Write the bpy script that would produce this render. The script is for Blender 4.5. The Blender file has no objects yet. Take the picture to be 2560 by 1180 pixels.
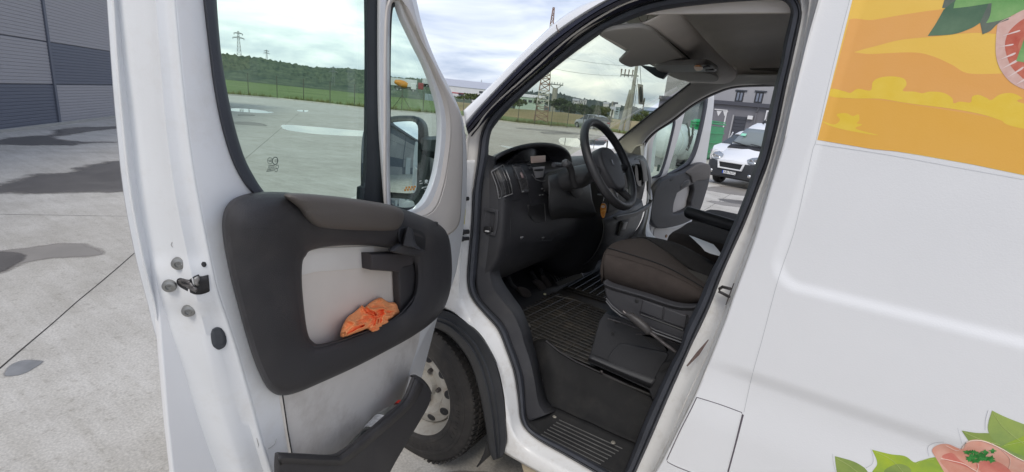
import bpy, bmesh, math, random
from mathutils import Vector, Matrix, noise
random.seed(7)
R = math.radians
C = bpy.context.scene.collection
SC = bpy.context.scene

# ------------------------------------------------------------------ camera
FPX = 1204.0
CX0, CY0 = 1280.0, 590.0
CAMP = Vector((0.0, -1.4, 1.6))
_mx = Vector((-720 - CX0, 53 - CY0, FPX)); _dn = Vector((814 - CX0, 5030 - CY0, FPX)).normalized()
_mx = (_mx - _dn * _mx.dot(_dn)).normalized()
AX = -_mx; AZ = -_dn; AY = AZ.cross(AX)
cam_d = bpy.data.cameras.new('camera'); cam = bpy.data.objects.new('camera', cam_d); C.objects.link(cam)
cam_d.sensor_fit = 'HORIZONTAL'; cam_d.sensor_width = 36.0; cam_d.lens = 36.0 * FPX / 2560.0
cam_d.clip_start = 0.02; cam_d.clip_end = 6000
_M = Matrix(((AX.x, -AX.y, -AX.z), (AY.x, -AY.y, -AY.z), (AZ.x, -AZ.y, -AZ.z)))
cam.matrix_world = Matrix.Translation(CAMP) @ _M.to_4x4()
SC.camera = cam

# ------------------------------------------------------------------ sky and sun
SUN_EL, SUN_AZ = 51.0, 284.0      # azimuth: direction to the sun, degrees from +x towards +y
w = bpy.data.worlds.new('World'); SC.world = w; w.use_nodes = True
nt = w.node_tree; nt.nodes.clear()
def N(t, kind, **kw):
    n = t.nodes.new(kind)
    for k, v in kw.items():
        if k in ('op',): n.operation = v
        elif k.startswith('i_'):
            kk = k[2:]; n.inputs[int(kk) if kk.isdigit() else kk].default_value = v
        else: setattr(n, k, v)
    return n
out = N(nt, 'ShaderNodeOutputWorld')
sky = N(nt, 'ShaderNodeTexSky', sky_type='NISHITA', sun_disc=False)
sky.sun_elevation = R(SUN_EL); sky.sun_rotation = R(90 - SUN_AZ)
bg1 = N(nt, 'ShaderNodeBackground'); bg1.inputs['Strength'].default_value = 0.11
nt.links.new(sky.outputs[0], bg1.inputs['Color'])
geo = N(nt, 'ShaderNodeNewGeometry'); sep = N(nt, 'ShaderNodeSeparateXYZ')
tc = N(nt, 'ShaderNodeTexCoord'); nt.links.new(tc.outputs['Generated'], sep.inputs[0])
def M_(op, a, b=None, c=None, t=nt):
    n = t.nodes.new('ShaderNodeMath'); n.operation = op
    for i, v in enumerate((a, b, c)):
        if v is None: continue
        if isinstance(v, (int, float)): n.inputs[i].default_value = v
        else: t.links.new(v, n.inputs[i])
    return n.outputs[0]
zz = M_('ADD', M_('MAXIMUM', sep.outputs[2], 0.0), 0.16)
cmb = N(nt, 'ShaderNodeCombineXYZ')
nt.links.new(M_('DIVIDE', sep.outputs[0], zz), cmb.inputs[0]); nt.links.new(M_('DIVIDE', sep.outputs[1], zz), cmb.inputs[1])
n1 = N(nt, 'ShaderNodeTexNoise'); n1.inputs['Scale'].default_value = 0.85; n1.inputs['Detail'].default_value = 9; n1.inputs['Roughness'].default_value = 0.55; n1.inputs['Distortion'].default_value = 0.35
nt.links.new(cmb.outputs[0], n1.inputs['Vector'])
n2 = N(nt, 'ShaderNodeTexNoise'); n2.inputs['Scale'].default_value = 0.33; n2.inputs['Detail'].default_value = 3
nt.links.new(cmb.outputs[0], n2.inputs['Vector'])
mixn = M_('ADD', M_('MULTIPLY', n1.outputs[0], 0.62), M_('MULTIPLY', n2.outputs[0], 0.38))
# clouds brighten towards the horizon
mixn = M_('SUBTRACT', mixn, M_('MULTIPLY', M_('MINIMUM', M_('MAXIMUM', sep.outputs[2], 0.0), 0.6), 0.16))
rp = N(nt, 'ShaderNodeValToRGB'); nt.links.new(mixn, rp.inputs[0])
e = rp.color_ramp.elements; e[0].position = 0.39; e[0].color = (.27, .32, .44, 1); e[1].position = 0.61; e[1].color = (.98, .965, .94, 1)
m = rp.color_ramp.elements.new(0.50); m.color = (.58, .61, .68, 1)
bg2 = N(nt, 'ShaderNodeBackground'); bg2.inputs['Strength'].default_value = 0.84
nt.links.new(rp.outputs[0], bg2.inputs['Color'])
mx = N(nt, 'ShaderNodeMixShader'); mx.inputs[0].default_value = 0.90
nt.links.new(bg1.outputs[0], mx.inputs[1]); nt.links.new(bg2.outputs[0], mx.inputs[2]); nt.links.new(mx.outputs[0], out.inputs[0])
sd = bpy.data.lights.new('sun', 'SUN'); sd.energy = 0.8; sd.angle = R(22); sd.color = (1.0, .94, .85)
so = bpy.data.objects.new('sun', sd); C.objects.link(so)
_d = Vector((math.cos(R(SUN_EL)) * math.cos(R(SUN_AZ)), math.cos(R(SUN_EL)) * math.sin(R(SUN_AZ)), math.sin(R(SUN_EL))))
so.rotation_euler = (-_d).to_track_quat('-Z', 'Y').to_euler(); so.location = (0, 0, 30)
SC.view_settings.view_transform = 'Standard'; SC.view_settings.look = 'None'; SC.view_settings.gamma = 1.0
SC.view_settings.exposure = 1.04; SC.view_settings.use_curve_mapping = False
SC.cycles.max_bounces = 12; SC.cycles.diffuse_bounces = 8; SC.cycles.transparent_max_bounces = 24

# ------------------------------------------------------------------ measuring helpers: a line of sight meets a real plane
def ray(px, py):
    x, y, z = px - CX0, py - CY0, FPX
    return Vector((AX.x * x + AX.y * y + AX.z * z, AY.x * x + AY.y * y + AY.z * z, AZ.x * x + AZ.y * y + AZ.z * z))
def onp(px, py, O, Nn):
    r = ray(px, py); return CAMP + r * ((Vector(O) - CAMP).dot(Nn) / r.dot(Nn))
class Frame:
    """a flat working plane: origin, right, up; its normal faces the viewer's side"""
    def __init__(s, O, U, V):
        s.O = Vector(O); s.U = Vector(U).normalized(); s.V = Vector(V).normalized(); s.N = s.U.cross(s.V)
    def at(s, w): return Frame(s.O + s.N * w, s.U, s.V)
    def loc(s, px, py):
        q = onp(px, py, s.O, s.N) - s.O; return (q.dot(s.U), q.dot(s.V))
    def P(s, u, v, w=0.0): return s.O + s.U * u + s.V * v + s.N * w
    def W(s, px, py): return onp(px, py, s.O, s.N)
    def mat(s):
        m = Matrix((s.U, s.V, s.N)).transposed().to_4x4(); m.translation = s.O; return m
def YP(y): return Frame((0, y, 0), (1, 0, 0), (0, 0, 1))       # upright planes along the van; normal faces -y
def XP(x): return Frame((x, 0, 0), (0, 1, 0), (0, 0, 1))       # planes across the van; normal faces +x
def ZP(z): return Frame((0, 0, z), (1, 0, 0), (0, 1, 0))
def ZC(z): return Frame((0, 0, z), (1, 0, 0), (0, -1, 0))      # ceilings: the face looks down
_t = R(75); DU = Vector((math.cos(_t), -math.sin(_t), 0)); DW = Vector((math.sin(_t), math.cos(_t), 0))
DOOR = Frame(Vector((-1.10, -0.02, 0)) + DW * 0.03, -DU, (0, 0, 1))
if DOOR.N.dot(DW) < 0: DOOR = Frame(DOOR.O, DU, (0, 0, 1))
_t = R(76); PU = Vector((math.cos(_t), math.sin(_t), 0)); PDOOR = Frame((-1.05, 2.02, 0), PU, (0, 0, 1))

# ------------------------------------------------------------------ curves in 2D
def smooth2(pts, closed=False, k=10):
    """Catmull-Rom through the points; a third element marks a sharp corner"""
    n = len(pts); o = []
    segs = n if closed else n - 1
    for i in range(segs):
        p1 = pts[i]; p2 = pts[(i + 1) % n]
        p0 = pts[(i - 1) % n] if (closed or i > 0) else p1
        p3 = pts[(i + 2) % n] if (closed or i + 2 < n) else p2
        if len(p1) > 2: p0 = p1
        if len(p2) > 2: p3 = p2
        if len(p1) > 2 and len(p2) > 2: o.append((p1[0], p1[1])); continue
        for j in range(k):
            t = j / k
            o.append(tuple(0.5 * ((2 * p1[a]) + (-p0[a] + p2[a]) * t + (2 * p0[a] - 5 * p1[a] + 4 * p2[a] - p3[a]) * t * t + (-p0[a] + 3 * p1[a] - 3 * p2[a] + p3[a]) * t ** 3) for a in (0, 1)))
    if not closed: o.append((pts[-1][0], pts[-1][1]))
    return o
def resample(p, n, closed=False):
    q = list(p) + ([p[0]] if closed else [])
    L = [0.0]
    for a, b in zip(q, q[1:]): L.append(L[-1] + math.dist(a, b))
    o = []; j = 0; m = n if closed else n - 1
    for i in range(n):
        s = L[-1] * i / m
        while j < len(L) - 2 and L[j + 1] < s: j += 1
        t = (s - L[j]) / max(1e-9, L[j + 1] - L[j]); o.append(tuple(q[j][a] + (q[j + 1][a] - q[j][a]) * t for a in range(len(q[j]))))
    return o

# ------------------------------------------------------------------ materials
MATS = {}
def mat(name, col, rough=.6, metal=0.0, var=0.0, vscale=8.0, bump=0.0, bscale=200.0, spec=.5, coat=0.0, col2=None, dirt=None, dscale=3.0, detail=6):
    if name in MATS: return MATS[name]
    m = bpy.data.materials.new(name); m.use_nodes = True; t = m.node_tree; b = t.nodes['Principled BSDF']
    b.inputs['Base Color'].default_value = (*col, 1); b.inputs['Roughness'].default_value = rough; b.inputs['Metallic'].default_value = metal
    b.inputs['Specular IOR Level'].default_value = spec; b.inputs['Coat Weight'].default_value = coat
    tcn = t.nodes.new('ShaderNodeTexCoord'); src = tcn.outputs['Object']
    last = None
    if var or col2 or dirt:
        n = t.nodes.new('ShaderNodeTexNoise'); n.inputs['Scale'].default_value = vscale; n.inputs['Detail'].default_value = detail; n.inputs['Roughness'].default_value = .6
        t.links.new(src, n.inputs['Vector'])
        r = t.nodes.new('ShaderNodeValToRGB'); t.links.new(n.outputs[0], r.inputs[0])
        a = tuple(c * (1 - var) for c in col); z = col2 if col2 else tuple(min(1, c * (1 + var)) for c in col)
        r.color_ramp.elements[0].position = .3; r.color_ramp.elements[0].color = (*a, 1); r.color_ramp.elements[1].position = .7; r.color_ramp.elements[1].color = (*z, 1)
        last = r.outputs[0]
        if dirt:
            n = t.nodes.new('ShaderNodeTexNoise'); n.inputs['Scale'].default_value = dscale; n.inputs['Detail'].default_value = 10; n.inputs['Roughness'].default_value = .72
            t.links.new(src, n.inputs['Vector'])
            r2 = t.nodes.new('ShaderNodeMapRange'); r2.inputs[1].default_value = .50; r2.inputs[2].default_value = .78; t.links.new(n.outputs[0], r2.inputs[0])
            mxx = t.nodes.new('ShaderNodeMix'); mxx.data_type = 'RGBA'; t.links.new(r2.outputs[0], mxx.inputs[0]); t.links.new(last, mxx.inputs[6]); mxx.inputs[7].default_value = (*dirt, 1)
            last = mxx.outputs[2]
        t.links.new(last, b.inputs['Base Color'])
        rr = t.nodes.new('ShaderNodeMapRange'); rr.inputs[3].default_value = max(.02, rough - .08); rr.inputs[4].default_value = min(1, rough + .1)
        t.links.new(n.outputs[0], rr.inputs[0]); t.links.new(rr.outputs[0], b.inputs['Roughness'])
    if bump:
        n = t.nodes.new('ShaderNodeTexNoise'); n.inputs['Scale'].default_value = bscale; n.inputs['Detail'].default_value = 3; t.links.new(src, n.inputs['Vector'])
        bp = t.nodes.new('ShaderNodeBump'); bp.inputs['Strength'].default_value = bump; bp.inputs['Distance'].default_value = .002
        t.links.new(n.outputs[0], bp.inputs['Height']); t.links.new(bp.outputs[0], b.inputs['Normal'])
    MATS[name] = m; return m
def glass(name, tint, refl=1.0, haze=0.0):
    if name in MATS: return MATS[name]
    m = bpy.data.materials.new(name); m.use_nodes = True; t = m.node_tree; t.nodes.clear()
    o = t.nodes.new('ShaderNodeOutputMaterial'); tr = t.nodes.new('ShaderNodeBsdfTransparent'); tr.inputs[0].default_value = (*tint, 1)
    gl = t.nodes.new('ShaderNodeBsdfGlossy'); gl.inputs['Roughness'].default_value = .01
    lw = t.nodes.new('ShaderNodeLayerWeight'); lw.inputs['Blend'].default_value = .5
    pw = t.nodes.new('ShaderNodeMath'); pw.operation = 'POWER'; pw.inputs[1].default_value = 5; t.links.new(lw.outputs['Facing'], pw.inputs[0])
    ml = t.nodes.new('ShaderNodeMath'); ml.operation = 'MULTIPLY_ADD'; ml.inputs[1].default_value = .9 * refl; ml.inputs[2].default_value = .022 * refl; t.links.new(pw.outputs[0], ml.inputs[0])
    mx = t.nodes.new('ShaderNodeMixShader'); t.links.new(ml.outputs[0], mx.inputs[0]); t.links.new(tr.outputs[0], mx.inputs[1]); t.links.new(gl.outputs[0], mx.inputs[2])
    last = mx.outputs[0]
    if haze:
        df = t.nodes.new('ShaderNodeBsdfDiffuse'); df.inputs[0].default_value = (.7, .72, .66, 1); m2 = t.nodes.new('ShaderNodeMixShader')
        n = t.nodes.new('ShaderNodeTexNoise'); n.inputs['Scale'].default_value = 5; n.inputs['Detail'].default_value = 8
        rr = t.nodes.new('ShaderNodeMapRange'); rr.inputs[1].default_value = .35; rr.inputs[2].default_value = .75; rr.inputs[4].default_value = haze; t.links.new(n.outputs[0], rr.inputs[0]); t.links.new(rr.outputs[0], m2.inputs[0])
        t.links.new(last, m2.inputs[1]); t.links.new(df.outputs[0], m2.inputs[2]); last = m2.outputs[0]
    t.links.new(last, o.inputs[0]); MATS[name] = m; return m
white = mat('white_paint', (.80, .80, .805), .33, var=.02, vscale=2, coat=.4, bump=.05, bscale=350)
bodyw = mat('white_film_body', (.79, .795, .81), .34, var=.015, vscale=3, bump=.16, bscale=260, coat=.2)
doorw = mat('white_door_inner_paint', (.78, .79, .80), .4, var=.02, vscale=4, coat=.3, bump=.08, bscale=300, dirt=(.70, .69, .67), dscale=9)
sillw = mat('white_scuffed_sill_paint', (.78, .775, .765), .42, var=.02, vscale=4, coat=.3, dirt=(.60, .57, .53), dscale=14)
beige = mat('beige_trim_plastic', (.63, .585, .54), .55, var=.03, vscale=5, bump=.2, bscale=400)
lowp = mat('pale_grey_door_board', (.64, .61, .575), .6, var=.05, vscale=6, bump=.2, bscale=500, dirt=(.45, .41, .37), dscale=7)
dark = mat('dark_grey_plastic', (.036, .034, .037), .50, var=.15, vscale=10, bump=.7, bscale=900, dirt=(.058, .054, .052), dscale=5)
dash_m = mat('dash_black_plastic', (.032, .032, .036), .42, var=.12, vscale=10, bump=.4, bscale=600)
black = mat('black_plastic', (.020, .020, .022), .5, var=.2, vscale=20)
rub = mat('door_seal_rubber', (.048, .052, .064), .55, var=.15, vscale=12, bump=.2, bscale=300)
rubd = mat('black_window_rubber', (.022, .028, .034), .55, var=.15, vscale=12)
pad = mat('brown_grey_armrest_vinyl', (.105, .092, .083), .55, var=.06, vscale=10, bump=.5, bscale=600)
fab = mat('brown_grey_seat_fabric', (.054, .044, .040), .9, var=.14, vscale=30, bump=.8, bscale=900, spec=.2)
fabd = mat('charcoal_seat_fabric', (.030, .029, .030), .9, var=.14, vscale=30, bump=.8, bscale=900, spec=.2)
head = mat('grey_headliner', (.78, .73, .68), .95, var=.05, vscale=6, bump=.5, bscale=500, spec=.1)
headg = mat('grey_pillar_trim', (.60, .565, .51), .7, var=.04, vscale=6, bump=.3, bscale=500)
steel = mat('dull_steel', (.45, .45, .44), .4, metal=.9, var=.1, vscale=30)
steeld = mat('dark_latch_steel', (.11, .10, .10), .4, metal=.7, var=.4, vscale=60)
matr = mat('rubber_floor_mat', (.022, .021, .020), .5, var=.3, vscale=20, dirt=(.075, .06, .045), dscale=12)
well = mat('dusty_step_plastic', (.013, .013, .014), .62, spec=.22, var=.15, vscale=8, bump=.4, bscale=500, dirt=(.032, .030, .028), dscale=7)
tyre_m = mat('tyre_rubber', (.034, .031, .029), .75, var=.15, vscale=20, dirt=(.07, .06, .052), dscale=10)
rim_m = mat('painted_steel_rim', (.42, .40, .36), .5, metal=.2, var=.08, vscale=8, dirt=(.20, .14, .09), dscale=16)
g_side = glass('green_side_glass', (.865, .945, .895))
g_ws = glass('windscreen_glass', (.93, .955, .885), .5, haze=.006)
g_dark = glass('dark_car_glass', (.35, .40, .42), 1.6)

# ------------------------------------------------------------------ object helpers
WO = {}
def wo(p): return WO.get(p.name, Vector((0, 0, 0))) if p else Vector((0, 0, 0))
def fin(name, me, m, parent=None, smooth=True, angle=35, kind=None, label=None, recenter=True):
    bm = bmesh.new(); bm.from_mesh(me); bmesh.ops.remove_doubles(bm, verts=bm.verts, dist=1e-5); bmesh.ops.recalc_face_normals(bm, faces=bm.faces); bm.to_mesh(me); bm.free()
    if smooth:
        me.polygons.foreach_set('use_smooth', [True] * len(me.polygons))
        try: me.set_sharp_from_angle(angle=R(angle))
        except Exception: pass
    c = Vector((0, 0, 0))
    if recenter and len(me.vertices):
        xs = [v.co for v in me.vertices]; c = Vector([(min(p[i] for p in xs) + max(p[i] for p in xs)) / 2 for i in range(3)])
        if parent is None: c.z = min(p.z for p in xs)
        me.transform(Matrix.Translation(-c))
    o = bpy.data.objects.new(name, me); C.objects.link(o)
    if m is not None:
        for q in (m if isinstance(m, (list, tuple)) else [m]): me.materials.append(q)
    o.location = c - wo(parent); WO[o.name] = c.copy()
    if parent: o.parent = parent
    if kind: o['kind'] = kind
    if label: o['label'] = label
    return o
def root(name, loc, label, cat, group=None, rz=0):
    o = bpy.data.objects.new(name, None); C.objects.link(o); o.location = loc; o.rotation_euler = (0, 0, rz); o.empty_display_size = .1
    WO[o.name] = Vector(loc); o['label'] = label; o['category'] = cat
    if group: o['group'] = group
    return o
def tag(o, label, cat, group=None):
    o['label'] = label; o['category'] = cat
    if group: o['group'] = group
    return o
def pyd(vs, fs):
    me = bpy.data.meshes.new('m'); me.from_pydata([tuple(v) for v in vs], [], fs); return me
def grid_me(rows, closed=False):
    n = len(rows[0]); vs = [p for r in rows for p in r]; fs = []
    for i in range(len(rows) - 1):
        for j in range(n if closed else n - 1):
            a = i * n + j; b = i * n + (j + 1) % n; fs.append((a, b, b + n, a + n))
    return pyd(vs, fs)
def surf(name, rows, m, parent=None, closed=False, thick=0.0, off=0.0, sub=0, **kw):
    o = fin(name, grid_me(rows, closed), m, parent, **kw)
    if thick:
        md = o.modifiers.new('s', 'SOLIDIFY'); md.thickness = thick; md.offset = off
    if sub:
        md = o.modifiers.new('u', 'SUBSURF'); md.levels = sub; md.render_levels = sub
    return o
def strip(name, curves, m, parent=None, n=60, thick=0.004, closed=False, off=0, sub=0, **kw):
    """band between traced lines, each lying in its own plane: (points, Frame)"""
    rows = []
    for pts, fr in curves:
        q = resample(smooth2(pts, closed), n, closed); rows.append([fr.W(*p) for p in q])
    return surf(name, rows, m, parent, closed=closed, thick=thick, off=off, sub=sub, **kw)
def plate_uv(name, outl, fr, thick, m, parent=None, holes=(), bevel=.003, bres=2, **kw):
    """flat board with outline given in the frame's own metres; its face lies on the frame, thickness behind"""
    cu = bpy.data.curves.new('c', 'CURVE'); cu.dimensions = '2D'; cu.fill_mode = 'BOTH'
    for loop in [outl] + list(holes):
        sp = cu.splines.new('POLY'); sp.points.add(len(loop) - 1); sp.use_cyclic_u = True
        for i, p in enumerate(loop): sp.points[i].co = (p[0], p[1], 0, 1)
    bevel = min(bevel, thick * .49); cu.bevel_depth = bevel; cu.bevel_resolution = bres; cu.extrude = max(0, thick / 2 - bevel); cu.offset = -bevel
    o = bpy.data.objects.new('c', cu); me = bpy.data.meshes.new_from_object(o); bpy.data.objects.remove(o); bpy.data.curves.remove(cu)
    me.transform(fr.mat() @ Matrix.Translation((0, 0, -thick / 2))); me.materials.clear()
    return fin(name, me, m, parent, **kw)
def plate(name, pts, fr, thick, m, parent=None, holes=(), sm=True, k=6, **kw):
    f = lambda P: [fr.loc(*p) for p in (smooth2(P, True, k) if sm else [(q[0], q[1]) for q in P])]
    return plate_uv(name, f(pts), fr, thick, m, parent, [f(h) for h in holes], **kw)
from mathutils.geometry import delaunay_2d_cdt
def fill2d(pts, step=None, clip=None):
    """robust triangulated fill of a 2D outline; returns a bmesh in the xy plane"""
    n = len(pts); r = delaunay_2d_cdt([Vector(p[:2]) for p in pts], [(i, (i + 1) % n) for i in range(n)], [], 1, 1e-7)
    bm = bmesh.new(); vs = [bm.verts.new((v.x, v.y, 0)) for v in r[0]]
    for f in r[2]:
        try: bm.faces.new([vs[i] for i in f])
        except ValueError: pass
    return bm
def boxm(bm, c, s, rot=None):
    M = Matrix.Translation(c) @ (rot.to_4x4() if rot else Matrix.Identity(4)) @ Matrix.Diagonal((*s, 1)); bmesh.ops.create_cube(bm, size=1, matrix=M)
def bmo(name, bm, m, parent=None, bevel=0, seg=2, **kw):
    me = bpy.data.meshes.new('m'); bm.to_mesh(me); bm.free(); o = fin(name, me, m, parent, **kw)
    if bevel:
        md = o.modifiers.new('b', 'BEVEL'); md.width = bevel; md.segments = seg; md.limit_method = 'ANGLE'
    return o
def box(name, c, s, m, parent=None, rot=None, bevel=.004, **kw):
    bm = bmesh.new(); boxm(bm, Vector(c), s, rot); return bmo(name, bm, m, parent, bevel, **kw)
def fbox(name, fr, u0, u1, v0, v1, w0, w1, m, parent=None, bevel=.004, **kw):
    """box in a frame's own axes"""
    bm = bmesh.new(); bmesh.ops.create_cube(bm, size=1, matrix=fr.mat() @ Matrix.Translation(((u0 + u1) / 2, (v0 + v1) / 2, (w0 + w1) / 2)) @ Matrix.Diagonal((u1 - u0, v1 - v0, w1 - w0, 1)))
    return bmo(name, bm, m, parent, bevel, **kw)
def tube_rows(pts, r, n=10):
    pts = [Vector(p) for p in pts]; rows = []; up = Vector((0, 0, 1))
    for i, p in enumerate(pts):
        d = (pts[min(i + 1, len(pts) - 1)] - pts[max(i - 1, 0)]).normalized()
        a = d.cross(up if abs(d.z) < .95 else Vector((1, 0, 0))).normalized(); b = d.cross(a); rr = r[i] if isinstance(r, (list, tuple)) else r
        rows.append([p + a * math.cos(2 * math.pi * j / n) * rr + b * math.sin(2 * math.pi * j / n) * rr for j in range(n)])
    return rows
def tube_into(bm, pts, r, n=8, cap=True):
    rows = tube_rows(pts, r, n); V = [[bm.verts.new(p) for p in rw] for rw in rows]
    for a, b in zip(V, V[1:]):
        for j in range(n): bm.faces.new((a[j], a[(j + 1) % n], b[(j + 1) % n], b[j]))
    if cap: bm.faces.new(V[0]); bm.faces.new(V[-1])
def tube(name, pts, r, m, parent=None, n=10, **kw):
    bm = bmesh.new(); tube_into(bm, pts, r, n); return bmo(name, bm, m, parent, **kw)
def lathe_me(prof, M, n=48):
    """profile of (radius, height) turned about the z axis of matrix M"""
    rows = [[M @ Vector((r * math.cos(2 * math.pi * j / n), r * math.sin(2 * math.pi * j / n), h)) for j in range(n)] for r, h in prof]
    return grid_me(rows, True)
def loft(name, secs, m, parent=None, cap=True, sub=0, closed=True, **kw):
    me = grid_me(secs, closed)
    if cap:
        bm = bmesh.new(); bm.from_mesh(me); bm.verts.ensure_lookup_table(); n = len(secs[0])
        bm.faces.new([bm.verts[i] for i in range(n)]); bm.faces.new([bm.verts[len(secs) * n - n + i] for i in range(n)]); bm.to_mesh(me); bm.free()
    o = fin(name, me, m, parent, **kw)
    if sub:
        md = o.modifiers.new('u', 'SUBSURF'); md.levels = sub; md.render_levels = sub
    return o
def text(name, s, fr, u, v, size, m, parent, mirror=False, ext=.0003):
    cu = bpy.data.curves.new('t', 'FONT'); cu.body = s; cu.size = size; cu.extrude = ext; cu.resolution_u = 2
    o = bpy.data.objects.new('t', cu); me = bpy.data.meshes.new_from_object(o); bpy.data.objects.remove(o)
    me.transform(fr.mat() @ Matrix.Translation((u, v, 0)) @ Matrix.Diagonal((-1 if mirror else 1, 1, 1, 1))); me.materials.clear()
    return fin(name, me, m, parent, smooth=False)
def copy_tree(o, parent=None):
    c = o.copy(); C.objects.link(c)
    if parent: c.parent = parent
    for ch in list(o.children): copy_tree(ch, c)
    return c
from mathutils.bvhtree import BVHTree
class Skin:
    """lets small parts lie exactly on a finished surface"""
    def __init__(s, o):
        base = WO.get(o.name, Vector()); s.t = BVHTree.FromPolygons([v.co + base for v in o.data.vertices], [tuple(p.vertices) for p in o.data.polygons])
    def W(s, px, py, off=.001, lift=0.0):
        r = ray(px, py).normalized(); h = s.t.ray_cast(CAMP, r)
        if h[0] is None:
            h = s.t.find_nearest(CAMP + r * 1.2)
        n = h[1] if h[1].dot(r) < 0 else -h[1]
        return h[0] + n * off
    def line(s, nm, pts, r, m, parent, off=.0003, n=30, seg=5):
        d = resample(smooth2(pts), n); return tube(nm, [s.W(p[0], p[1], off) for p in d], r, m, parent, seg)
    def patch(s, nm, pts, m, parent, off=.0012, sm=True, th=.0008, cell=6, **kw):
        bm = fill2d(smooth2(pts, True, 5) if sm else pts)
        for ax in (0, 1):
            lo = min(v.co[ax] for v in bm.verts); hi = max(v.co[ax] for v in bm.verts); v_ = lo + cell
            while v_ < hi:
                co = Vector((0, 0, 0)); co[ax] = v_; no = Vector((0, 0, 0)); no[ax] = 1; bmesh.ops.bisect_plane(bm, geom=bm.verts[:] + bm.edges[:] + bm.faces[:], plane_co=co, plane_no=no); v_ += cell
        for v in bm.verts: v.co = s.W(v.co.x, v.co.y, off)
        o = bmo(nm, bm, m, parent, **kw); md = o.modifiers.new('s', 'SOLIDIFY'); md.thickness = th; md.offset = 0; return o
def rrect(u0, u1, v0, v1, r, k=4):
    o = []
    for cx, cy, a in ((u1 - r, v1 - r, 0), (u0 + r, v1 - r, 90), (u0 + r, v0 + r, 180), (u1 - r, v0 + r, 270)):
        for i in range(k + 1): t = R(a + 90 * i / k); o.append((cx + r * math.cos(t), cy + r * math.sin(t)))
    return o
# ------------------------------------------------------------------ ground
GZ = ZP(0.0)
def gp(px, py, z=0.0): return onp(px, py, Vector((0, 0, z)), Vector((0, 0, 1)))
def gplane(name, loops, z, m, kind='structure', label=None):
    """thin horizontal sheet from world xy outline"""
    bm = bmesh.new(); vs = [bm.verts.new((p[0], p[1], z)) for p in loops]; f = bm.faces.new(vs)
    if f.normal.z < 0: bmesh.ops.reverse_faces(bm, faces=[f])
    bmesh.ops.triangulate(bm, faces=bm.faces)
    return bmo(name, bm, m, None, smooth=False, kind=kind, label=label)

conc = bpy.data.materials.new('weathered_concrete'); conc.use_nodes = True; t = conc.node_tree; b = t.nodes['Principled BSDF']
tcn = t.nodes.new('ShaderNodeTexCoord')
def nz(scale, detail, rough=.6, dist=0, sc=None):
    n = t.nodes.new('ShaderNodeTexNoise'); n.inputs['Scale'].default_value = scale; n.inputs['Detail'].default_value = detail; n.inputs['Roughness'].default_value = rough; n.inputs['Distortion'].default_value = dist
    if sc:
        mp = t.nodes.new('ShaderNodeMapping'); mp.inputs['Scale'].default_value = sc; mp.inputs['Rotation'].default_value = (0, 0, R(38)); t.links.new(tcn.outputs['Object'], mp.inputs[0]); t.links.new(mp.outputs[0], n.inputs['Vector'])
    else: t.links.new(tcn.outputs['Object'], n.inputs['Vector'])
    return n.outputs[0]
def ramp(src, stops):
    r = t.nodes.new('ShaderNodeValToRGB'); t.links.new(src, r.inputs[0]); el = r.color_ramp.elements
    el[0].position, el[0].color = stops[0][0], (*stops[0][1], 1); el[1].position, el[1].color = stops[-1][0], (*stops[-1][1], 1)
    for p, c in stops[1:-1]: q = el.new(p); q.color = (*c, 1)
    return r.outputs[0]
def mixc(f, a, c, mode='MIX'):
    x = t.nodes.new('ShaderNodeMix'); x.data_type = 'RGBA'; x.blend_type = mode
    for i, v in ((0, f), (6, a), (7, c)):
        if isinstance(v, (int, float)): x.inputs[i].default_value = v
        elif isinstance(v, tuple): x.inputs[i].default_value = (*v, 1)
        else: t.links.new(v, x.inputs[i])
    return x.outputs[2]
base = ramp(nz(.35, 6), [(.3, (.475, .445, .395)), (.5, (.53, .50, .45)), (.7, (.58, .55, .50))])
mid = ramp(nz(2.2, 9, .65), [(.35, (.86, .852, .838)), (.62, (1.04, 1.04, 1.04))])
streak = ramp(nz(1.3, 6, .6, 0, (1.0, 9.0, 1.0)), [(.35, (.93, .925, .91)), (.6, (1.03, 1.03, 1.03))])
grain = ramp(nz(90, 3), [(.3, (.78, .78, .78)), (.7, (1.14, 1.14, 1.14))])
pores = ramp(nz(22, 6, .75), [(.34, (.76, .75, .73)), (.46, (1, 1, 1))])
c_ = mixc(1, mixc(1, mixc(1, mixc(1, base, mid, 'MULTIPLY'), streak, 'MULTIPLY'), grain, 'MULTIPLY'), pores, 'MULTIPLY')
# wide damp patches whose edges wander
damp = t.nodes.new('ShaderNodeMapRange'); t.links.new(nz(.16, 5, .55), damp.inputs[0]); damp.inputs[1].default_value = .60; damp.inputs[2].default_value = .66; damp.inputs[4].default_value = .10
c_ = mixc(damp.outputs[0], c_, (.22, .20, .18))
t.links.new(c_, b.inputs['Base Color']); b.inputs['Roughness'].default_value = .8; b.inputs['Specular IOR Level'].default_value = .35
bp = t.nodes.new('ShaderNodeBump'); bp.inputs['Strength'].default_value = .5; bp.inputs['Distance'].default_value = .004; t.links.new(nz(25, 8, .7), bp.inputs['Height']); t.links.new(bp.outputs[0], b.inputs['Normal'])

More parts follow.
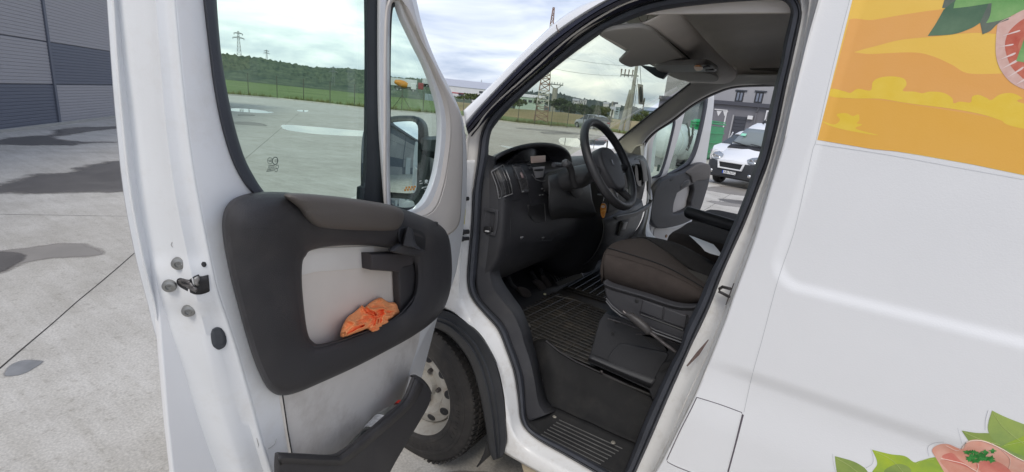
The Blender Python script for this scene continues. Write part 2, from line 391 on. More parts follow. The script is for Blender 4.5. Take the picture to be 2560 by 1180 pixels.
wet = mat('wet_concrete', (.135, .122, .11), .30, var=.2, vscale=1.2, bump=.3, bscale=30, spec=.4, dirt=(.19, .175, .155), dscale=2.5)
wetedge = mat('drying_concrete', (.28, .255, .225), .6, var=.12, vscale=2, bump=.3, bscale=40)
water = mat('puddle_water', (.06, .058, .05), .015, spec=.7, bump=.03, bscale=5)
joint = mat('slab_joint_filler', (.07, .066, .06), .95, var=.4, vscale=9, spec=.1)
grass_m = mat('meadow_grass', (.135, .195, .07), .95, col2=(.20, .25, .105), var=.1, vscale=.09, spec=.1, detail=12)
dry_m = mat('dry_yellow_grass', (.19, .185, .085), .95, col2=(.34, .27, .155), var=.1, vscale=.12, spec=.1, detail=12)
dirt_m = mat('bare_earth', (.25, .22, .17), .95, var=.2, vscale=.2)

# far ground sheet to the horizon
g = gplane('ground', [(-3000, -3000), (3000, -3000), (3000, 3000), (-3000, 3000)], -0.05, grass_m)
# paved yard
edge = [gp(*p) for p in ((560, 237), (693, 247), (825, 261), (910, 271), (1004, 279), (1157, 291), (1294, 309), (1377, 317), (1450, 322), (1521, 331), (1600, 345))]
d0 = (edge[0] - edge[3]).normalized(); d1 = (edge[-1] - edge[-3]).normalized()
yard = [Vector((-140, -15, 0)), edge[0] + d0 * 45] + edge + [edge[-1] + Vector((14, 12, 0)), Vector((60, 75, 0)), Vector((80, 60, 0)), Vector((80, -60, 0)), Vector((-140, -60, 0))]
pv = gplane('concrete_yard', yard, 0.0, conc)
# low kerb along the field
kb = bmesh.new()
for a, c in zip(edge, edge[1:]):
    d = (c - a); L = d.length; n = max(1, int(L / 1.6)); u = d / L; nrm = Vector((-u.y, u.x, 0))
    for i in range(n):
        s0 = a + d * (i / n) + u * .02; s1 = a + d * ((i + 1) / n) - u * .02
        q = [s0, s1, s1 + nrm * .15, s0 + nrm * .15]
        vb = [kb.verts.new((p.x, p.y, -.02)) for p in q]; vt = [kb.verts.new((p.x, p.y, .10)) for p in q]
        kb.faces.new(vt); kb.faces.new(vb)
        for k in range(4): kb.faces.new((vb[k], vb[(k + 1) % 4], vt[(k + 1) % 4], vt[k]))
bmo('kerb', kb, mat('pale_kerb_concrete', (.50, .48, .42), .85, var=.15, vscale=2), None, smooth=False, kind='structure')

# joints between the slabs
def jline(a, c, wd=.009):
    a, c = Vector(a), Vector(c); d = (c - a); L = d.length; u = d.normalized(); nn = Vector((-u.y, u.x, 0)); n = max(2, int(L / .35)); lo, hi = [], []
    for i in range(n + 1):
        p = a + d * i / n; j = noise.noise(p * 2.3) * .008; ww = wd * (1 + .5 * noise.noise(p * 5)); lo.append(p + nn * (j - ww / 2)); hi.append(p + nn * (j + ww / 2))
    return [lo, hi]
jl = []
A0, A1 = gp(0, 920), gp(340, 630); uA = (A1 - A0).normalized(); jl += [(A0 - uA * 3, A1 + uA * 26)]
nA = Vector((-uA.y, uA.x, 0))
for k, s in ((-5.2, 30), (-10.4, 40), (-16, 44)): jl.append((A0 + nA * k - uA * 8, A0 + nA * k + uA * s))
for p, q in (((0, 536), (330, 541)), ((0, 376), (300, 383)), ((900, 460), (1100, 330)), ((1230, 318), (1500, 352)), ((1640, 600), (1900, 440))):
    jl.append((gp(*p), gp(*q)))
jb = bmesh.new()
for a, c in jl:
    lo, hi = jline(a, c)
    vl = [jb.verts.new((p.x, p.y, .0008)) for p in lo]; vh = [jb.verts.new((p.x, p.y, .0008)) for p in hi]
    for i in range(len(vl) - 1): jb.faces.new((vl[i], vl[i + 1], vh[i + 1], vh[i]))
jo = bmo('slab_joint', jb, joint, None, smooth=False, kind='structure')

def soften(m):
    """lets a stain thin out towards its rim"""
    t = m.node_tree; b = t.nodes['Principled BSDF']; a = t.nodes.new('ShaderNodeVertexColor'); a.layer_name = 'thin'
    n = t.nodes.new('ShaderNodeTexNoise'); n.inputs['Scale'].default_value = 3.5; n.inputs['Detail'].default_value = 8; n.inputs['Roughness'].default_value = .7; tc_ = t.nodes.new('ShaderNodeTexCoord'); t.links.new(tc_.outputs['Object'], n.inputs['Vector'])
    ad = t.nodes.new('ShaderNodeMath'); ad.operation = 'MULTIPLY_ADD'; ad.inputs[1].default_value = 1.5; t.links.new(a.outputs[0], ad.inputs[0]); sb_ = t.nodes.new('ShaderNodeMath'); sb_.operation = 'SUBTRACT'; sb_.inputs[1].default_value = .72; t.links.new(n.outputs[0], sb_.inputs[0]); t.links.new(sb_.outputs[0], ad.inputs[2])
    mr = t.nodes.new('ShaderNodeMapRange'); mr.inputs[1].default_value = 0; mr.inputs[2].default_value = .42; mr.inputs[4].default_value = .92; t.links.new(ad.outputs[0], mr.inputs[0]); t.links.new(mr.outputs[0], b.inputs['Alpha']); return m
for m_ in (wet, wetedge): soften(m_)
def blob(name, pts, z, m, jit=.05, k=8, ring=.16):
    q = [gp(*p) for p in smooth2(pts, True, k)]; c = sum(q, Vector()) / len(q); o = []
    q2 = resample([(p.x, p.y) for p in q], max(60, len(q)), True)
    for x, y in q2:
        p = Vector((x, y, 0)); s_ = 1 + (noise.noise(p * 2.1) * .5 + noise.noise(p * 6.3) * .35) * jit * 2; o.append(c + (p - c) * s_)
    zz_ = z * .25
    if m is water: return gplane(name, o, zz_, m)
    bm = fill2d([(p.x, p.y) for p in o]); n = len(o)
    d_in = []
    for i_ in range(n):
        tn = (o[(i_ + 1) % n] - o[i_ - 1]); nn = Vector((-tn.y, tn.x, 0)).normalized(); d_in.append(nn)
    area = sum(o[i_].x * o[(i_ + 1) % n].y - o[(i_ + 1) % n].x * o[i_].y for i_ in range(n)); sg = 1 if area > 0 else -1
    Lm = math.sqrt(abs(area) / 2) * ring * 2
    for v in bm.verts: v.co.z = zz_
    # distance-to-rim stored on a fine grid of vertices
    mnx = min(p.x for p in o); mxx = max(p.x for p in o); mny = min(p.y for p in o); mxy = max(p.y for p in o); st_ = max((mxx - mnx), (mxy - mny)) / 46
    for ax, lo, hi in ((0, mnx, mxx), (1, mny, mxy)):
        v_ = lo + st_
        while v_ < hi:
            co = Vector((0, 0, 0)); co[ax] = v_; no = Vector((0, 0, 0)); no[ax] = 1; bmesh.ops.bisect_plane(bm, geom=bm.verts[:] + bm.edges[:] + bm.faces[:], plane_co=co, plane_no=no); v_ += st_
    me = bpy.data.meshes.new('m'); bm.to_mesh(me); bm.free(); ob = fin(name, me, m, None, smooth=False, kind='structure'); off = ob.location
    ca = me.color_attributes.new('thin', 'FLOAT_COLOR', 'POINT'); segs = [(o[i_].xy, o[(i_ + 1) % n].xy) for i_ in range(0, n)]
    for v in me.vertices:
        p = (v.co + off).xy; d_ = 1e9
        for a_, b_ in segs:
            ab = b_ - a_; tt = max(0, min(1, (p - a_).dot(ab) / (ab.length_squared + 1e-12))); d_ = min(d_, (a_ + ab * tt - p).length_squared)
        f_ = min(1, math.sqrt(d_) / Lm); ca.data[v.index].color = (f_, f_, f_, 1)
    return ob
blob('wet_patch', [(-60, 352), (0, 342), (60, 338), (105, 335), (110, 325), (180, 316), (245, 315), (300, 313), (330, 320), (250, 330), (205, 338), (165, 343), (190, 350), (260, 352), (310, 352), (320, 358), (240, 360), (200, 366), (100, 367), (0, 366), (-60, 368)], .008, wet, .03)
blob('wet_patch', [(-80, 470), (0, 447), (60, 432), (140, 428), (160, 418), (240, 403), (320, 398), (400, 402), (380, 470), (320, 487), (200, 488), (100, 492), (0, 491), (-80, 495)], .008, wet, .03)
blob('drying_patch', [(-60, 630), (0, 622), (60, 616), (150, 606), (230, 608), (285, 632), (240, 645), (140, 652), (80, 660), (40, 680), (0, 692), (-60, 705)], .006, wetedge, .05)
blob('wet_patch', [(-60, 640), (0, 628), (50, 630), (80, 640), (60, 660), (20, 680), (-60, 700)], .010, wet, .06)
blob('oil_stain', [(4, 935), (20, 912), (60, 898), (110, 900), (112, 908), (80, 930), (45, 942), (10, 944)], .008, soften(mat('old_oil_stain', (.24, .24, .24), .6, var=.25, vscale=7, bump=.3, bscale=40)), .14)
blob('puddle', [(703, 316), (716, 312), (800, 318), (880, 325), (960, 330), (1010, 332), (1010, 341), (900, 341), (800, 336), (730, 328), (708, 322)], .009, water, .035)
blob('puddle', [(574, 272), (600, 271), (650, 275), (684, 281), (660, 283), (610, 280), (576, 277)], .009, water, .04)
blob('drying_patch', [(565, 305), (620, 304), (665, 310), (672, 316), (630, 314), (590, 311)], .006, wetedge, .02)
blob('puddle', [(744, 275), (770, 276), (765, 280), (746, 278)], .009, water, .01)
blob('puddle', [(1250, 364), (1275, 366), (1325, 374), (1350, 380), (1320, 379), (1280, 374)], .009, water, .01)
blob('puddle', [(1401, 345), (1440, 346), (1520, 352), (1560, 362), (1530, 372), (1460, 370), (1420, 365), (1400, 358)], .009, water, .02)
for q in ([(1280, 318), (1340, 322), (1400, 327), (1480, 336), (1540, 345), (1470, 340), (1380, 330), (1300, 323)], [(1345, 329), (1395, 330), (1440, 336), (1400, 337), (1360, 335)], [(1440, 340), (1500, 343), (1530, 352), (1470, 349)],
          [(590, 286), (630, 286), (640, 290), (600, 290)], [(1740, 470), (1800, 462), (1880, 470), (1960, 485), (1960, 497), (1860, 492), (1780, 480)], [(1760, 500), (1840, 505), (1960, 520), (1960, 530), (1850, 520), (1790, 512)], [(1100, 1180), (1180, 1172), (1230, 1180), (1250, 1230), (1120, 1230)]):
    blob('drying_patch', q, .006, wetedge, .04)
blob('wet_patch', [(1790, 495), (1850, 500), (1960, 515), (1960, 522), (1850, 512), (1800, 503)], .009, wet, .03)

# meadow strip and dry grass beyond the fence
def terrain(name, a, c, depth0, depth1, h, m, seg=60, rows=10, amp=.25):
    """a bank of ground following the line a-c at a distance behind it"""
    rws = []
    for j in range(rows + 1):
        r_ = []; s = j / rows
        for i in range(seg + 1):
            p = a + (c - a) * (i / seg); d = (p - CAMP); d.z = 0; d.normalize(); q = p + d * (depth0 + (depth1 - depth0) * s)
            z = h * math.sin(math.pi * min(1, s * 1.15) ** .8) + noise.noise(q * .09) * amp + noise.noise(q * .8) * amp * .4 - .1 * (s == 0) ; r_.append(Vector((q.x, q.y, z if 0 < j < rows else -.1)))
        rws.append(r_)
    return surf(name, rws, m, None, kind='structure')
terrain('meadow', gp(1120, 283) + Vector((-4, 6, 0)), gp(1560, 335) + Vector((3, 3, 0)), 14, 60, 1.15, dry_m)
# tufts along the fence line
tb = bmesh.new()
def tuft(bm, p, h, n=6):
    for k in range(n):
        a = random.random() * 6.28; s = .05 + random.random() * .12; d = Vector((math.cos(a), math.sin(a), 0)); q = p + d * s * random.random()
        w_ = Vector((-d.y, d.x, 0)) * .025; hh = h * (.5 + random.random()); 
        v = [bm.verts.new(q - w_), bm.verts.new(q + w_), bm.verts.new(q + d * s * 1.2 + Vector((0, 0, hh)))]; bm.faces.new(v)
for a, c in zip(edge, edge[1:]):
    L = (c - a).length
    for i in range(int(L * 22)):
        p = a + (c - a) * random.random(); nn = Vector((-(c - a).y, (c - a).x, 0)).normalized(); p = p + nn * (.2 + random.random() ** 2 * 3.0); p.z = -.05; tuft(tb, p, .18 + .28 * random.random())
bmo('grass_tuft', tb, mat('tall_grass_blades', (.10, .12, .04), .95, col2=(.24, .22, .09), var=.1, vscale=.5, spec=.1), None, smooth=False, kind='stuff')

# ------------------------------------------------------------------ wooded hills
def el(px, py):
    r = ray(px, py); return math.atan2(r.y, r.x), r.z / math.hypot(r.x, r.y)
def crest_fn(pts, dist):
    q = sorted([(el(*p)[0], el(*p)[1] * dist + 1.6) for p in pts])
    def f(a):
        if a <= q[0][0]: return q[0][1]
        if a >= q[-1][0]: return q[-1][1]
        for (a0, h0), (a1, h1) in zip(q, q[1:]):
            if a <= a1: return h0 + (h1 - h0) * (a - a0) / (a1 - a0 + 1e-9)
    return f
def hills(name, pts, dist, d0, m, a0, a1, seg=700, rows=26, tree=2.2):
    f = crest_fn(pts, dist); rws = []
    for j in range(rows + 4):
        s = j / rows; d = d0 + (dist - d0) * s; row = []
        for i in range(seg + 1):
            a = a0 + (a1 - a0) * i / seg; H = f(a); sh = s if s <= 1 else 1 - (s - 1) * 1.5
            p = Vector((math.cos(a) * d, math.sin(a) * d, 0))
            z = (H - tree * .7) * max(0, sh) ** 1.25 + (abs(noise.noise(p * .21)) * .8 + noise.noise(p * .55) * .6 + noise.noise(p * .025) * .9) * tree * min(1, s * 3) + (tree * .35) * min(1, s * 3)
            row.append(Vector((p.x + noise.noise(p * .2 + Vector((5, 0, 0))) * 3 * s, p.y - 1.4, z)))
        rws.append(row)
    return surf(name, rws, m, None, kind='structure', recenter=True)
wood_m = mat('hazed_woodland_canopy', (.070, .100, .080), .95, col2=(.150, .180, .115), var=.2, vscale=.12, spec=.05, detail=14)  # canopy lightened towards teal: air haze put into the colour
wood2 = mat('hazed_distant_canopy', (.075, .10, .105), .95, col2=(.10, .125, .118), var=.2, vscale=.18, spec=.05, detail=14)  # bluish low contrast tones carry the haze of distance in the colour
L1 = [(300, 100), (540, 131), (640, 144), (740, 157), (850, 171), (910, 175), (975, 186), (1060, 197), (1105, 205), (1150, 222)]
aL, aR = el(1180, 226)[0], el(250, 130)[0]
hills('wooded_hill', L1, 420, 230, wood_m, min(aL, aR), max(aL, aR), 520)
L2 = [(1040, 205), (1130, 208), (1225, 216), (1310, 229), (1340, 229), (1380, 233), (1430, 240), (1470, 248), (1520, 256), (1545, 262), (1600, 273), (1640, 288), (1700, 310), (1780, 322)]
aL, aR = el(1800, 325)[0], el(1020, 200)[0]
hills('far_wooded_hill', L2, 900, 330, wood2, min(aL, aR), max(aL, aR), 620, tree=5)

# ------------------------------------------------------------------ perimeter fence
post_m = mat('weathered_fence_post', (.10, .095, .075), .8, var=.2, vscale=6)
fence = root('wire_fence', edge[4], 'thin wire mesh fence on slim posts between the concrete yard and the meadow', 'fence')
pp = [(621, 236), (693, 246), (759, 253), (825, 260), (886, 266), (942, 271), (1004, 277), (1057, 283), (1110, 287), (1157, 291), (1205, 297), (1250, 303), (1294, 308), (1336, 313), (1377, 317), (1417, 320), (1456, 323), (1490, 328)]
P3 = [gp(*p) for p in pp]; P3 = [P3[0] + (P3[0] - P3[1]) * k for k in (4, 3, 2, 1)] + P3
pm = None
for p in P3:
    bm = bmesh.new(); tube_into(bm, [Vector((0, 0, -.1)), Vector((0, 0, 2.05))], .032, 8); o = bmo('post', bm, post_m, fence, recenter=False) if pm is None else None
    if pm is None: pm = o
    else: bm.free(); o = pm.copy(); C.objects.link(o)
    o.location = p - wo(fence)
for k in (6,):
    for sx in (-1, 1):
        bm = bmesh.new(); d = (P3[k + 5] - P3[k + 4]).normalized(); tube_into(bm, [P3[k + 4] + Vector((0, 0, 1.5)), P3[k + 4] + d * sx * 1.1], .025, 6); bmo('brace', bm, post_m, fence)
bm = bmesh.new()
for a, c in zip(P3, P3[1:]):
    for z in (.15, .75, 1.35, 1.98): tube_into(bm, [a + Vector((0, 0, z)), c + Vector((0, 0, z))], .004, 3, False)
    n = int((c - a).length / .35)
    for i in range(n):
        s = a + (c - a) * (i / n); tube_into(bm, [s + Vector((0, 0, .1)), s + Vector((0, 0, 1.98))], .0018, 3, False)
w_ = bmo('wire_mesh', bm, post_m, fence); w_['kind'] = 'stuff'

# ------------------------------------------------------------------ pylons, mast, poles
gal = mat('galvanised_lattice', (.30, .31, .31), .6, metal=.3, var=.1)
redm = mat('rust_red_mast_paint', (.27, .16, .12), .6, var=.15, vscale=2); whm = mat('mast_white_paint', (.62, .60, .56), .6, var=.1)
def lattice(bm, h, b, tw, n, r, z0=0.0):
    def pt(z, k): s = b + (tw - b) * z / h; return Vector(((1, 1, -1, -1)[k] * s / 2, (1, -1, -1, 1)[k] * s / 2, z0 + z))
    zs = [h * (1 - (1 - i / n) ** 1.25) for i in range(n + 1)]
    for k in range(4):
        tube_into(bm, [pt(z, k) for z in zs], r, 4)
        for z1, z2 in zip(zs, zs[1:]):
            tube_into(bm, [pt(z1, k), pt(z2, (k + 1) % 4)], r * .6, 3, False); tube_into(bm, [pt(z1, (k + 1) % 4), pt(z2, k)], r * .6, 3, False); tube_into(bm, [pt(z2, k), pt(z2, (k + 1) % 4)], r * .6, 3, False)
def far_pt(px, dist): 
    a, e_ = el(px, 250); return Vector((math.cos(a) * dist, math.sin(a) * dist - 1.4, 0)), a
def pylon(px, pyb, pyt, dist, label, arms=2, thick=.22):
    p, a = far_pt(px, dist); zb = 1.6 + dist * el(px, pyb)[1]; zt = 1.6 + dist * el(px, pyt)[1]; p.z = zb - 6; h = zt - p.z
    rt = root('power_pylon', p, label, 'power pylon', 'power pylons on the hill', a + math.pi / 2)
    bm = bmesh.new(); lattice(bm, h, h * .16, h * .03, 9, thick * .6); o = bmo('tower', bm, gal, None, recenter=False); o.parent = rt
    for i in range(arms):
        z = h * (.93 - .14 * i); bm = bmesh.new(); L = h * (.13 if i == 0 else .17)
        tube_into(bm, [Vector((-L, 0, z)), Vector((L, 0, z))], thick, 4); tube_into(bm, [Vector((-L, 0, z)), Vector((0, 0, z + h * .04)), Vector((L, 0, z))], thick * .7, 4)
        for s in (-1, 1):
            tube_into(bm, [Vector((s * L * .95, 0, z)), Vector((s * L * .95, 0, z - h * .05))], thick, 4)
        o = bmo('crossarm', bm, gal, None, recenter=False); o.parent = rt
    return rt
pylon(603, 136, 79, 430, 'tallest lattice power pylon on the ridge, seen through the upper door window')
pylon(670, 150, 125, 600, 'smaller lattice pylon on the ridge right of the tallest pylon', 2)
pylon(833, 196, 166, 260, 'thin pylon standing in front of the dark wood near the window post', 2, .10)
pylon(1200, 218, 199, 700, 'slender mast above the hill behind the white factory hall', 0)
# red and white lattice mast
p = gp(1352, 303); d = (p - CAMP); d.z = 0; dist = d.length; ztop = 1.6 + dist * el(1387, 17)[1]
p.z = -.1; mast = root('lattice_mast', p, 'tall rust red and white lattice mast rising behind the fence', 'mast', None, .5)
nS = 7; z0 = 0; hh = ztop / nS
for i in range(nS):
    b0 = 1.75 * (1 - i / nS * .9); b1 = 1.75 * (1 - (i + 1) / nS * .9); bm = bmesh.new(); lattice(bm, hh, b0, b1, 3, .055, i * hh)
    o = bmo('mast_section', bm, redm if i % 2 == 0 else whm, None, recenter=False); o.parent = mast
    if i == 0: o['label'] = 'rust red lattice section at the foot'
# T-shaped insulator tower left of the wires
p, a = far_pt(1385, 150); tw = root('insulator_tower', (p.x, p.y, -.2), 'short concrete tower with a wide crossbar of insulators behind the mast', 'power pylon', None, a + math.pi / 2)
conc_pole = mat('pole_concrete', (.34, .33, .30), .85, var=.1, vscale=3)
zt = 1.6 + 150 * el(1385, 209)[1]; z1 = 1.6 + 150 * el(1385, 218)[1]
bm = bmesh.new(); tube_into(bm, [Vector((0, 0, 0)), Vector((0, 0, z1))], .8, 8); o = bmo('shaft', bm, conc_pole, None, recenter=False); o.parent = tw
bm = bmesh.new()
for s in (-1, 1): tube_into(bm, [Vector((0, 0, z1 - .5)), Vector((s * 1.4, 0, z1 + .6)), Vector((s * 1.6, 0, zt))], .14, 4)
tube_into(bm, [Vector((-2.2, 0, zt)), Vector((2.2, 0, zt))], .16, 4)
for k in range(6): tube_into(bm, [Vector((-2 + .8 * k, 0, zt)), Vector((-2 + .8 * k, 0, zt + .7))], .1, 4)
o = bmo('crossbar', bm, gal, None, recenter=False); o.parent = tw
# twin concrete utility pole with crossarm
pb = gp(1566, 327); dist = (pb - CAMP).length; zt = 1.6 + dist * el(1590, 160)[1]; up = root('utility_pole', pb, 'leaning twin concrete utility pole with a crossarm of insulators at the yard edge', 'utility pole', None, el(1570, 300)[0] + math.pi / 2)
for dx in (-.0, .75):
    bm = bmesh.new(); tube_into(bm, [Vector((dx * 1.0, 0, -.3)), Vector((dx * .35, 0, zt * (1 if dx == 0 else .62)))], [.30, .2], 10); o = bmo('pole_shaft', bm, conc_pole, None, recenter=False); o.parent = up
for z, L in ((zt * .83, 1.7), (zt + .1, 1.5)):
    bm = bmesh.new(); tube_into(bm, [Vector((-.4, 0, z)), Vector((L, 0, z))], .09, 5)
    o = bmo('crossarm', bm, gal, None, recenter=False); o.parent = up
    for k in range(4):
        bm = bmesh.new(); x = .35 + k * (L - .35) / 3.0; tube_into(bm, [Vector((x, 0, z - .25)), Vector((x, 0, z + .65))], [.05, .10], 6); q = bmo('insulator', bm, mat('insulator_brown', (.16, .11, .08), .4), None, recenter=False); q.parent = o
bm = bmesh.new()
for k in range(3): tube_into(bm, [Vector((-.35 + .12 * k, -.1, zt * (.8 - .1 * k))), Vector((-.5 + .2 * k, -.2, zt * .4)), Vector((-.35 + .1 * k, -.1, .3))], .025, 4)
o = bmo('down_cable', bm, black, None, recenter=False); o.parent = up
M0 = up.matrix_basis @ Vector((1.3, 0, zt * .83 + .6)); M1 = mast.location + Vector((0, 0, ztop * .62)); up_w = Vector((pb.x, pb.y, 0))
for nm, lab, a, c, sag in (('power_line', 'upper overhead wire crossing the sky behind the windscreen', up_w + Vector((-.4, 0, zt * .97)), up_w + Vector((-13, 0, zt * 1.12)), .35), ('power_line', 'lower overhead wire crossing the sky behind the windscreen', up_w + Vector((.2, 0, zt * .83)), up_w + Vector((-13, 0, zt * .90)), .4)):
    pts = [a + (c - a) * (i / 24) - Vector((0, 0, sag * 4 * (i / 24) * (1 - i / 24))) for i in range(25)]
    tag(tube(nm, pts, .014, black, None, 4), lab, 'power line', 'overhead wires')

# ------------------------------------------------------------------ far buildings
def fbuild(name, label, cat, px0, px1, pyb, pyt, dist, depth, wallm, roofm, roofh=0.0, sink=1.5, group=None, skew=0.0):
    """block whose front spans two sight lines at a real distance"""
    a, c = far_pt(px0, dist)[0], far_pt(px1, dist)[0]; u = (c - a); Wd = u.length; u.normalize(); ang = math.atan2(u.y, u.x)
    pm_ = (px0 + px1) / 2; zb = 1.6 + dist * el(pm_, pyb)[1]; zt = 1.6 + dist * el(pm_, pyt)[1]; ctr = (a + c) / 2; ctr.z = zb
    rt = root(name, ctr, label, cat, group, ang + skew); h = zt - zb
    bm = bmesh.new(); boxm(bm, Vector((0, depth / 2, (h - sink) / 2)), (Wd, depth, h + sink)); o = bmo('wall', bm, wallm, None, recenter=False, smooth=False); o.parent = rt
    if roofh:
        e = .3; vs = [(-Wd / 2 - e, -e, h), (Wd / 2 + e, -e, h), (Wd / 2 + e, depth + e, h), (-Wd / 2 - e, depth + e, h), (-Wd / 2 - e, depth / 2, h + roofh), (Wd / 2 + e, depth / 2, h + roofh)]
        o = fin('roof', pyd(vs, [(0, 1, 5, 4), (3, 2, 5, 4), (0, 4, 3), (1, 2, 5), (0, 1, 2, 3)]), roofm, None, smooth=False, recenter=False); o.parent = rt
    else:
        bm = bmesh.new(); boxm(bm, Vector((0, depth / 2, h + .15)), (Wd + .5, depth + .5, .3)); o = bmo('roof', bm, roofm, None, recenter=False, smooth=False); o.parent = rt
    return rt, Wd, h
def bwin(rt, x, z, w_, h_, m, name='window', y=-.06):
    bm = bmesh.new(); boxm(bm, Vector((x, y, z)), (w_, .12, h_)); o = bmo(name, bm, m, None, recenter=False, smooth=False); o.parent = rt; return o
hallw = mat('white_cladding', (.66, .65, .66), .6, var=.05, vscale=.3); grey_r = mat('grey_sheet_roof', (.42, .43, .47), .6, var=.05, vscale=.3); redp = mat('red_stripe_paint', (.42, .06, .08), .6)
wdk = mat('dark_far_window', (.05, .055, .065), .3); green_h = mat('pale_green_cladding', (.46, .56, .50), .6, var=.06, vscale=.3)
rt, Wd, h = fbuild('factory_hall', 'long white factory hall with a red stripe under the hill', 'factory', 1085, 1250, 247, 219, 300, 60, hallw, grey_r, 5, group=None)
for x0, w_, z, hh, m in ((0, Wd, h * .42, .6, redp), (-Wd * .1, 3, h * .35, 1.6, wdk), (Wd * .2, 2.2, h * .72, 1.3, wdk), (Wd * .28, 2.2, h * .72, 1.3, wdk), (Wd * .32, 1.6, h * .45, 1, wdk)):
    bwin(rt, x0, z, w_, hh, m, 'red_stripe' if m is redp else 'window')
rt, Wd, h = fbuild('factory_hall', 'pale green hall with a dark window band behind the dry grass', 'factory', 1290, 1362, 268, 244, 190, 30, green_h, hallw, 1.5)
for k in range(5): bwin(rt, -Wd / 2 + Wd * (k + .6) / 5.2, h * .62, Wd * .13, h * .28, wdk)
rt, Wd, h = fbuild('tower_block', 'left one of two small white tower blocks in the hillside trees', 'apartment block', 1450, 1457, 262, 250, 420, 8, hallw, grey_r); bwin(rt, 0, h * .5, Wd * .3, h * .7, wdk)
rt, Wd, h = fbuild('tower_block', 'right one of two small white tower blocks in the hillside trees', 'apartment block', 1459, 1467, 263, 250, 420, 8, hallw, grey_r); bwin(rt, 0, h * .5, Wd * .3, h * .7, wdk)
rt, Wd, h = fbuild('house', 'low white house left of the two tower blocks', 'house', 1432, 1448, 256, 251, 430, 9, hallw, grey_r, 1.5); bwin(rt, 0, h * .5, Wd * .5, h * .3, wdk)
blue_w = mat('pale_blue_render', (.36, .44, .50), .7)
rt, Wd, h = fbuild('house', 'tall pale blue house on the hillside left of the utility pole', 'house', 1541, 1553, 290, 268, 260, 9, blue_w, hallw, 1.5)
for k in range(3): bwin(rt, 0, h * (.2 + .28 * k), Wd * .5, h * .12, wdk)
rt, Wd, h = fbuild('house', 'white walled house at the foot of the hill left of the pale blue house', 'house', 1530, 1541, 287, 277, 250, 9, hallw, grey_r, 2)
rt, Wd, h = fbuild('house', 'small white house with a grey roof high on the right hillside', 'house', 1510, 1524, 265, 260, 520, 9, hallw, grey_r, 2)
rt, Wd, h = fbuild('house', 'lone grey house on the crest beside the thin chimney', 'house', 1530, 1546, 268, 262, 560, 9, grey_r, wdk, 3)
blue_r = mat('blue_grey_hall_cladding', (.20, .25, .30), .6, var=.05, vscale=.2)
rt, Wd, h = fbuild('warehouse', 'blue grey hall roof above the right windscreen pillar', 'warehouse', 1612, 1700, 335, 280, 130, 30, blue_r, blue_r, 1.2)

# ------------------------------------------------------------------ trees and bushes one can tell apart
leaf_ms = [mat('leaf_dark', (.045, .066, .036), .9, col2=(.075, .105, .05), var=.2, vscale=.8, spec=.1), mat('leaf_mid', (.055, .078, .030), .9, col2=(.11, .13, .05), var=.2, vscale=.8, spec=.1)]
bark = mat('bark', (.10, .08, .06), .9, var=.2)
def tree(px, pyb, pyt, wpx, dist, label, kind='tree', m=0, leaves=650, grp='trees beyond the fence'):
    p, a = far_pt(px, dist); zb = 1.6 + dist * el(px, pyb)[1]; zt = 1.6 + dist * el(px, pyt)[1]; p.z = zb - .4; H = zt - zb + .4; Wd = wpx / FPX * dist / .8
    rt = root('tree' if kind == 'tree' else 'bush', p, label, kind, grp); rnd = random.Random(int(px * 13))
    bm = bmesh.new(); tube_into(bm, [Vector((0, 0, -.3)), Vector((.1, 0, H * .35)), Vector((0, .1, H * .75))], [H * .035 + .03, H * .025 + .02, .02], 7)
    for k in range(5):
        an = rnd.random() * 6.28; z = H * (.25 + .1 * k); tube_into(bm, [Vector((0, 0, z)), Vector((math.cos(an) * Wd * .3, math.sin(an) * Wd * .3, z + H * .2))], [.05, .015], 5)
    o = bmo('trunk', bm, bark, None, recenter=False); o.parent = rt
    cl = [(Vector((rnd.uniform(-.34, .34) * Wd, rnd.uniform(-.34, .34) * Wd, H * rnd.uniform(.3, .84))), rnd.uniform(.16, .30)) for _ in range(13)]
    bm = bmesh.new(); s = max(.12, Wd * .045)
    for k in range(leaves):
        c, r_ = rnd.choice(cl); d = Vector((rnd.gauss(0, 1), rnd.gauss(0, 1), rnd.gauss(0, .8))).normalized() * (rnd.random() ** .4)
        q = c + Vector((d.x * Wd * r_, d.y * Wd * r_, d.z * H * r_ * .65)); u = Vector((rnd.gauss(0, 1), rnd.gauss(0, 1), rnd.gauss(0, 1))).normalized(); v = u.orthogonal().normalized(); ss = s * rnd.uniform(.5, 1.3)
        bm.faces.new([bm.verts.new(q + u * ss * .6), bm.verts.new(q + v * ss), bm.verts.new(q - u * ss * .6), bm.verts.new(q - v * ss)])
    o = bmo('crown', bm, leaf_ms[m], None, smooth=False, recenter=False); o.parent = rt
TL = [(1285, 272, 238, 46, 150, 'bushy tree at the left end of the pale green hall'), (1405, 287, 241, 62, 125, 'broad dark tree right behind the lattice mast'), (1440, 288, 252, 40, 130, 'rounded tree right of the broad dark tree'),
      (1475, 291, 257, 46, 135, 'tree behind the roof of the parked grey car'), (1508, 296, 262, 44, 140, 'tree left of the pale blue house'), (1600, 318, 272, 52, 95, 'tree standing right behind the utility pole'), (1625, 318, 290, 36, 85, 'low tree between the utility pole and the blue grey hall'),
      (1525, 318, 285, 22, 75, 'thin tree by the pale post at the yard edge'), (1178, 250, 232, 50, 170, 'grey green shrub in front of the white factory hall'), (640, 190, 168, 40, 330, 'tree clump at the foot of the wooded hill left of the thin pylon'), (1345, 268, 240, 22, 165, 'slender tree left of the lattice mast')]
for i, a in enumerate(TL): tree(*a[:5], a[5], m=(0 if i in (1, 3, 9, 11) else 1), leaves=900 if a[3] > 40 else 500)

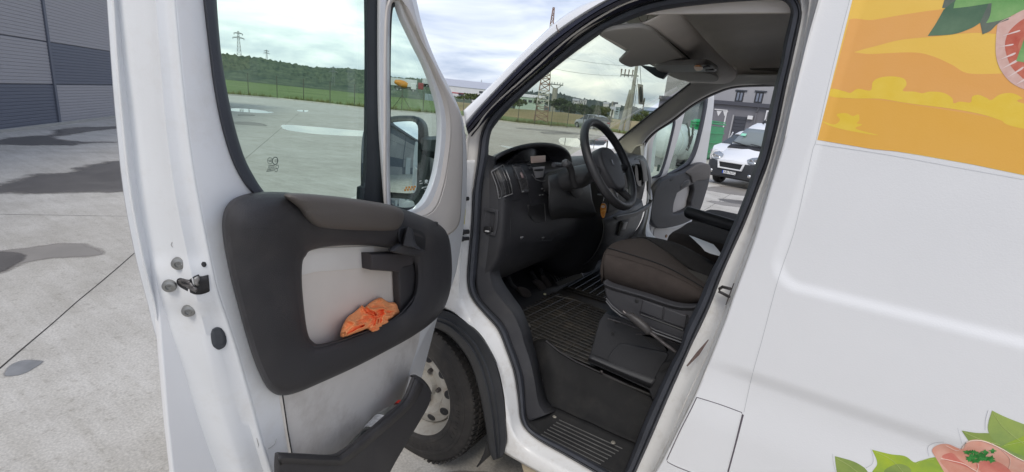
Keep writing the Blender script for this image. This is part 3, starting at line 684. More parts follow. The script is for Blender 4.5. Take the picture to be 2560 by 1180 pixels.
# ------------------------------------------------------------------ vehicles in the distance
lp = mat('silver_car_paint', (.36, .38, .40), .3, metal=.4, coat=.6); vw = mat('far_van_white', (.80, .80, .81), .3, coat=.5)
red_l = mat('tail_lamp_red', (.30, .01, .01), .25); chrome = mat('bright_trim', (.7, .7, .7), .15, metal=1)
def wheel(parent, x, y, z, r, side=1, m_rim=None, wd=.2):
    M = Matrix.Translation((x, y, z)) @ Matrix.Rotation(R(90) * side, 4, 'X')
    o = fin('wheel', lathe_me([(r * .62, -wd / 2), (r * .95, -wd / 2), (r, -wd * .35), (r, wd * .35), (r * .95, wd / 2), (r * .66, wd / 2), (r * .62, wd * .3)], M, 28), tyre_m, None, recenter=False); o.parent = parent
    q = fin('rim', lathe_me([(0.001, wd * .42), (r * .12, wd * .42), (r * .16, wd * .3), (r * .5, wd * .34), (r * .62, wd * .46), (r * .63, wd * .2)], M, 20), m_rim or steel, None, recenter=False); q.parent = o
def car(loc, rz, label, paint, scale=1.0, group=None, name='parked_car', suv=True):
    rt = root(name, loc, label, 'car', group, rz); S = scale
    # stations along x: bonnet forward (+x)
    st = [(-2.05, .35, .86, .70), (-2.0, .3, 1.02, .80), (-1.5, .25, 1.06, .88), (0, .22, 1.02, .90), (1.0, .22, 1.0, .89), (1.75, .25, .86, .84), (2.1, .32, .68, .66)]
    secs = [[Vector((x, s * w_, z)) * S for s, w_, z in ((-1, w_ * .93, z0), (-1, w_, z0 + .15), (-1, w_, z1 - .22), (-1, w_ * .9, z1), (1, w_ * .9, z1), (1, w_, z1 - .22), (1, w_, z0 + .15), (1, w_ * .93, z0))] for x, z0, z1, w_ in st]
    o = loft('body', secs, paint, None, recenter=False, angle=50); o.parent = rt
    cs = [(-1.95, 1.03, 1.05, .76), (-1.7, 1.0, 1.38, .70), (-1.2, 1.0, 1.52, .64), (.1, 1.0, 1.5, .64), (.75, 1.0, 1.18, .74), (1.1, .98, 1.0, .78)]
    secs = [[Vector((x, s * ww, z)) * S for s, ww, z in ((-1, .84, z0), (-1, w_, z1), (1, w_, z1), (1, .84, z0))] for x, z0, z1, w_ in cs]
    o = loft('window', secs, g_dark if False else mat('far_car_window', (.05, .06, .065), .12), None, recenter=False, angle=20); o.parent = rt
    cs = [(-1.72, 1.4, .70), (-1.15, 1.545, .62), (.1, 1.53, .62), (.4, 1.40, .66)]
    secs = [[Vector((x, -w_, z - .02)) * S, Vector((x, -w_ * .8, z + .02)) * S, Vector((x, w_ * .8, z + .02)) * S, Vector((x, w_, z - .02)) * S] for x, z, w_ in cs]
    o = loft('roof', secs, paint, None, recenter=False, closed=True); o.parent = rt
    for s in (-1, 1):
        for x in (-1.28, 1.32): wheel(rt, x * S, s * .80 * S, .34 * S, .34 * S, -s)
        bm = bmesh.new(); boxm(bm, Vector((-2.03 * S, s * .62 * S, .86 * S)), (.08 * S, .34 * S, .14 * S)); o = bmo('tail_light', bm, red_l, None, recenter=False); o.parent = rt
        bm = bmesh.new(); boxm(bm, Vector((1.98 * S, s * .56 * S, .66 * S)), (.12 * S, .3 * S, .12 * S)); o = bmo('headlight', bm, chrome, None, recenter=False); o.parent = rt
        for x in (-1.15, -.3, .5):
            bm = bmesh.new(); boxm(bm, Vector((x * S, s * .765 * S, 1.24 * S)), (.06 * S, .03 * S, .46 * S), Matrix.Rotation(R(s * 16), 3, 'X')); o = bmo('door_pillar', bm, paint, None, recenter=False); o.parent = rt
    bm = bmesh.new(); boxm(bm, Vector((-2.06 * S, 0, .62 * S)), (.03 * S, .5 * S, .12 * S)); o = bmo('number_plate', bm, vw, None, recenter=False); o.parent = rt
    bm = bmesh.new(); boxm(bm, Vector((-2.04 * S, 0, .40 * S)), (.1 * S, 1.5 * S, .18 * S)); o = bmo('bumper', bm, black, None, recenter=False, bevel=.03); o.parent = rt
    return rt
pc = gp(1476, 324); ang = el(1476, 300)[0]
car(pc, ang + R(38), 'silver grey hatchback parked by the fence, seen from behind through the windscreen', lp, .98)
# white delivery lorry and concrete mixer on the field track
def lorry(px, pyb, dist, rz, label, kind):
    p, a = far_pt(px, dist); p.z = 1.6 + dist * el(px, pyb)[1]; rt = root('mixer_truck' if kind == 'mixer' else 'lorry', p, label, 'lorry', None, a + rz)
    bm = bmesh.new(); boxm(bm, Vector((0, 0, .9)), (7.6, 2.2, .3)); o = bmo('chassis', bm, black, None, recenter=False); o.parent = rt
    if kind == 'box':
        bm = bmesh.new(); boxm(bm, Vector((-1.2, 0, 2.5)), (11.5, 2.4, 2.7)); o = bmo('trailer', bm, hallw, None, recenter=False, bevel=.08); o.parent = rt
        bm = bmesh.new(); boxm(bm, Vector((6.0, 0, 1.9)), (2.0, 2.3, 2.4)); o = bmo('cab', bm, mat('lorry_red', (.28, .05, .05), .5), None, recenter=False, bevel=.2); o.parent = rt
    elif kind == 'van':
        bm = bmesh.new(); boxm(bm, Vector((-1.2, 0, 2.1)), (5.0, 2.2, 2.0)); o = bmo('load_box', bm, hallw, None, recenter=False, bevel=.08); o.parent = rt
        bm = bmesh.new(); boxm(bm, Vector((2.6, 0, 1.8)), (1.9, 2.2, 1.8)); o = bmo('cab', bm, hallw, None, recenter=False, bevel=.2); o.parent = rt
    else:
        M = Matrix.Translation((-1.6, 0, 2.5)) @ Matrix.Rotation(R(-78), 4, 'Y')
        o = fin('mixing_drum', lathe_me([(.3, -2.4), (.9, -2.3), (1.25, -1.0), (1.2, .4), (.6, 2.2), (.3, 2.3)], M, 20), mat('mixer_orange', (.62, .25, .03), .5), None, recenter=False); o.parent = rt
        bm = bmesh.new(); boxm(bm, Vector((2.9, 0, 1.9)), (1.9, 2.3, 2.2)); o = bmo('cab', bm, hallw, None, recenter=False, bevel=.2); o.parent = rt
        bm = bmesh.new(); boxm(bm, Vector((3.0, 0, 2.3)), (1.96, 2.0, .7)); o = bmo('cab_window', bm, wdk, None, recenter=False); o.parent = rt
    for x in (-2.8, -1.6, 2.8): 
        for s in (-1, 1): wheel(rt, x, s * 1.0, .5, .5, -s)
lorry(1010, 224, 195, -math.pi / 2 , 'white box lorry with a red cab on the field, behind the mixer truck', 'box')
lorry(1012, 228, 185, -math.pi / 2, 'mixer truck with an orange drum on the meadow, seen through the quarter window', 'mixer')
lorry(1078, 219, 200, -math.pi / 2 + .5, 'white lorry by the edge of the quarter window, right of the mixer truck', 'van')
# corrugated metal hoarding on the field
p0, p1 = far_pt(1062, 120)[0], far_pt(1112, 120)[0]; z0 = 1.6 + 120 * el(1085, 247)[1]; z1 = 1.6 + 120 * el(1085, 236)[1]
hd = root('metal_hoarding', (p0.x, p0.y, z0 - .5), 'grey corrugated metal hoarding standing on the meadow behind the wire fence', 'hoarding'); hm = mat('hoarding_grey', (.33, .37, .42), .5, metal=.2)
for k in range(12):
    q = p0 + (p1 - p0) * (k + .5) / 12; box('panel', (q.x, q.y, (z0 - .5 + z1) / 2), ((p1 - p0).length / 12 * .86, .06, z1 - z0 + .5), hm, hd, Matrix.Rotation(math.atan2((p1 - p0).y, (p1 - p0).x), 3, 'Z'), smooth=False)
# concrete marker post with pale foot near the car
pq = gp(1521, 326); bm = bmesh.new(); tube_into(bm, [pq, pq + Vector((.15, 0, 2.3))], .09, 8); tag(bmo('gate_post', bm, post_m, None), 'thick dark gate post with a pale foot right of the parked grey car', 'post')
tag(box('concrete_block', gp(1519, 327) + Vector((0, 0, .18)), (.5, .35, .4), conc_pole, None, bevel=.05), 'small pale concrete block at the foot of the dark gate post', 'block')
p, a = far_pt(1533, 480); zb = 1.6 + 480 * el(1533, 268)[1]; zt = 1.6 + 480 * el(1533, 253)[1]; bm = bmesh.new(); tube_into(bm, [Vector((p.x, p.y, zb - 3)), Vector((p.x, p.y, zt))], [.9, .5], 8); tag(bmo('chimney', bm, conc_pole, None), 'thin factory chimney on the hill above the pale blue house', 'chimney')
p, a = far_pt(1611, 100); zt = 1.6 + 100 * el(1611, 245)[1]; bm = bmesh.new(); tube_into(bm, [Vector((p.x, p.y, -1)), Vector((p.x, p.y, zt))], .13, 8); tag(bmo('lamp_post', bm, post_m, None), 'thin dark pole left of the blue grey hall', 'pole')

# ------------------------------------------------------------------ warehouse on the left, running on behind the camera
w0 = gp(0, 331); w1 = gp(148, 305.5); w2 = gp(285, 293.5); wd_ = (w2 - w0).normalized()
wh_l = mat('light_grey_sandwich_panel', (.30, .29, .30), .6, var=.03, vscale=.8, bump=.2, bscale=60)
wh_d = mat('slate_grey_sandwich_panel', (.105, .115, .145), .6, var=.04, vscale=.8, bump=.2, bscale=60)
WF = Frame(w0, wd_, (0, 0, 1))
if WF.N.dot(CAMP - w0) < 0: WF = Frame(w0, -wd_, (0, 0, 1))
wr = root('warehouse', w0, 'large warehouse clad in ribbed light and dark grey panels left of the open van door', 'warehouse')
uj = WF.loc(148, 305)[0]; sgn = 1 if WF.loc(285, 293)[0] > 0 else -1
PW = 5.6
def rib_panel(u0, u1, v0, v1, m, pitch=.075):
    rows = []; v = v0; n = max(1, round((v1 - v0) / pitch)); p_ = (v1 - v0) / n
    for k in range(n):
        z = v0 + k * p_
        for dz, dw in ((.003, -.009), (.012, 0), (p_ - .012, 0), (p_ - .003, -.009)): rows.append([WF.P(u0, z + dz, dw), WF.P(u1, z + dz, dw)])
    return surf('wall_panel', rows, m, wr, smooth=False)
ks = list(range(-6, 3))
for k in ks:
    a_, b_ = uj + k * PW + .06, uj + (k + 1) * PW - .06
    for i, (v0, v1) in enumerate(((0, .95), (.97, 1.93), (1.95, 3.6), (3.62, 4.3), (4.32, 5.0))):
        left = (k % 2 == 1) if sgn > 0 else (k % 2 == 0)
        if left: m = (wh_d, wh_l, wh_l, wh_l, wh_d)[i]
        else: m = (wh_l, wh_d, wh_l, wh_l, wh_d)[i]
        rib_panel(a_, b_, v0, v1, m)
for k in ks + [3]:
    fbox('joint_post', WF, uj + k * PW - .05, uj + k * PW + .05, 0, 5.0, -.03, .03, wh_d, wr, bevel=.005)
fbox('roof_edge', WF, uj - 6 * PW, uj + 3 * PW, 5.0, 5.25, -.2, .25, wh_d, wr)
fbox('building_core', WF, uj - 6 * PW, uj + 3 * PW, 0, 5.05, -14, -.035, wh_d, wr, smooth=False)
fbox('base_strip', WF, uj - 6 * PW, uj + 3 * PW, 0, .06, -.02, .05, conc_pole, wr)
lgrey_w = mat('pale_grey_door', (.42, .43, .44), .5)
# a pale door in the part seen in the mirror
fbox('door_leaf', WF, uj - 4.3 * PW, uj - 4.1 * PW, 0.02, 2.3, 0, .05, lgrey_w, wr)
# ------------------------------------------------------------------ grey building, right
BF = YP(45); slate = mat('anthracite_render', (.16, .157, .175), .85, var=.06, vscale=1); lgrey = mat('mid_grey_render', (.33, .325, .34), .85, var=.06, vscale=.7)
gb = root('office_building', (-8, 45, 0), 'two storey grey building with small upper windows behind the white van', 'building')
def bz(px, py): return BF.loc(px, py)
e0 = bz(1850, 258); uL, uR = bz(1640, 300)[0] , bz(2080, 300)[0]; ez = e0[1]; wz = bz(1850, 250)
fbox('lower_wall', BF, uL, uR, -.1, ez, -8, 0, slate, gb, smooth=False)
fbox('upper_wall', BF, uL, uR, ez + .02, ez + 5, -9, -1.2, lgrey, gb, smooth=False)
fbox('canopy_edge', BF, uL, uR, ez - .22, ez + .1, -1.3, .3, mat('dark_fascia', (.06, .06, .075), .5), gb)
BU = BF.at(-1.2)
for (x0, y0, x1, y1) in ((1836, 229, 1862, 254), (1884, 231, 1911, 257)):
    a_, c_ = BU.loc(x0, y1 - (y1 - y0) * .0), BU.loc(x1, y0)
    f_ = fbox('window', BU, a_[0], c_[0], a_[1], c_[1], 0, .04, mat('window_frame_dark', (.03, .03, .035), .4), gb)
    fbox('pane', BU, a_[0] + .12, (a_[0] + c_[0]) / 2 - .05, a_[1] + .12, c_[1] - .12, .041, .06, mat('blue_grey_pane', (.18, .20, .25), .1), f_)
    fbox('pane', BU, (a_[0] + c_[0]) / 2 + .05, c_[0] - .12, a_[1] + .12, c_[1] - .12, .041, .06, mat('blue_grey_pane', (.18, .20, .25), .1), f_)
    fbox('sill', BU, a_[0] - .1, c_[0] + .1, a_[1] - .12, a_[1] - .02, 0, .12, hallw, f_)
    fbox('lintel', BU, a_[0] - .1, c_[0] + .2, c_[1] + .01, c_[1] + .12, 0, .10, wdk, f_)
# roller door, lamp, air conditioner, white framed doorway
a_, c_ = bz(1825, 345), bz(1868, 293)
f_ = fbox('roller_door', BF, a_[0], c_[0], -.05, c_[1], .005, .05, mat('roller_door_slats', (.045, .047, .06), .5), gb)
for k in range(9): fbox('slat', BF, a_[0] + .05, c_[0] - .05, .1 + k * c_[1] / 9.3, .1 + (k + .88) * c_[1] / 9.3, .05, .08, mat('roller_door_slats', (.045, .047, .06), .5), f_, bevel=.01)
fbox('door_jamb', BF, a_[0] - .16, a_[0] - .04, -.05, c_[1] + .1, .005, .09, lgrey, gb)
q = bz(1876, 294); fbox('wall_lamp', BF, q[0] - .2, q[0] + .2, q[1] - .15, q[1] + .15, .01, .25, hallw, gb)
q0, q1 = bz(1912, 300), bz(1925, 277)
ac = fbox('air_conditioner', BF, q0[0], q0[0] + 1.0, q1[1] - .85, q1[1], .02, .45, hallw, gb, bevel=.03)
fbox('grille', BF, q0[0] + .12, q0[0] + .75, q1[1] - .72, q1[1] - .12, .452, .47, slate, ac)
q0, q1 = bz(1787, 272), bz(1820, 272)
for uu0, uu1, vv0, vv1 in ((q0[0], q1[0], q0[1] - .08, q0[1]), (q1[0] - .1, q1[0], 0, q0[1] - .1)): fbox('white_frame', BF, uu0, uu1, vv0, vv1, .01, .08, hallw, gb)
for px in (1797, 1813):
    q = bz(px, 283); ob = plate_uv('arrow_mark', [(q[0] - .22, q[1] + .2), (q[0] + .22, q[1] + .2), (q[0], q[1] - .25)], BF.at(.02), .012, hallw, gb, bevel=.001, smooth=False)
tube('down_pipe', [BF.P(bz(1893, 275)[0], 0, .12), BF.P(bz(1893, 275)[0], ez - .7, .12), BF.P(bz(1898, 266)[0], ez - .25, .25)], .07, slate, gb)

# ------------------------------------------------------------------ green container, white tanks
grn = mat('green_container_paint', (.02, .33, .11), .5, var=.12, vscale=1.5, dirt=(.05, .24, .10), dscale=2)
cB = gp(1786, 402); cT = 1.6 + (cB - CAMP).xy.length * el(1786, 302)[1]
gc = root('waste_container', (cB.x - 1.2, cB.y + 1, 0), 'bright green ribbed waste container behind the open passenger door', 'container')
cw = 4.6; x1 = gp(1806, 404).x - .6; x0 = YP(22.8).loc(1722, 360)[0]; cw = x1 - x0
def cbox(n, a0, a1, b0, b1, z0, z1, m=grn, bv=.02): return box(n, ((a0 + a1) / 2, (b0 + b1) / 2, (z0 + z1) / 2), (a1 - a0, b1 - b0, z1 - z0), m, gc, bevel=bv)
y0 = cB.y - 1.5; H_ = 1.62
cbox('shell', x0, x1, y0, y0 + 4, .12, H_)
for k in range(4): cbox('rib', x0 - .02, x1 + .05, y0 - .05, y0 + 4, .35 + k * .45, .43 + k * .45)
for k in range(3): cbox('upright', x0 + (cw - .08) * k / 2, x0 + .08 + (cw - .08) * k / 2, y0 - .07, y0, .12, H_)
lid = [[Vector((x0, y0 - .1, H_ + .01)), Vector((x0, y0 + .6, H_ + .22)), Vector((x0, y0 + 4, H_ + .22))], [Vector((x1, y0 - .1, H_ + .01)), Vector((x1, y0 + .6, H_ + .22)), Vector((x1, y0 + 4, H_ + .22))]]
surf('lid', lid, grn, gc, thick=.05, smooth=False)
cbox('skid', x0 + .2, x0 + .4, y0, y0 + 4, 0, .12); cbox('skid', x1 - .4, x1 - .2, y0, y0 + 4, 0, .12)
tnk = mat('white_tank_paint', (.62, .65, .64), .4, var=.04, vscale=1, dirt=(.45, .46, .44), dscale=3)
def tank(px, pyc, r, length, y, label):
    f_ = YP(y); u, v = f_.loc(px, pyc); rt = root('storage_tank', (u, y, 0), label, 'tank', 'white fuel tanks beside the green container'); M = Matrix.Translation((u, y, v)) @ Matrix.Rotation(R(-90), 4, 'X')
    prof = [(0.001, -.35), (r * .5, -.31), (r * .85, -.18), (r, 0), (r, length), (r * .85, length + .18), (.001, length + .35)]
    fin('tank_shell', lathe_me(prof, M, 36), tnk, rt)
    for z in (.25, length - .25): fin('hoop', lathe_me([(r + .005, z - .05), (r + .03, z - .05), (r + .03, z + .05), (r + .005, z + .05)], M, 36), tnk, rt)
    fin('manhole_cover', lathe_me([(.001, .07), (.13, .06), (.15, .03), (.15, -.05)], Matrix.Translation((u, y + .9, v + r)), 20), steel, rt)
    for dy in (.3, length - .4): box('cradle', (u, y + dy, (v - r) / 2 + .05), (r * 1.5, .25, max(.1, v - r + .3)), steel, rt)
    return u, v
u1_, v1_ = tank(1706, 362, .56, 1.8, 17.5, 'white cylindrical tank with black hoses hanging on its end')
tank(1660, 352, .60, 2.2, 16.0, 'left white cylindrical tank behind the passenger quarter window')
for k in range(3):
    pts = [Vector((u1_ + .1 + .5 * math.sin(i * .5 + k) * (.5 + .1 * k), 17.5 - .42 - .03 * k, v1_ + .55 - i * .12 + .25 * math.cos(i * .9 + k))) for i in range(12)]
    tag(tube('hose', [Vector(p) for p in [tuple(q) for q in pts]], .035, black, None, 6), ('upper', 'middle', 'lower')[k] + ' black hose looped on the end of the white tank', 'hose', 'hoses on the tank')
g2 = gp(1822, 378); car((-2.6, 21.5, 0), R(252), 'white car half hidden between the green container and the white van', vw, 1.0)
# ------------------------------------------------------------------ second white van, facing the yard
def far_van():
    base = gp(1800, 452); rt = root('panel_van', (-2.10, 13.45, 0), 'white panel van with black bumper and white framed grille beyond the open passenger door', 'van', None, R(251)); S = .76
    # x forward, origin at the nose
    def sec(x, z0, z1, w0, w1, r=.12):
        return [Vector((x, -w0 * .96, z0)), Vector((x, -w0, z0 + .12)), Vector((x, -w0, (z0 + z1) * .5)), Vector((x, -w1 - .02, z1 - r)), Vector((x, -w1 + r, z1)), Vector((x, 0, z1 + .03)), Vector((x, w1 - r, z1)), Vector((x, w1 + .02, z1 - r)), Vector((x, w0, (z0 + z1) * .5)), Vector((x, w0, z0 + .12)), Vector((x, w0 * .96, z0))]
    st = [(-.02, .55, .95, .80, .70), (-.12, .42, 1.02, .93, .82), (-.45, .38, 1.16, .99, .86), (-.95, .36, 1.34, 1.0, .90), (-1.15, .36, 1.46, 1.0, .88), (-1.95, .36, 2.16, 1.0, .76), (-2.15, .36, 2.30, 1.0, .74), (-2.6, .36, 2.42, 1.0, .76), (-5.3, .36, 2.44, 1.0, .78), (-5.38, .4, 2.36, .96, .74)]
    secs = [[p * S for p in sec(*s)] for s in st]
    o = loft('body', secs, vw, None, recenter=False, angle=40); o.parent = rt
    def xat(z, lo=4, hi=5):
        (xa, _, za, _, wa), (xb, _, zb, _, wb) = st[lo], st[hi]; t = (z - za) / (zb - za); return xa + (xb - xa) * t, wa + (wb - wa) * t
    rows = []
    for z in (1.50, 1.65, 1.8, 1.95, 2.12):
        x, w_ = xat(z); rows.append([Vector((x + .035 - .05 * (abs(s) ** 2), s * (w_ - .07), z + .055)) * S for s in (-1, -.6, -.2, .2, .6, 1)])
    g_ = surf('windscreen', rows, mat('reflecting_windscreen', (.19, .215, .21), .08, spec=.8), None, recenter=False, thick=.01); g_.parent = rt
    sv = fbox('sticker', Frame(Vector((-1.52, 0, 1.84)) * S, (0, 1, 0), (-.62, 0, .55)), -.5, -.35, -.02, .08, .04, .06, mat('sticker_green', (.3, .7, .5), .5), None, recenter=False); sv.parent = g_
    # scuttle and wipers
    rows = [[Vector((x, s * w_, z)) * S for s in (-1, -.5, 0, .5, 1)] for x, w_, z in ((-1.0, .84, 1.375), (-1.17, .80, 1.52))]
    o = surf('scuttle_panel', rows, black, None, recenter=False, thick=.02); o.parent = rt
    for y0, y1, z1 in ((-.1, -.75, 1.62), (.6, -.05, 1.60)):
        bm = bmesh.new(); tube_into(bm, [Vector((-1.12, y0, 1.50)) * S, Vector((-1.16, (y0 + y1) / 2, 1.57)) * S, Vector((-1.2, y1, z1 + .0)) * S], .012, 5); o = bmo('wiper', bm, black, None, recenter=False); o.parent = rt
    bump = mat('black_bumper_plastic', (.035, .037, .042), .5)
    st2 = [(.05, .50, .84, .70), (.02, .36, .90, .86), (-.10, .30, .90, .97), (-.40, .28, .86, 1.02), (-.62, .30, .80, 1.02)]
    secs = [[Vector((x, -w_, z0)) * S, Vector((x, -w_, z1)) * S, Vector((x, 0, z1)) * S, Vector((x, w_, z1)) * S, Vector((x, w_, z0)) * S] for x, z0, z1, w_ in st2]
    o = loft('bumper', secs, bump, None, recenter=False, angle=50); o.parent = rt
    GF = Frame(Vector((.055, 0, 0)) * S, (0, 1, 0), (0, 0, 1))
    def tilt(y, z, w): return GF.P(y * S, z * S, w * S)
    fr = plate_uv('grille_frame', [(p[0] * S, p[1] * S) for p in [(-.52, .93), (.52, .93), (.46, .64), (-.46, .64)]], GF.at(.05), .06, vw, None, [[(p[0] * S, p[1] * S) for p in [(-.45, .88), (.45, .88), (.40, .69), (-.40, .69)]]], bevel=.01, smooth=False, recenter=False); fr.parent = rt
    o = plate_uv('grille', [(p[0] * S, p[1] * S) for p in [(-.46, .89), (.46, .89), (.41, .68), (-.41, .68)]], GF.at(.025), .02, black, None, bevel=.002, smooth=False, recenter=False); o.parent = rt
    pl_ = plate_uv('number_plate', rrect(-.26 * S, .26 * S, .47 * S, .58 * S, .01), GF.at(.03), .015, mat('plate_white', (.75, .75, .74), .5), None, bevel=.002, recenter=False); pl_.parent = rt
    t_ = text('plate_lettering', 'AB-767CX', GF.at(.031), -.20 * S, .49 * S, .095, black, None); t_.parent = pl_; 
    b_ = plate_uv('blue_band', rrect(-.26 * S, -.215 * S, .47 * S, .58 * S, .005), GF.at(.033), .003, mat('plate_blue', (.02, .08, .45), .5), None, bevel=.0005, recenter=False); b_.parent = pl_
    for s in (-1, 1):
        rows = [[Vector((x, s * y, z)) * S for x, y, z in r_] for r_ in (((-.10, .48, 1.035), (-.30, .55, 1.12), (-.52, .84, 1.20)), ((-.02, .56, .95), (-.12, .78, 1.0), (-.42, 1.0, 1.12)), ((-.02, .62, .92), (-.10, .88, .90), (-.34, 1.01, 1.0)))]
        h_ = surf('headlight', rows, mat('headlamp_lens', (.42, .44, .46), .12, metal=.5), None, recenter=False, thick=.05, off=0); h_.parent = rt
        for yy, zz_ in ((.66, 1.0), (.80, 1.02)):
            M = Matrix.Translation(Vector((-.08 - (yy - .6) * .4, s * yy, zz_)) * S) @ Matrix.Rotation(R(90), 4, 'Y'); q = fin('lamp_reflector', lathe_me([(.001, 0), (.05, .01), (.065, .05), (.075, .055)], M, 14), chrome, None, recenter=False); q.parent = h_
        bm = bmesh.new(); boxm(bm, Vector((.0, s * .74, .50)) * S, (.1, .1, .1)); o = bmo('fog_lamp', bm, chrome, None, recenter=False, bevel=.03); o.parent = rt
        for x in (-.95, -4.3): wheel(rt, x * S, s * .88 * S, .27, .27, -s)
    bm = bmesh.new(); tube_into(bm, [Vector((-2.45, -.35, 2.43)) * S, Vector((-2.62, -.35, 2.58)) * S], [.035, .015], 6); o = bmo('aerial', bm, black, None, recenter=False); o.parent = rt
far_van()

# =================================================================== THE VAN
van = root('delivery_van', (0.6, 1.0, 0), 'large white delivery van with both front doors open and fruit artwork on its side', 'van')
# closed outline of the door opening, traced on its planes
S_IN = [(1880, -1), (1930, -4), (1960, 0), (1976, 16), (1978, 40), (1962, 109), (1954, 158), (1939, 216), (1922, 290), (1902, 382), (1884, 427), (1869, 478), (1841, 548), (1822, 590), (1803, 636), (1776, 687), (1748, 755), (1716, 820), (1702, 868), (1677, 914), (1641, 990), (1614, 1050), (1587, 1120), (1566, 1172), (1556, 1190), (1540, 1188), (1500, 1165), (1420, 1122), (1334, 1078), (1315, 1051), (1311, 1017), (1307, 949), (1293, 899), (1276, 855), (1263, 822), (1246, 799), (1215, 768), (1195, 741), (1186, 710), (1189, 680), (1197, 582), (1202, 480), (1210, 430), (1219, 390), (1220, 365), (1228, 325), (1252, 292), (1309, 234), (1377, 176), (1445, 122), (1499, 81), (1531, 67), (1607, 36), (1681, 19), (1760, 9), (1820, 3)]
S_OUT = [(1880, -32), (1940, -34), (1985, -22), (2001, 0), (2004, 25), (1997, 64), (1980, 142), (1964, 211), (1946, 300), (1935, 344), (1917, 412), (1897, 463), (1874, 524), (1851, 580), (1830, 625), (1803, 687), (1776, 758), (1748, 820), (1728, 860), (1696, 933), (1668, 996), (1628, 1090), (1588, 1180), (1572, 1218), (1552, 1224), (1500, 1188), (1420, 1141), (1351, 1102), (1317, 1075), (1302, 1048), (1297, 1000), (1286, 932), (1269, 882), (1246, 824), (1212, 785), (1178, 742), (1169, 700), (1173, 632), (1180, 548), (1183, 480), (1190, 430), (1194, 400), (1201, 339), (1215, 305), (1242, 268), (1343, 180), (1445, 91), (1547, 30), (1620, 2), (1700, -14), (1790, -26)]
def mixpts(a, b, t): return [((p[0] * (1 - t) + q[0] * t), (p[1] * (1 - t) + q[1] * t)) for p, q in zip(a, b)]
si = resample(smooth2(S_IN, True), 320, True); so_ = resample(smooth2(S_OUT, True), 320, True)
# pair each inner point with the nearest outer one so the rubber keeps its width
so2 = []
dense = resample(smooth2(S_OUT, True), 2400, True)
for p in si: so2.append(min(dense, key=lambda q: (q[0] - p[0]) ** 2 + (q[1] - p[1]) ** 2))
so2 = [tuple((so2[i - 2][a] + so2[i - 1][a] + so2[i][a] + so2[(i + 1) % 320][a] + so2[(i + 2) % 320][a]) / 5 for a in (0, 1)) for i in range(320)]
rows = []
for t_, y_ in ((0, .105), (.08, .078), (.35, .06), (.62, .058), (.78, .068), (.86, .062), (1.0, .072)):
    f_ = YP(y_); rows.append([f_.W(*p) for p in mixpts(si, so2, t_)])
seal = surf('door_seal', rows, rub, van, closed=True, thick=.006, off=0)

# ---- B pillar side of the opening: white jamb, groove, then the outer skin
LA = [(2026, -40), (2025, 0), (2015, 71), (1997, 152), (1974, 242), (1965, 280), (1945, 359), (1922, 443), (1902, 509), (1886, 572), (1860, 640), (1826, 730), (1798, 810), (1770, 880), (1740, 945), (1712, 1005), (1676, 1090), (1632, 1180), (1610, 1225)]
LB = [(2062, -60), (2048, 0), (2023, 89), (2000, 183), (1975, 290), (1958, 369), (1932, 453), (1894, 580), (1868, 655), (1835, 744), (1814, 804), (1788, 870), (1766, 925), (1740, 987), (1701, 1066), (1660, 1147), (1641, 1180), (1615, 1235)]
LS = [(1992, -40), (2001, 0), (2004, 25), (1997, 64), (1980, 142), (1964, 211), (1946, 300), (1935, 344), (1917, 412), (1897, 463), (1874, 524), (1851, 580), (1830, 625), (1803, 687), (1776, 758), (1748, 820), (1728, 860), (1696, 933), (1668, 996), (1628, 1090), (1588, 1180), (1570, 1225)]
def at_y(pts, n=90, y0=-30, y1=1215):
    d = smooth2(pts, False, 12); o = []
    for i in range(n):
        y = y0 + (y1 - y0) * i / (n - 1)
        for a, c in zip(d, d[1:]):
            if a[1] <= y <= c[1]: o.append((a[0] + (c[0] - a[0]) * (y - a[1]) / max(1e-6, c[1] - a[1]), y)); break
        else: o.append((d[-1][0], y) if y > d[0][1] else (d[0][0], y))
    return o
ys, ya, yb = at_y(LS), at_y(LA), at_y(LB)
rows = []
for a_, b_, t_, y_ in ((ys, ya, 0, .074), (ys, ya, .15, .078), (ys, ya, .5, .080), (ys, ya, .85, .066), (ya, yb, -.04, .052), (ya, yb, .10, .056), (ya, yb, .35, .044), (ya, yb, .62, .030), (ya, yb, .78, .018), (ya, yb, .86, .022), (ya, yb, .97, .010), (ya, yb, 1.0, .0012)):
    f_ = YP(y_); rows.append([f_.W(*p) for p in mixpts(a_, b_, t_)])
surf('pillar_jamb', rows, sillw, van, thick=.003, angle=60)

# ---- outer side skin with its pressed recess and lower swage
lb3 = [YP(0).W(*p) for p in at_y(LB, 200, -55, 1230)]; lb3 = sorted([(p.z, p.x) for p in lb3])
def xB(z):
    if z <= lb3[0][0]: return lb3[0][1]
    if z >= lb3[-1][0]: return lb3[-1][1] - (z - lb3[-1][0]) * .05
    for (z0, x0), (z1, x1) in zip(lb3, lb3[1:]):
        if z <= z1: return x0 + (x1 - x0) * (z - z0) / (z1 - z0)
def sst(a, c, v): t = max(0, min(1, (v - a) / (c - a))); return t * t * (3 - 2 * t)
def skin_y(x, z):
    """how far inward the metal lies"""
    y = 0.055 * max(0, z - 1.45) ** 1.7 + 0.10 * max(0, .75 - z) ** 2
    edge_x = -.060 + .028 * math.tanh((z - 1.24) * 3)          # pressed recess begins here
    # rounded lower corner of the recess
    cx, cz, r = edge_x + .10, 1.235 + .07, .07
    dxl = x - edge_x; dzl = z - 1.205
    d = min(dxl, dzl)
    if dxl < .09 and dzl < .09: d = .09 - math.hypot(.09 - dxl, .09 - dzl)
    y += .0085 * sst(.0, .036, d)
    # crease under the waist: turns in, then swells out again
    y += .009 * sst(.966, .914, z) * sst(-.16, -.02, x) * .75 + .009 * sst(.966, .914, z) * .25 * 1.0
    y -= .008 * sst(.905, .74, z)
    return y
zs = [.44 + i * .0058 for i in range(337)]
rows = []
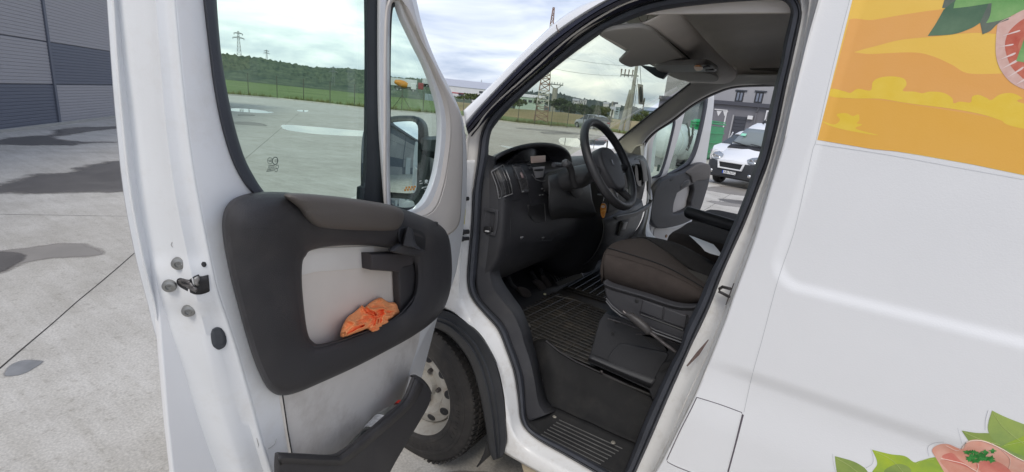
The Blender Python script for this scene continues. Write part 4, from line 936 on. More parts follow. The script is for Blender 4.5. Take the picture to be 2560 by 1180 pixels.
for z in zs:
    x0 = xB(z); row = []
    for j in range(96):
        x = x0 + .19 * j / 50 if j <= 50 else x0 + .19 + (3.6 - x0 - .19) * ((j - 50) / 45) ** 1.8; row.append(Vector((x, skin_y(x, z), z)))
    rows.append(row)
surf('side_panel', rows, bodyw, van, thick=.0015, off=0, angle=60)
for z0, z1 in ((.20, .44),): box('lower_sill', (1.7, .06, .34), (3.7, .05, .2), black, van, bevel=.01)
class SkinF:
    """draws flat print and small panels lying on the skin"""
    @staticmethod
    def W(px, py, off=-.0008):
        p = YP(0).W(px, py)
        for _ in range(3): p = YP(skin_y(p.x, p.z) + off).W(px, py)
        return p
def decal(name, pts, m, off=-.0012, parent=None, k=8, step=.012, sm=True, label=None, clip=False):
    """printed film following the skin"""
    q = [SkinF.W(p[0], p[1]) for p in (smooth2(pts, True, k) if sm else pts)]
    bm = fill2d([(p.x, p.z) for p in q])
    for v in bm.verts: v.co = Vector((v.co.x, 0, v.co.y))
    for ax in (0, 2):
        mn = min(p[ax] for p in q); mxv = max(p[ax] for p in q); cuts = []; v_ = mn
        while v_ < mxv:
            v_ += (.004 if (v_ < .06 and v_ > -.09) else .05) if ax == 0 else ((.006 if .72 < v_ < 1.27 else .05)); cuts.append(v_)
        for cv in cuts:
            co = Vector((0, 0, 0)); co[ax] = cv; no = Vector((0, 0, 0)); no[ax] = 1
            bmesh.ops.bisect_plane(bm, geom=bm.verts[:] + bm.edges[:] + bm.faces[:], plane_co=co, plane_no=no)
    if clip or parent is not None:
        c0, c1 = YP(0).W(2043, 350), YP(0).W(2560, 438); sl_ = Vector((c1.x - c0.x, 0, c1.z - c0.z)).normalized()
        bmesh.ops.bisect_plane(bm, geom=bm.verts[:] + bm.edges[:] + bm.faces[:], plane_co=(c0.x + .0005, 0, c0.z + .0005), plane_no=(-1, 0, 0), clear_outer=True)
        bmesh.ops.bisect_plane(bm, geom=bm.verts[:] + bm.edges[:] + bm.faces[:], plane_co=(c0.x, 0, c0.z + .0005), plane_no=(sl_.z, 0, -sl_.x), clear_outer=True)
    for v in bm.verts: v.co.y = skin_y(v.co.x, v.co.z) + off * .25 - .0010
    o = bmo(name, bm, m, parent or van, angle=80); return o
def pm(name, c, c2=None, vs=12): return mat('print_' + name, c, .45, col2=c2, var=.04, vscale=vs, bump=.1, bscale=300)
art = decal('printed_film', [(2132, -20), (2131, 0), (2056, 300), (2043, 350), (2180, 369), (2300, 388), (2430, 411), (2560, 438), (2900, 500), (2900, -60), (2140, -60)], pm('yellow', (.88, .55, .085), (.88, .58, .12), 4), -.0010, sm=False)
L = lambda a, n, o: decal(n[0], a, n[1], o, art)
bnd = ('artwork_band', pm('orange', (.83, .40, .09), (.82, .42, .13), 4)); bnd2 = ('artwork_band', pm('amber', (.83, .44, .065), (.82, .45, .09), 4))
L([(2118, 53), (2180, 50), (2250, 38), (2330, 26), (2380, 22), (2420, 20), (2560, 10), (2800, 0), (2800, 130), (2640, 80), (2560, 90), (2440, 82), (2330, 92), (2250, 100), (2170, 120), (2092, 135)], bnd, -.0014)
L([(2083, 139), (2180, 135), (2280, 131), (2330, 140), (2380, 162), (2420, 183), (2500, 184), (2600, 180), (2900, 190), (2900, 330), (2600, 330), (2400, 300), (2200, 280), (2064, 262)], bnd, -.0015)
L([(2069, 244), (2110, 246), (2200, 250), (2300, 265), (2400, 280), (2520, 300), (2900, 350), (2900, 510), (2560, 436), (2300, 386), (2045, 348)], bnd2, -.0018)
yel = ('artwork_bush', pm('bush', (.84, .57, .045), (.84, .60, .08), 20))
L([(2075, 240), (2080, 222), (2110, 228), (2126, 232), (2145, 222), (2176, 226), (2182, 205), (2200, 194), (2232, 191), (2260, 197), (2266, 212), (2257, 227), (2285, 229), (2305, 233), (2325, 229), (2358, 232), (2380, 245), (2384, 258), (2400, 254), (2426, 256), (2430, 242), (2446, 237), (2466, 245), (2478, 250), (2500, 236), (2530, 233), (2556, 245), (2570, 262), (2900, 330), (2900, 380), (2560, 322), (2500, 300), (2450, 285), (2380, 272), (2300, 262), (2250, 255), (2200, 247), (2130, 246)], yel, -.0022)
L([(2055, 303), (2085, 311), (2100, 300), (2092, 286), (2115, 283), (2132, 290), (2146, 286), (2148, 300), (2142, 308), (2155, 312), (2140, 322), (2196, 338), (2130, 328), (2080, 316)], yel, -.0022)
dg = ('artwork_leaf', pm('deep_green', (.035, .11, .06), (.13, .22, .13), 9)); lg = ('artwork_leaf', pm('fresh_green', (.06, .27, .05), (.26, .46, .17), 10)); gg = ('artwork_leaf', pm('grey_green', (.09, .12, .10), (.14, .17, .13), 25))
L([(2355, 20, 1), (2362, -5, 1), (2385, -30, 1), (2500, -40, 1), (2495, 10, 1), (2430, 40, 1), (2385, 21, 1)], gg, -.0026)
L([(2319, 90, 1), (2340, 58), (2359, 24, 1), (2395, -5, 1), (2470, 0, 1), (2490, 20, 1), (2450, 57), (2420, 74), (2380, 86)], dg, -.0030)
L([(2456, 86, 1), (2450, 56, 1), (2475, 0, 1), (2560, 0, 1), (2520, 50, 1), (2494, 60), (2476, 77)], gg, -.0034)
L([(2383, 21, 1), (2400, -10), (2480, -30), (2500, 0), (2440, 14)], lg, -.0036)
L([(2465, 58, 1), (2476, 34), (2481, -20, 1), (2640, -40, 1), (2620, 0, 1), (2560, 24), (2510, 48)], lg, -.0038)
frt = ('artwork_fruit', pm('fruit', (.66, .40, .34), (.74, .52, .46), 40))
L([(2492, 70), (2500, 55), (2530, 40), (2570, 20), (2650, 10), (2700, 120), (2650, 240), (2570, 225), (2545, 217), (2520, 200), (2498, 168), (2489, 130)], frt, -.0034)
L([(2512, 110), (2530, 70), (2580, 40), (2640, 60), (2680, 130), (2640, 210), (2585, 215), (2550, 190), (2524, 160)], ('artwork_fruit', pm('fruit_core', (.50, .07, .04), (.62, .20, .13), 30)), -.0040)
L([(2545, 120), (2560, 90), (2600, 80), (2630, 120), (2600, 180), (2565, 170)], ('artwork_fruit', pm('fruit_heart', (.60, .22, .13), (.50, .10, .06), 30)), -.0042)
for q in ([(2494, 118), (2530, 110), (2528, 114)], [(2496, 150), (2535, 132), (2533, 138)], [(2502, 173), (2540, 150), (2540, 156)], [(2516, 195), (2555, 168), (2553, 175)], [(2538, 212), (2570, 190), (2568, 198)], [(2500, 92), (2545, 76), (2545, 80)]):
    L([q[0] + (1,), q[1], q[2]], ('artwork_highlight', pm('pale_pink', (.78, .62, .58))), -.0044)
L([(2540, 153, 1), (2552, 120), (2570, 90), (2640, 80), (2640, 160)], lg, -.0048)
# lower artwork: yellow-green leaves, pink petals, a green sprig
yg = pm('lime', (.46, .58, .035), (.22, .36, .07), 11); yg2 = pm('olive', (.33, .42, .10), (.17, .26, .07), 11); pk = pm('petal', (.74, .28, .19), (.80, .52, .42), 14); pkd = pm('petal_deep', (.66, .18, .14), (.70, .26, .20), 40)
fl = decal('artwork_leaf', [(2087, 1140, 1), (2130, 1152), (2155, 1165), (2170, 1180), (2210, 1240), (2105, 1240), (2092, 1180)], yg2, -.0012)
decal('artwork_leaf', [(2180, 1124, 1), (2225, 1135), (2262, 1140), (2285, 1155), (2300, 1152), (2340, 1143), (2365, 1160), (2400, 1210), (2300, 1260), (2150, 1230), (2180, 1180), (2193, 1157)], yg, -.0014)
decal('artwork_leaf', [(2210, 1180), (2240, 1160), (2268, 1165), (2278, 1180), (2260, 1200)], yg2, -.0017)
decal('artwork_leaf', [(2404, 1076, 1), (2440, 1082), (2478, 1084), (2520, 1100), (2600, 1130), (2600, 1200), (2480, 1140), (2430, 1110)], yg2, -.0016)
decal('artwork_leaf', [(2480, 1026, 1), (2520, 1045), (2600, 1075), (2700, 1110), (2700, 1180), (2560, 1150), (2500, 1115), (2470, 1075)], pm('leaf_c', (.40, .50, .12), (.20, .31, .10), 11), -.0019)
decal('artwork_leaf', [(2502, 1116, 1), (2540, 1098), (2600, 1080), (2680, 1110), (2660, 1160), (2560, 1140)], yg, -.0023)
decal('artwork_petal', [(2330, 1125), (2345, 1112), (2370, 1110), (2405, 1122), (2420, 1102), (2455, 1100), (2500, 1118), (2545, 1145), (2620, 1180), (2640, 1260), (2400, 1260), (2360, 1180), (2340, 1145)], pk, -.0026)
decal('artwork_petal', [(2355, 1140), (2380, 1132), (2400, 1150), (2430, 1170), (2440, 1185), (2400, 1180), (2370, 1158)], pkd, -.0031)
decal('artwork_petal', [(2350, 1150), (2400, 1162), (2440, 1178), (2470, 1190), (2500, 1250), (2400, 1240), (2380, 1190)], pm('petal_mid', (.68, .28, .20), (.72, .36, .27), 40), -.0034)
decal('artwork_petal', [(2440, 1160), (2480, 1150), (2520, 1170), (2535, 1200), (2500, 1200), (2460, 1185)], pkd, -.0033)
for k in range(42):
    rnd = random.Random(k); x, y = 2450 + rnd.uniform(-36, 34), 1138 + rnd.uniform(-12, 14); r_ = rnd.uniform(7, 13)
    decal('artwork_sprig', [(x + r_ * (1.0 if j % 2 else .45) * math.cos(j * .785 + k), y + r_ * .6 * (1.0 if j % 2 else .45) * math.sin(j * .785 + k), 1) for j in range(8)], pm('parsley%d' % (k % 2), ((.02, .20, .03), (.05, .30, .06))[k % 2]), -.0040 - .00008 * k, sm=False)
for pts, wd_, nm_ in (([(2352, 1146), (2380, 1152), (2410, 1160), (2430, 1172), (2445, 1180)], 2.4, 'petal_rim'), ([(2440, 1182), (2446, 1168), (2444, 1158)], 2.0, 'petal_rim'), ([(2405, 1122), (2420, 1104), (2455, 1102), (2500, 1120), (2540, 1143), (2600, 1172)], 3.5, 'petal_rim'), ([(2480, 1108), (2510, 1130), (2526, 1150), (2522, 1172)], 1.4, 'petal_rim'), ([(2365, 1114), (2390, 1126), (2402, 1122)], 1.6, 'petal_rim')):
    d_ = resample(smooth2(pts), 24); tube('artwork_line', [SkinF.W(p[0], p[1], -.0024) for p in d_], .00032 * wd_, pm('petal_light', (.84, .66, .56)), fl, 5)
for pts in ([(2092, 1146), (2120, 1162), (2150, 1185)], [(2190, 1130), (2230, 1150), (2262, 1185)], [(2410, 1080), (2450, 1098), (2500, 1112)], [(2484, 1034), (2510, 1070), (2560, 1110)], [(2290, 1160), (2310, 1150), (2335, 1148)], [(2510, 1114), (2560, 1104), (2600, 1098)]):
    d_ = resample(smooth2(pts), 16); tube('artwork_line', [SkinF.W(p[0], p[1], -.0019) for p in d_], .0004, pm('leaf_vein', (.50, .58, .20)), fl, 4)
# film edges: hair lines around the artwork and down the pillar
hair = mat('film_edge_line', (.52, .53, .55), .6)
def hairline(pts, wpx=1.0, m=hair, name='film_edge'):
    d = resample(smooth2(pts), 60); rows = [[SkinF.W(p[0] - wpx / 2, p[1] - wpx / 2, -.0016) for p in d], [SkinF.W(p[0] + wpx / 2, p[1] + wpx / 2, -.0016) for p in d]]
    surf(name, rows, m, van, smooth=False)
hairline([(2126, -20), (2124, 0), (2103, 80), (2080, 175), (2060, 260), (2040, 352), (2034, 366), (2015, 450), (1985, 580), (1945, 700), (1905, 850), (1880, 940), (1860, 1030)], 1.1)
hairline([(2038, 360), (2200, 384), (2400, 420), (2560, 449)], 1.0)
for pts in ([(2089, 1180), (2083, 1155), (2082, 1135)], [(2177, 1122), (2183, 1145), (2180, 1160), (2165, 1170)], [(2322, 1140), (2320, 1118), (2335, 1108), (2360, 1105)], [(2394, 1070), (2400, 1092), (2405, 1110)], [(2470, 1026), (2464, 1050), (2463, 1075)]): hairline(pts, 1.0)
# fuel flap
FLP = [(1742, 993, 1), (1800, 1011), (1857, 1032, 1), (1838, 1110), (1820, 1180), (1811, 1214, 1), (1765, 1197), (1720, 1178), (1690, 1166), (1665, 1153, 1), (1700, 1077), (1725, 1028)]
def inset(pts, d):
    c = (sum(p[0] for p in pts) / len(pts), sum(p[1] for p in pts) / len(pts)); return [(c[0] + (p[0] - c[0]) * (1 - d / math.hypot(p[0] - c[0], p[1] - c[1])), c[1] + (p[1] - c[1]) * (1 - d / math.hypot(p[0] - c[0], p[1] - c[1]))) + tuple(p[2:]) for p in pts]
decal('fuel_flap', inset(FLP, 2.5), bodyw, -.0030, k=4)
def skin_line(nm, pts, r, m, off=0.0, closed=False):
    d_ = smooth2(pts, closed, 6); d_ = resample(d_, 60, closed); w_ = [SkinF.W(*p, off) for p in d_]
    if closed: w_.append(w_[0])
    bm = bmesh.new(); tube_into(bm, w_, r, 6, False); return bmo(nm, bm, m, van)
skin_line('flap_gap', FLP, .0015, mat('gap_shadow_line', (.12, .105, .125), .9), -.0003, True)
skin_line('flap_gap', [(1858, 1036), (1839, 1110), (1812, 1210)], .0024, MATS['gap_shadow_line'], -.0003)
skin_line('flap_edge_highlight', inset(FLP, 3.4), .0008, white, -.0018, True)  # thin white tube added as a highlight just inside the gap

# ---- front frame: pillar skin, black weatherstrip, white return, lower pillar and sill
W1 = [(1170, 334), (1208, 288), (1292, 200), (1394, 112), (1479, 47), (1577, 0), (1660, -26), (1760, -48), (1880, -58), (2000, -70)]
W2 = [(1165, 315), (1208, 264), (1309, 159), (1398, 81), (1513, 7), (1590, -28), (1690, -58), (1800, -80), (1920, -90), (2040, -100)]
W3 = [(1160, 278), (1225, 217), (1309, 132), (1394, 54), (1450, 18), (1516, -10), (1600, -60), (1700, -90), (1820, -110), (2060, -130)]
SU = [(1183, 480), (1194, 400), (1201, 339), (1215, 305), (1242, 268), (1343, 180), (1445, 91), (1547, 30), (1620, 2), (1700, -14), (1790, -26), (1880, -32), (1940, -34), (1992, -20)]
W1b = [(1160, 480), (1163, 400), (1168, 345), (1190, 318), (1230, 266), (1330, 176), (1430, 88), (1530, 24), (1600, -5), (1680, -28), (1780, -44), (1880, -54), (1960, -60), (2040, -66)]
strip('pillar_return', [(SU, YP(.070)), (mixpts(SU, W1b, .35), YP(.060)), (mixpts(SU, W1b, .8), YP(.040)), (W1b, YP(.022))], beige if False else mat('pillar_return_paint', (.62, .59, .55), .65, var=.03, vscale=5), van, n=120)
strip('pillar_weatherstrip', [(mixpts(W1, W2, -.75), YP(.045)), (mixpts(W1, W2, -.05), YP(.03)), (mixpts(W1, W2, .1), YP(.006)), (mixpts(W1, W2, .4), YP(.0)), (mixpts(W1, W2, .52), YP(.006)), (mixpts(W1, W2, .62), YP(-.002)), (mixpts(W1, W2, .9), YP(.0)), (W2, YP(.016))], mat('navy_black_weatherstrip', (.020, .021, .036), .35, var=.2, vscale=10), van, n=110, thick=.004)
strip('windscreen_pillar', [(W2, YP(.010)), (mixpts(W2, W3, .3), YP(.002)), (mixpts(W2, W3, .75), YP(.012)), (W3, YP(.045)), (mixpts(W2, W3, 1.03), YP(.10))], white, van, n=110)
# seam with a rusty nick on the pillar
tube('pillar_seam', [YP(.001).W(*p) for p in ((1391, 62), (1393, 72), (1398, 82))], .0014, mat('rusty_crack', (.16, .11, .09), .8), van, 5)
SL = [(1194, 400), (1183, 480), (1180, 548), (1173, 632), (1169, 700), (1178, 742), (1212, 785), (1246, 824), (1269, 882), (1286, 932), (1297, 1000), (1302, 1048), (1317, 1075), (1351, 1102), (1420, 1141), (1500, 1188), (1552, 1224), (1575, 1240)]
FM = [(1158, 400), (1160, 480), (1158, 548), (1152, 632), (1148, 700), (1150, 742), (1170, 790), (1208, 840), (1237, 895), (1258, 945), (1270, 1000), (1277, 1048), (1287, 1085), (1320, 1125), (1390, 1165), (1480, 1215), (1540, 1250), (1560, 1270)]
FL = [(1120, 400), (1120, 480), (1118, 548), (1112, 632), (1105, 700), (1103, 762), (1130, 778), (1168, 807), (1202, 838), (1229, 882), (1246, 922), (1259, 983), (1264, 1051), (1266, 1108), (1249, 1122), (1303, 1156), (1347, 1180), (1430, 1230)]
FL = FL[:-1] + [(1430, 1228)]
FL3 = FL
strip('lower_pillar', [(SL, YP(.074)), (mixpts(SL, FM, .25), YP(.060)), (mixpts(SL, FM, .8), YP(.030)), (FM, YP(.018)), (mixpts(FM, FL3, .3), YP(.012)), (mixpts(FM, FL3, .85), YP(.004)), (FL3, YP(.010))], sillw, van, n=120, angle=70)
# scuffs on the sill lip
lp_ = Skin(bpy.data.objects['lower_pillar']); chip = mat('chipped_paint', (.20, .17, .145), .8, var=.4, vscale=200); rnd = random.Random(5)
for cx_, cy_, n_, l_ in ((1332, 1112, 9, 7), (1356, 1123, 7, 6), (1376, 1130, 4, 5), (1402, 1145, 6, 6), (1455, 1168, 8, 8), (1480, 1180, 5, 7)):
    for k in range(n_):
        x, y = cx_ + rnd.gauss(0, 8), cy_ + rnd.gauss(0, 1.5); y += (x - cx_) * .42; a_ = rnd.uniform(1.2, l_) ; b_ = rnd.uniform(.5, 1.7)
        try: lp_.patch('paint_chip', [(x + a_ * math.cos(t__) * rnd.uniform(.6, 1.2), y + (b_ * math.sin(t__) + .4 * a_ * math.cos(t__)) * rnd.uniform(.6, 1.2), 1) for t__ in (0, .9, 1.9, 3.0, 4.1, 5.2)], chip, van, .0007, sm=False, th=.0003)
        except Exception: pass
plate('primer_patch', [(1303, 1153), (1320, 1160), (1360, 1180), (1400, 1200), (1380, 1225), (1320, 1205), (1306, 1175)], YP(.03), .03, mat('yellowed_underbody', (.50, .42, .30), .7, var=.1, vscale=10), van, bevel=.006)
# door hinges, checks and the yellow sticker
def knob(px, py, y, r, L_, m=black, name='hinge_stop'):
    c = YP(y).W(px, py); M = Matrix.Translation(c) @ Matrix.Rotation(R(90), 4, 'X') @ Matrix.Rotation(R(-20), 4, 'Y')
    return fin(name, lathe_me([(.001, L_), (r * .7, L_), (r, L_ * .7), (r, .2 * L_), (r * .75, 0), (r * .75, -L_), (.001, -L_)], M, 18), m, van)
knob(1163, 497, .02, .010, .014); knob(1160, 580, .02, .012, .02, name='door_hinge'); knob(1160, 597, .02, .010, .02, name='door_hinge')
plate('warning_sticker', [(1160, 522, 1), (1164, 522, 1), (1161, 561, 1), (1156, 560, 1)], YP(.015), .001, mat('yellow_sticker', (.62, .55, .03), .5, var=.2, vscale=150), van, sm=False, bevel=.0003)
# striker and vent slit on the rear jamb
stk = plate('striker_plate', [(1833, 709, 1), (1836, 708, 1), (1816, 762, 1), (1813, 762, 1)], YP(.020), .004, steeld, van, sm=False, bevel=.0008)
tube('striker_loop', [YP(y).W(*p) for p, y in (((1826, 722), .02), ((1806, 717), .045), ((1799, 722), .052), ((1798, 729), .052), ((1806, 733), .045), ((1823, 742), .02))], .0045, steeld, stk, 8)
plate('jamb_slit', [(1769, 850, 1), (1772, 850, 1), (1748, 888, 1), (1718, 917, 1), (1716, 914, 1), (1742, 880, 1)], YP(.040), .003, mat('rusty_slit', (.13, .09, .08), .8, var=.4, vscale=80), van, sm=False, bevel=.0004)

# ---- front wing, bonnet, roof and hull so that the van is whole
wing = [(-1.14, .80), (-1.13, 1.48), (-1.5, 1.25), (-1.95, 1.02), (-2.12, .85), (-2.16, .50), (-1.78, .40)]
for i in range(13): a = R(186 - i * 13.0); wing.append((-1.275 + .455 * math.cos(a), .34 + .455 * math.sin(a)))
plate_uv('front_wing', wing, YP(.035), .02, white, van, bevel=.004, angle=60)
plate_uv('front_wing', [(p[0], p[1]) for p in wing], YP(2.02), .02, white, van, bevel=.004, angle=60)
rows = [[Vector((x, y, z + .03 * (1 - ((y - 1.03) / 1.0) ** 2))) for y in [.05 + k * .1634 for k in range(13)]] for x, z in ((-1.50, 1.10), (-1.7, 1.05), (-1.95, .94), (-2.12, .80), (-2.2, .6), (-2.22, .3))]
surf('bonnet', rows, white, van, thick=.01)
plate_uv('roof_rail_side', [(-.62, 1.955), (3.6, 1.955), (3.6, 2.36), (.2, 2.36), (-.35, 2.2)], YP(.085), .02, white, van, bevel=.004)
rows = [[Vector((x, y, z)) for y, z in ((.065, z1 - .12), (.12, z1 - .04), (.4, z1), (1.0, z1 + .02), (1.65, z1), (1.93, z1 - .04), (1.99, z1 - .12))] for x, z1 in ((-.78, 1.92), (-.6, 2.06), (-.3, 2.24), (.2, 2.40), (1, 2.44), (3.6, 2.44))]
surf('roof_panel', rows, white, van, thick=.01)
plate_uv('far_side_panel', [(-.1, .3), (3.6, .3), (3.6, 2.36), (-.1, 2.36)], Frame((0, 2.045, 0), (-1, 0, 0), (0, 0, 1)) if False else YP(2.03), .02, white, van, bevel=.003)
box('rear_wall', (3.58, 1.03, 1.4), (.03, 1.95, 2.0), white, van)
box('cargo_bulkhead', (.32, 1.03, 1.35), (.03, 1.88, 1.9), dark, van)
box('floor_pan', (.95, 1.18, .50), (5.2, 1.36, .06), black, van)
box('underbody', (.9, 1.03, .36), (3.6, 1.5, .2), black, van)

# ---- wheel, arch trim, wheel well
AO = [(1000, 785), (1040, 778), (1085, 775), (1130, 782), (1168, 807), (1202, 838), (1229, 882), (1246, 922), (1259, 983), (1265, 1051), (1266, 1108), (1256, 1142)]
AI = [(960, 850), (1020, 820), (1060, 814), (1100, 824), (1134, 848), (1168, 892), (1188, 939), (1205, 1010), (1215, 1068), (1220, 1105), (1226, 1132), (1234, 1150)]
strip('arch_trim', [(AO, YP(.008)), (mixpts(AO, AI, .06), YP(-.004)), (mixpts(AO, AI, .38), YP(-.008)), (mixpts(AO, AI, .44), YP(-.014)), (mixpts(AO, AI, .60), YP(-.012)), (mixpts(AO, AI, .66), YP(-.018)), (mixpts(AO, AI, .95), YP(-.010)), (AI, YP(.01))], mat('arch_trim_plastic', (.030, .032, .037), .42, var=.15, vscale=8, bump=.3, bscale=400), van, n=80)
WC = Vector((-1.302, .0, .325))
rows = [[Vector((WC.x + .43 * math.cos(a), y, WC.z + .43 * math.sin(a))) for a in [R(-25 + 230 * i / 40) for i in range(41)]] for y in (.01, .11)]
rows.append([Vector((p.x, .12, min(p.z, .575))) for p in rows[0]]); rows.append([Vector((p.x, .45, min(p.z, .575))) for p in rows[0]])
surf('wheel_arch_liner', rows, black, van, thick=.006)
box('wheel_well_back', (WC.x, .46, .29), (.95, .02, .56), black, van)
M = Matrix.Translation(WC + Vector((0, .125, 0))) @ Matrix.Rotation(R(90), 4, 'X') @ Matrix.Rotation(R(0), 4, 'Y')
wh = fin('wheel', lathe_me([(.19, -.10), (.30, -.105), (.335, -.09), (.345, -.06), (.345, .06), (.336, .088), (.328, .094), (.322, .096), (.30, .104), (.298, .107), (.285, .1085), (.283, .1065), (.262, .109), (.240, .1075), (.238, .1095), (.226, .107), (.214, .098), (.208, .085)], M, 110), tyre_m, van, angle=25)
# tread blocks biting round the shoulder
bm = bmesh.new()
for k in range(76):
    a = 2 * math.pi * k / 76; q = M @ Vector((.341 * math.cos(a), .341 * math.sin(a), .081)); 
    mt = M.to_3x3() @ Matrix.Rotation(a, 3, 'Z'); boxm(bm, q, (.011, .013, .030), mt)
for k in range(76):
    for zz_ in (-.05, -.018, .018, .05):
        a = 2 * math.pi * (k + (.5 if zz_ > 0 else 0)) / 76; q = M @ Vector((.346 * math.cos(a), .346 * math.sin(a), zz_)); boxm(bm, q, (.010, .017, .028), M.to_3x3() @ Matrix.Rotation(a, 3, 'Z'))
tb_ = bmo('tread_block', bm, tyre_m, wh, smooth=False); tb_['kind'] = 'stuff'
# raised lettering on the sidewall
for s_, a0 in (('CONTINENTAL', 35), ('215/75 R16C', 215), ('TUBELESS', 300)):
    for i, ch in enumerate(s_):
        a = R(a0 - i * 6.2); Fq = Frame(M @ Vector((.266 * math.cos(a), .266 * math.sin(a), .1095)), M.to_3x3() @ Vector((math.sin(a), -math.cos(a), 0)), M.to_3x3() @ Vector((math.cos(a), math.sin(a), 0)))
        if ch != ' ': text('sidewall_letter', ch, Fq, -.008, -.010, .026, tyre_m, wh, ext=.0006)
rim = fin('rim', lathe_me([(.001, .035), (.055, .035), (.060, .020), (.062, .010), (.105, .012), (.118, .030), (.132, .048), (.180, .030), (.186, .012), (.192, .030), (.2, .075), (.209, .094), (.214, .094), (.214, .08)], M, 72), rim_m, wh, angle=40)
for k in range(10):
    a = 2 * math.pi * k / 10 + .12; q = M @ Vector((.157 * math.cos(a), .154 * math.sin(a), .0405)); fin('vent_hole', lathe_me([(.001, .0012), (.0195, .0012), (.0215, -.002)], Matrix.Translation(q) @ (M.to_3x3() @ Matrix.Rotation(a, 3, 'Z') @ Matrix.Rotation(R(20), 3, 'Y')).to_4x4(), 16), black, rim)
for k in range(5):
    a = 2 * math.pi * k / 5; q = M @ Vector((.08 * math.cos(a), .08 * math.sin(a), .010)); fin('wheel_nut', lathe_me([(.001, .022), (.008, .022), (.011, .014), (.011, 0)], Matrix.Translation(q) @ M.to_3x3().to_4x4(), 6), steeld, rim)
for (xx, yy) in ((-1.285, 1.93), (2.2, .125), (2.2, 1.93)):
    wheel(van, xx - .6, yy - 1.0, .345, .345, 1 if yy < 1 else -1, rim_m)
# =================================================================== DRIVER'S DOOR (standing open)
D = DOOR; DA = lambda w: D.at(w)
# shut face and inner flange: traced lines at their own depths (0 = inner panel plane, negative towards the outer skin)
rowsY = [-70 + i * 12 for i in range(112)]
def colx(tab):
    d = smooth2(tab, False, 10); o = []
    for y in rowsY:
        for a, c in zip(d, d[1:]):
            if a[1] <= y <= c[1]: o.append((a[0] + (c[0] - a[0]) * (y - a[1]) / max(1e-6, c[1] - a[1]), y)); break
        else: o.append((d[0][0] + (y - d[0][1]) * .02, y) if y < d[0][1] else (d[-1][0] + (y - d[-1][1]) * .28, y))
    return o
E0 = [(266, -60), (270, 0), (280, 150), (292, 300), (311, 480), (341, 640), (372, 760), (381, 800), (398, 860), (414, 905), (428, 940), (441, 985), (463, 1070), (493, 1180), (515, 1260)]
E1 = [(x + d, y) for (x, y), d in zip(E0, (14, 14, 14, 15, 16, 16, 15, 13, 16, 20, 24, 22, 20, 20, 20))]
E2 = [(300, -60), (303, 0), (318, 150), (336, 300), (356, 480), (384, 640), (408, 760), (425, 840), (447, 930), (470, 1010), (500, 1100), (530, 1180), (556, 1260)]
E3 = [(376, -60), (380, 0), (390, 150), (402, 300), (418, 430), (432, 520), (452, 620), (474, 720), (492, 800), (505, 860), (520, 930), (540, 1010), (566, 1100), (592, 1180), (616, 1260)]
E4 = [(405, -60), (408, 0), (420, 150), (434, 300), (450, 430), (466, 520), (486, 620), (506, 720), (528, 800), (546, 860), (566, 930), (586, 1010), (614, 1100), (638, 1180), (662, 1260)]
E5 = [(435, -60), (438, 0), (452, 150), (468, 300), (486, 430), (502, 520), (522, 620), (543, 720), (570, 800), (590, 860), (610, 930), (632, 1010), (656, 1100), (682, 1180), (705, 1260)]
e0, e1, e2, e3, e4, e5 = map(colx, (E0, E1, E2, E3, E4, E5))
prof = [(e0, e1, 0, -.092), (e0, e1, .06, -.084), (e0, e1, .85, -.081), (e0, e1, 1.0, -.075), (e1, e2, .12, -.083), (e1, e2, .6, -.083), (e1, e2, 1, -.076), (e2, e3, .35, -.060), (e2, e3, .8, -.042), (e2, e3, 1.0, -.029), (e3, e4, .4, -.019), (e3, e4, 1, -.0155), (e4, e5, .5, -.010), (e4, e5, .8, -.0035), (e4, e5, 1.0, .0)]
rows = []
for a_, b_, t_, w_ in prof:
    r_ = []
    for p, q in zip(a_, b_):
        x = p[0] + (q[0] - p[0]) * t_; y = p[1]
        ww = w_
        # raised latch pad and slanting step below it
        if -.08 < w_ < -.005: ww += .006 * math.exp(-((y - 712) / 60.0) ** 4) - .007 * sst(800, 900, y - (x - 420) * .9)
        r_.append(DA(ww).W(x, y))
    rows.append(r_)
door = surf('driver_door', rows, doorw, van, thick=.003, angle=55)
door['label'] = 'open driver door seen from inside with dark trim'
# inner panel with the two window openings
inner_out = [(x, y) for x, y in e5[::6]]
WIN = [(514, -75, 1), (514, -10), (526, 100), (541, 220), (560, 315), (585, 395), (612, 448), (640, 482), (660, 497, 1), (900, 520, 1), (985, 525, 1), (943, 300), (940, -75, 1)]
QG = [(986, 3), (978, 12), (974, 60), (972, 160), (972, 285), (970, 400), (972, 505), (985, 524), (1020, 528), (1044, 520), (1065, 499), (1085, 455), (1097, 400), (1103, 340), (1102, 285), (1090, 232), (1068, 168), (1040, 110), (1012, 50), (998, 10)]
front = [(1000, -75, 1), (1036, -20), (1056, 60), (1090, 150), (1128, 225), (1152, 280), (1163, 330), (1168, 400), (1166, 500), (1158, 580), (1150, 630), (1138, 690), (1112, 760), (1062, 842), (1030, 925), (1008, 1000), (975, 1100), (940, 1190), (930, 1262, 1)]
WIN2 = [(510, -52, 1), (514, -10), (526, 100), (541, 220), (560, 315), (585, 395), (612, 448), (640, 482), (660, 497, 1), (760, 510, 1), (900, 522, 1), (958, 530, 1), (948, 300), (945, -52, 1)]
plate('inner_panel', [(p[0], p[1], 1) for p in inner_out] + front[::-1], D.at(.0008), .018, doorw, door, holes=[WIN2, QG], bevel=.003, k=5)
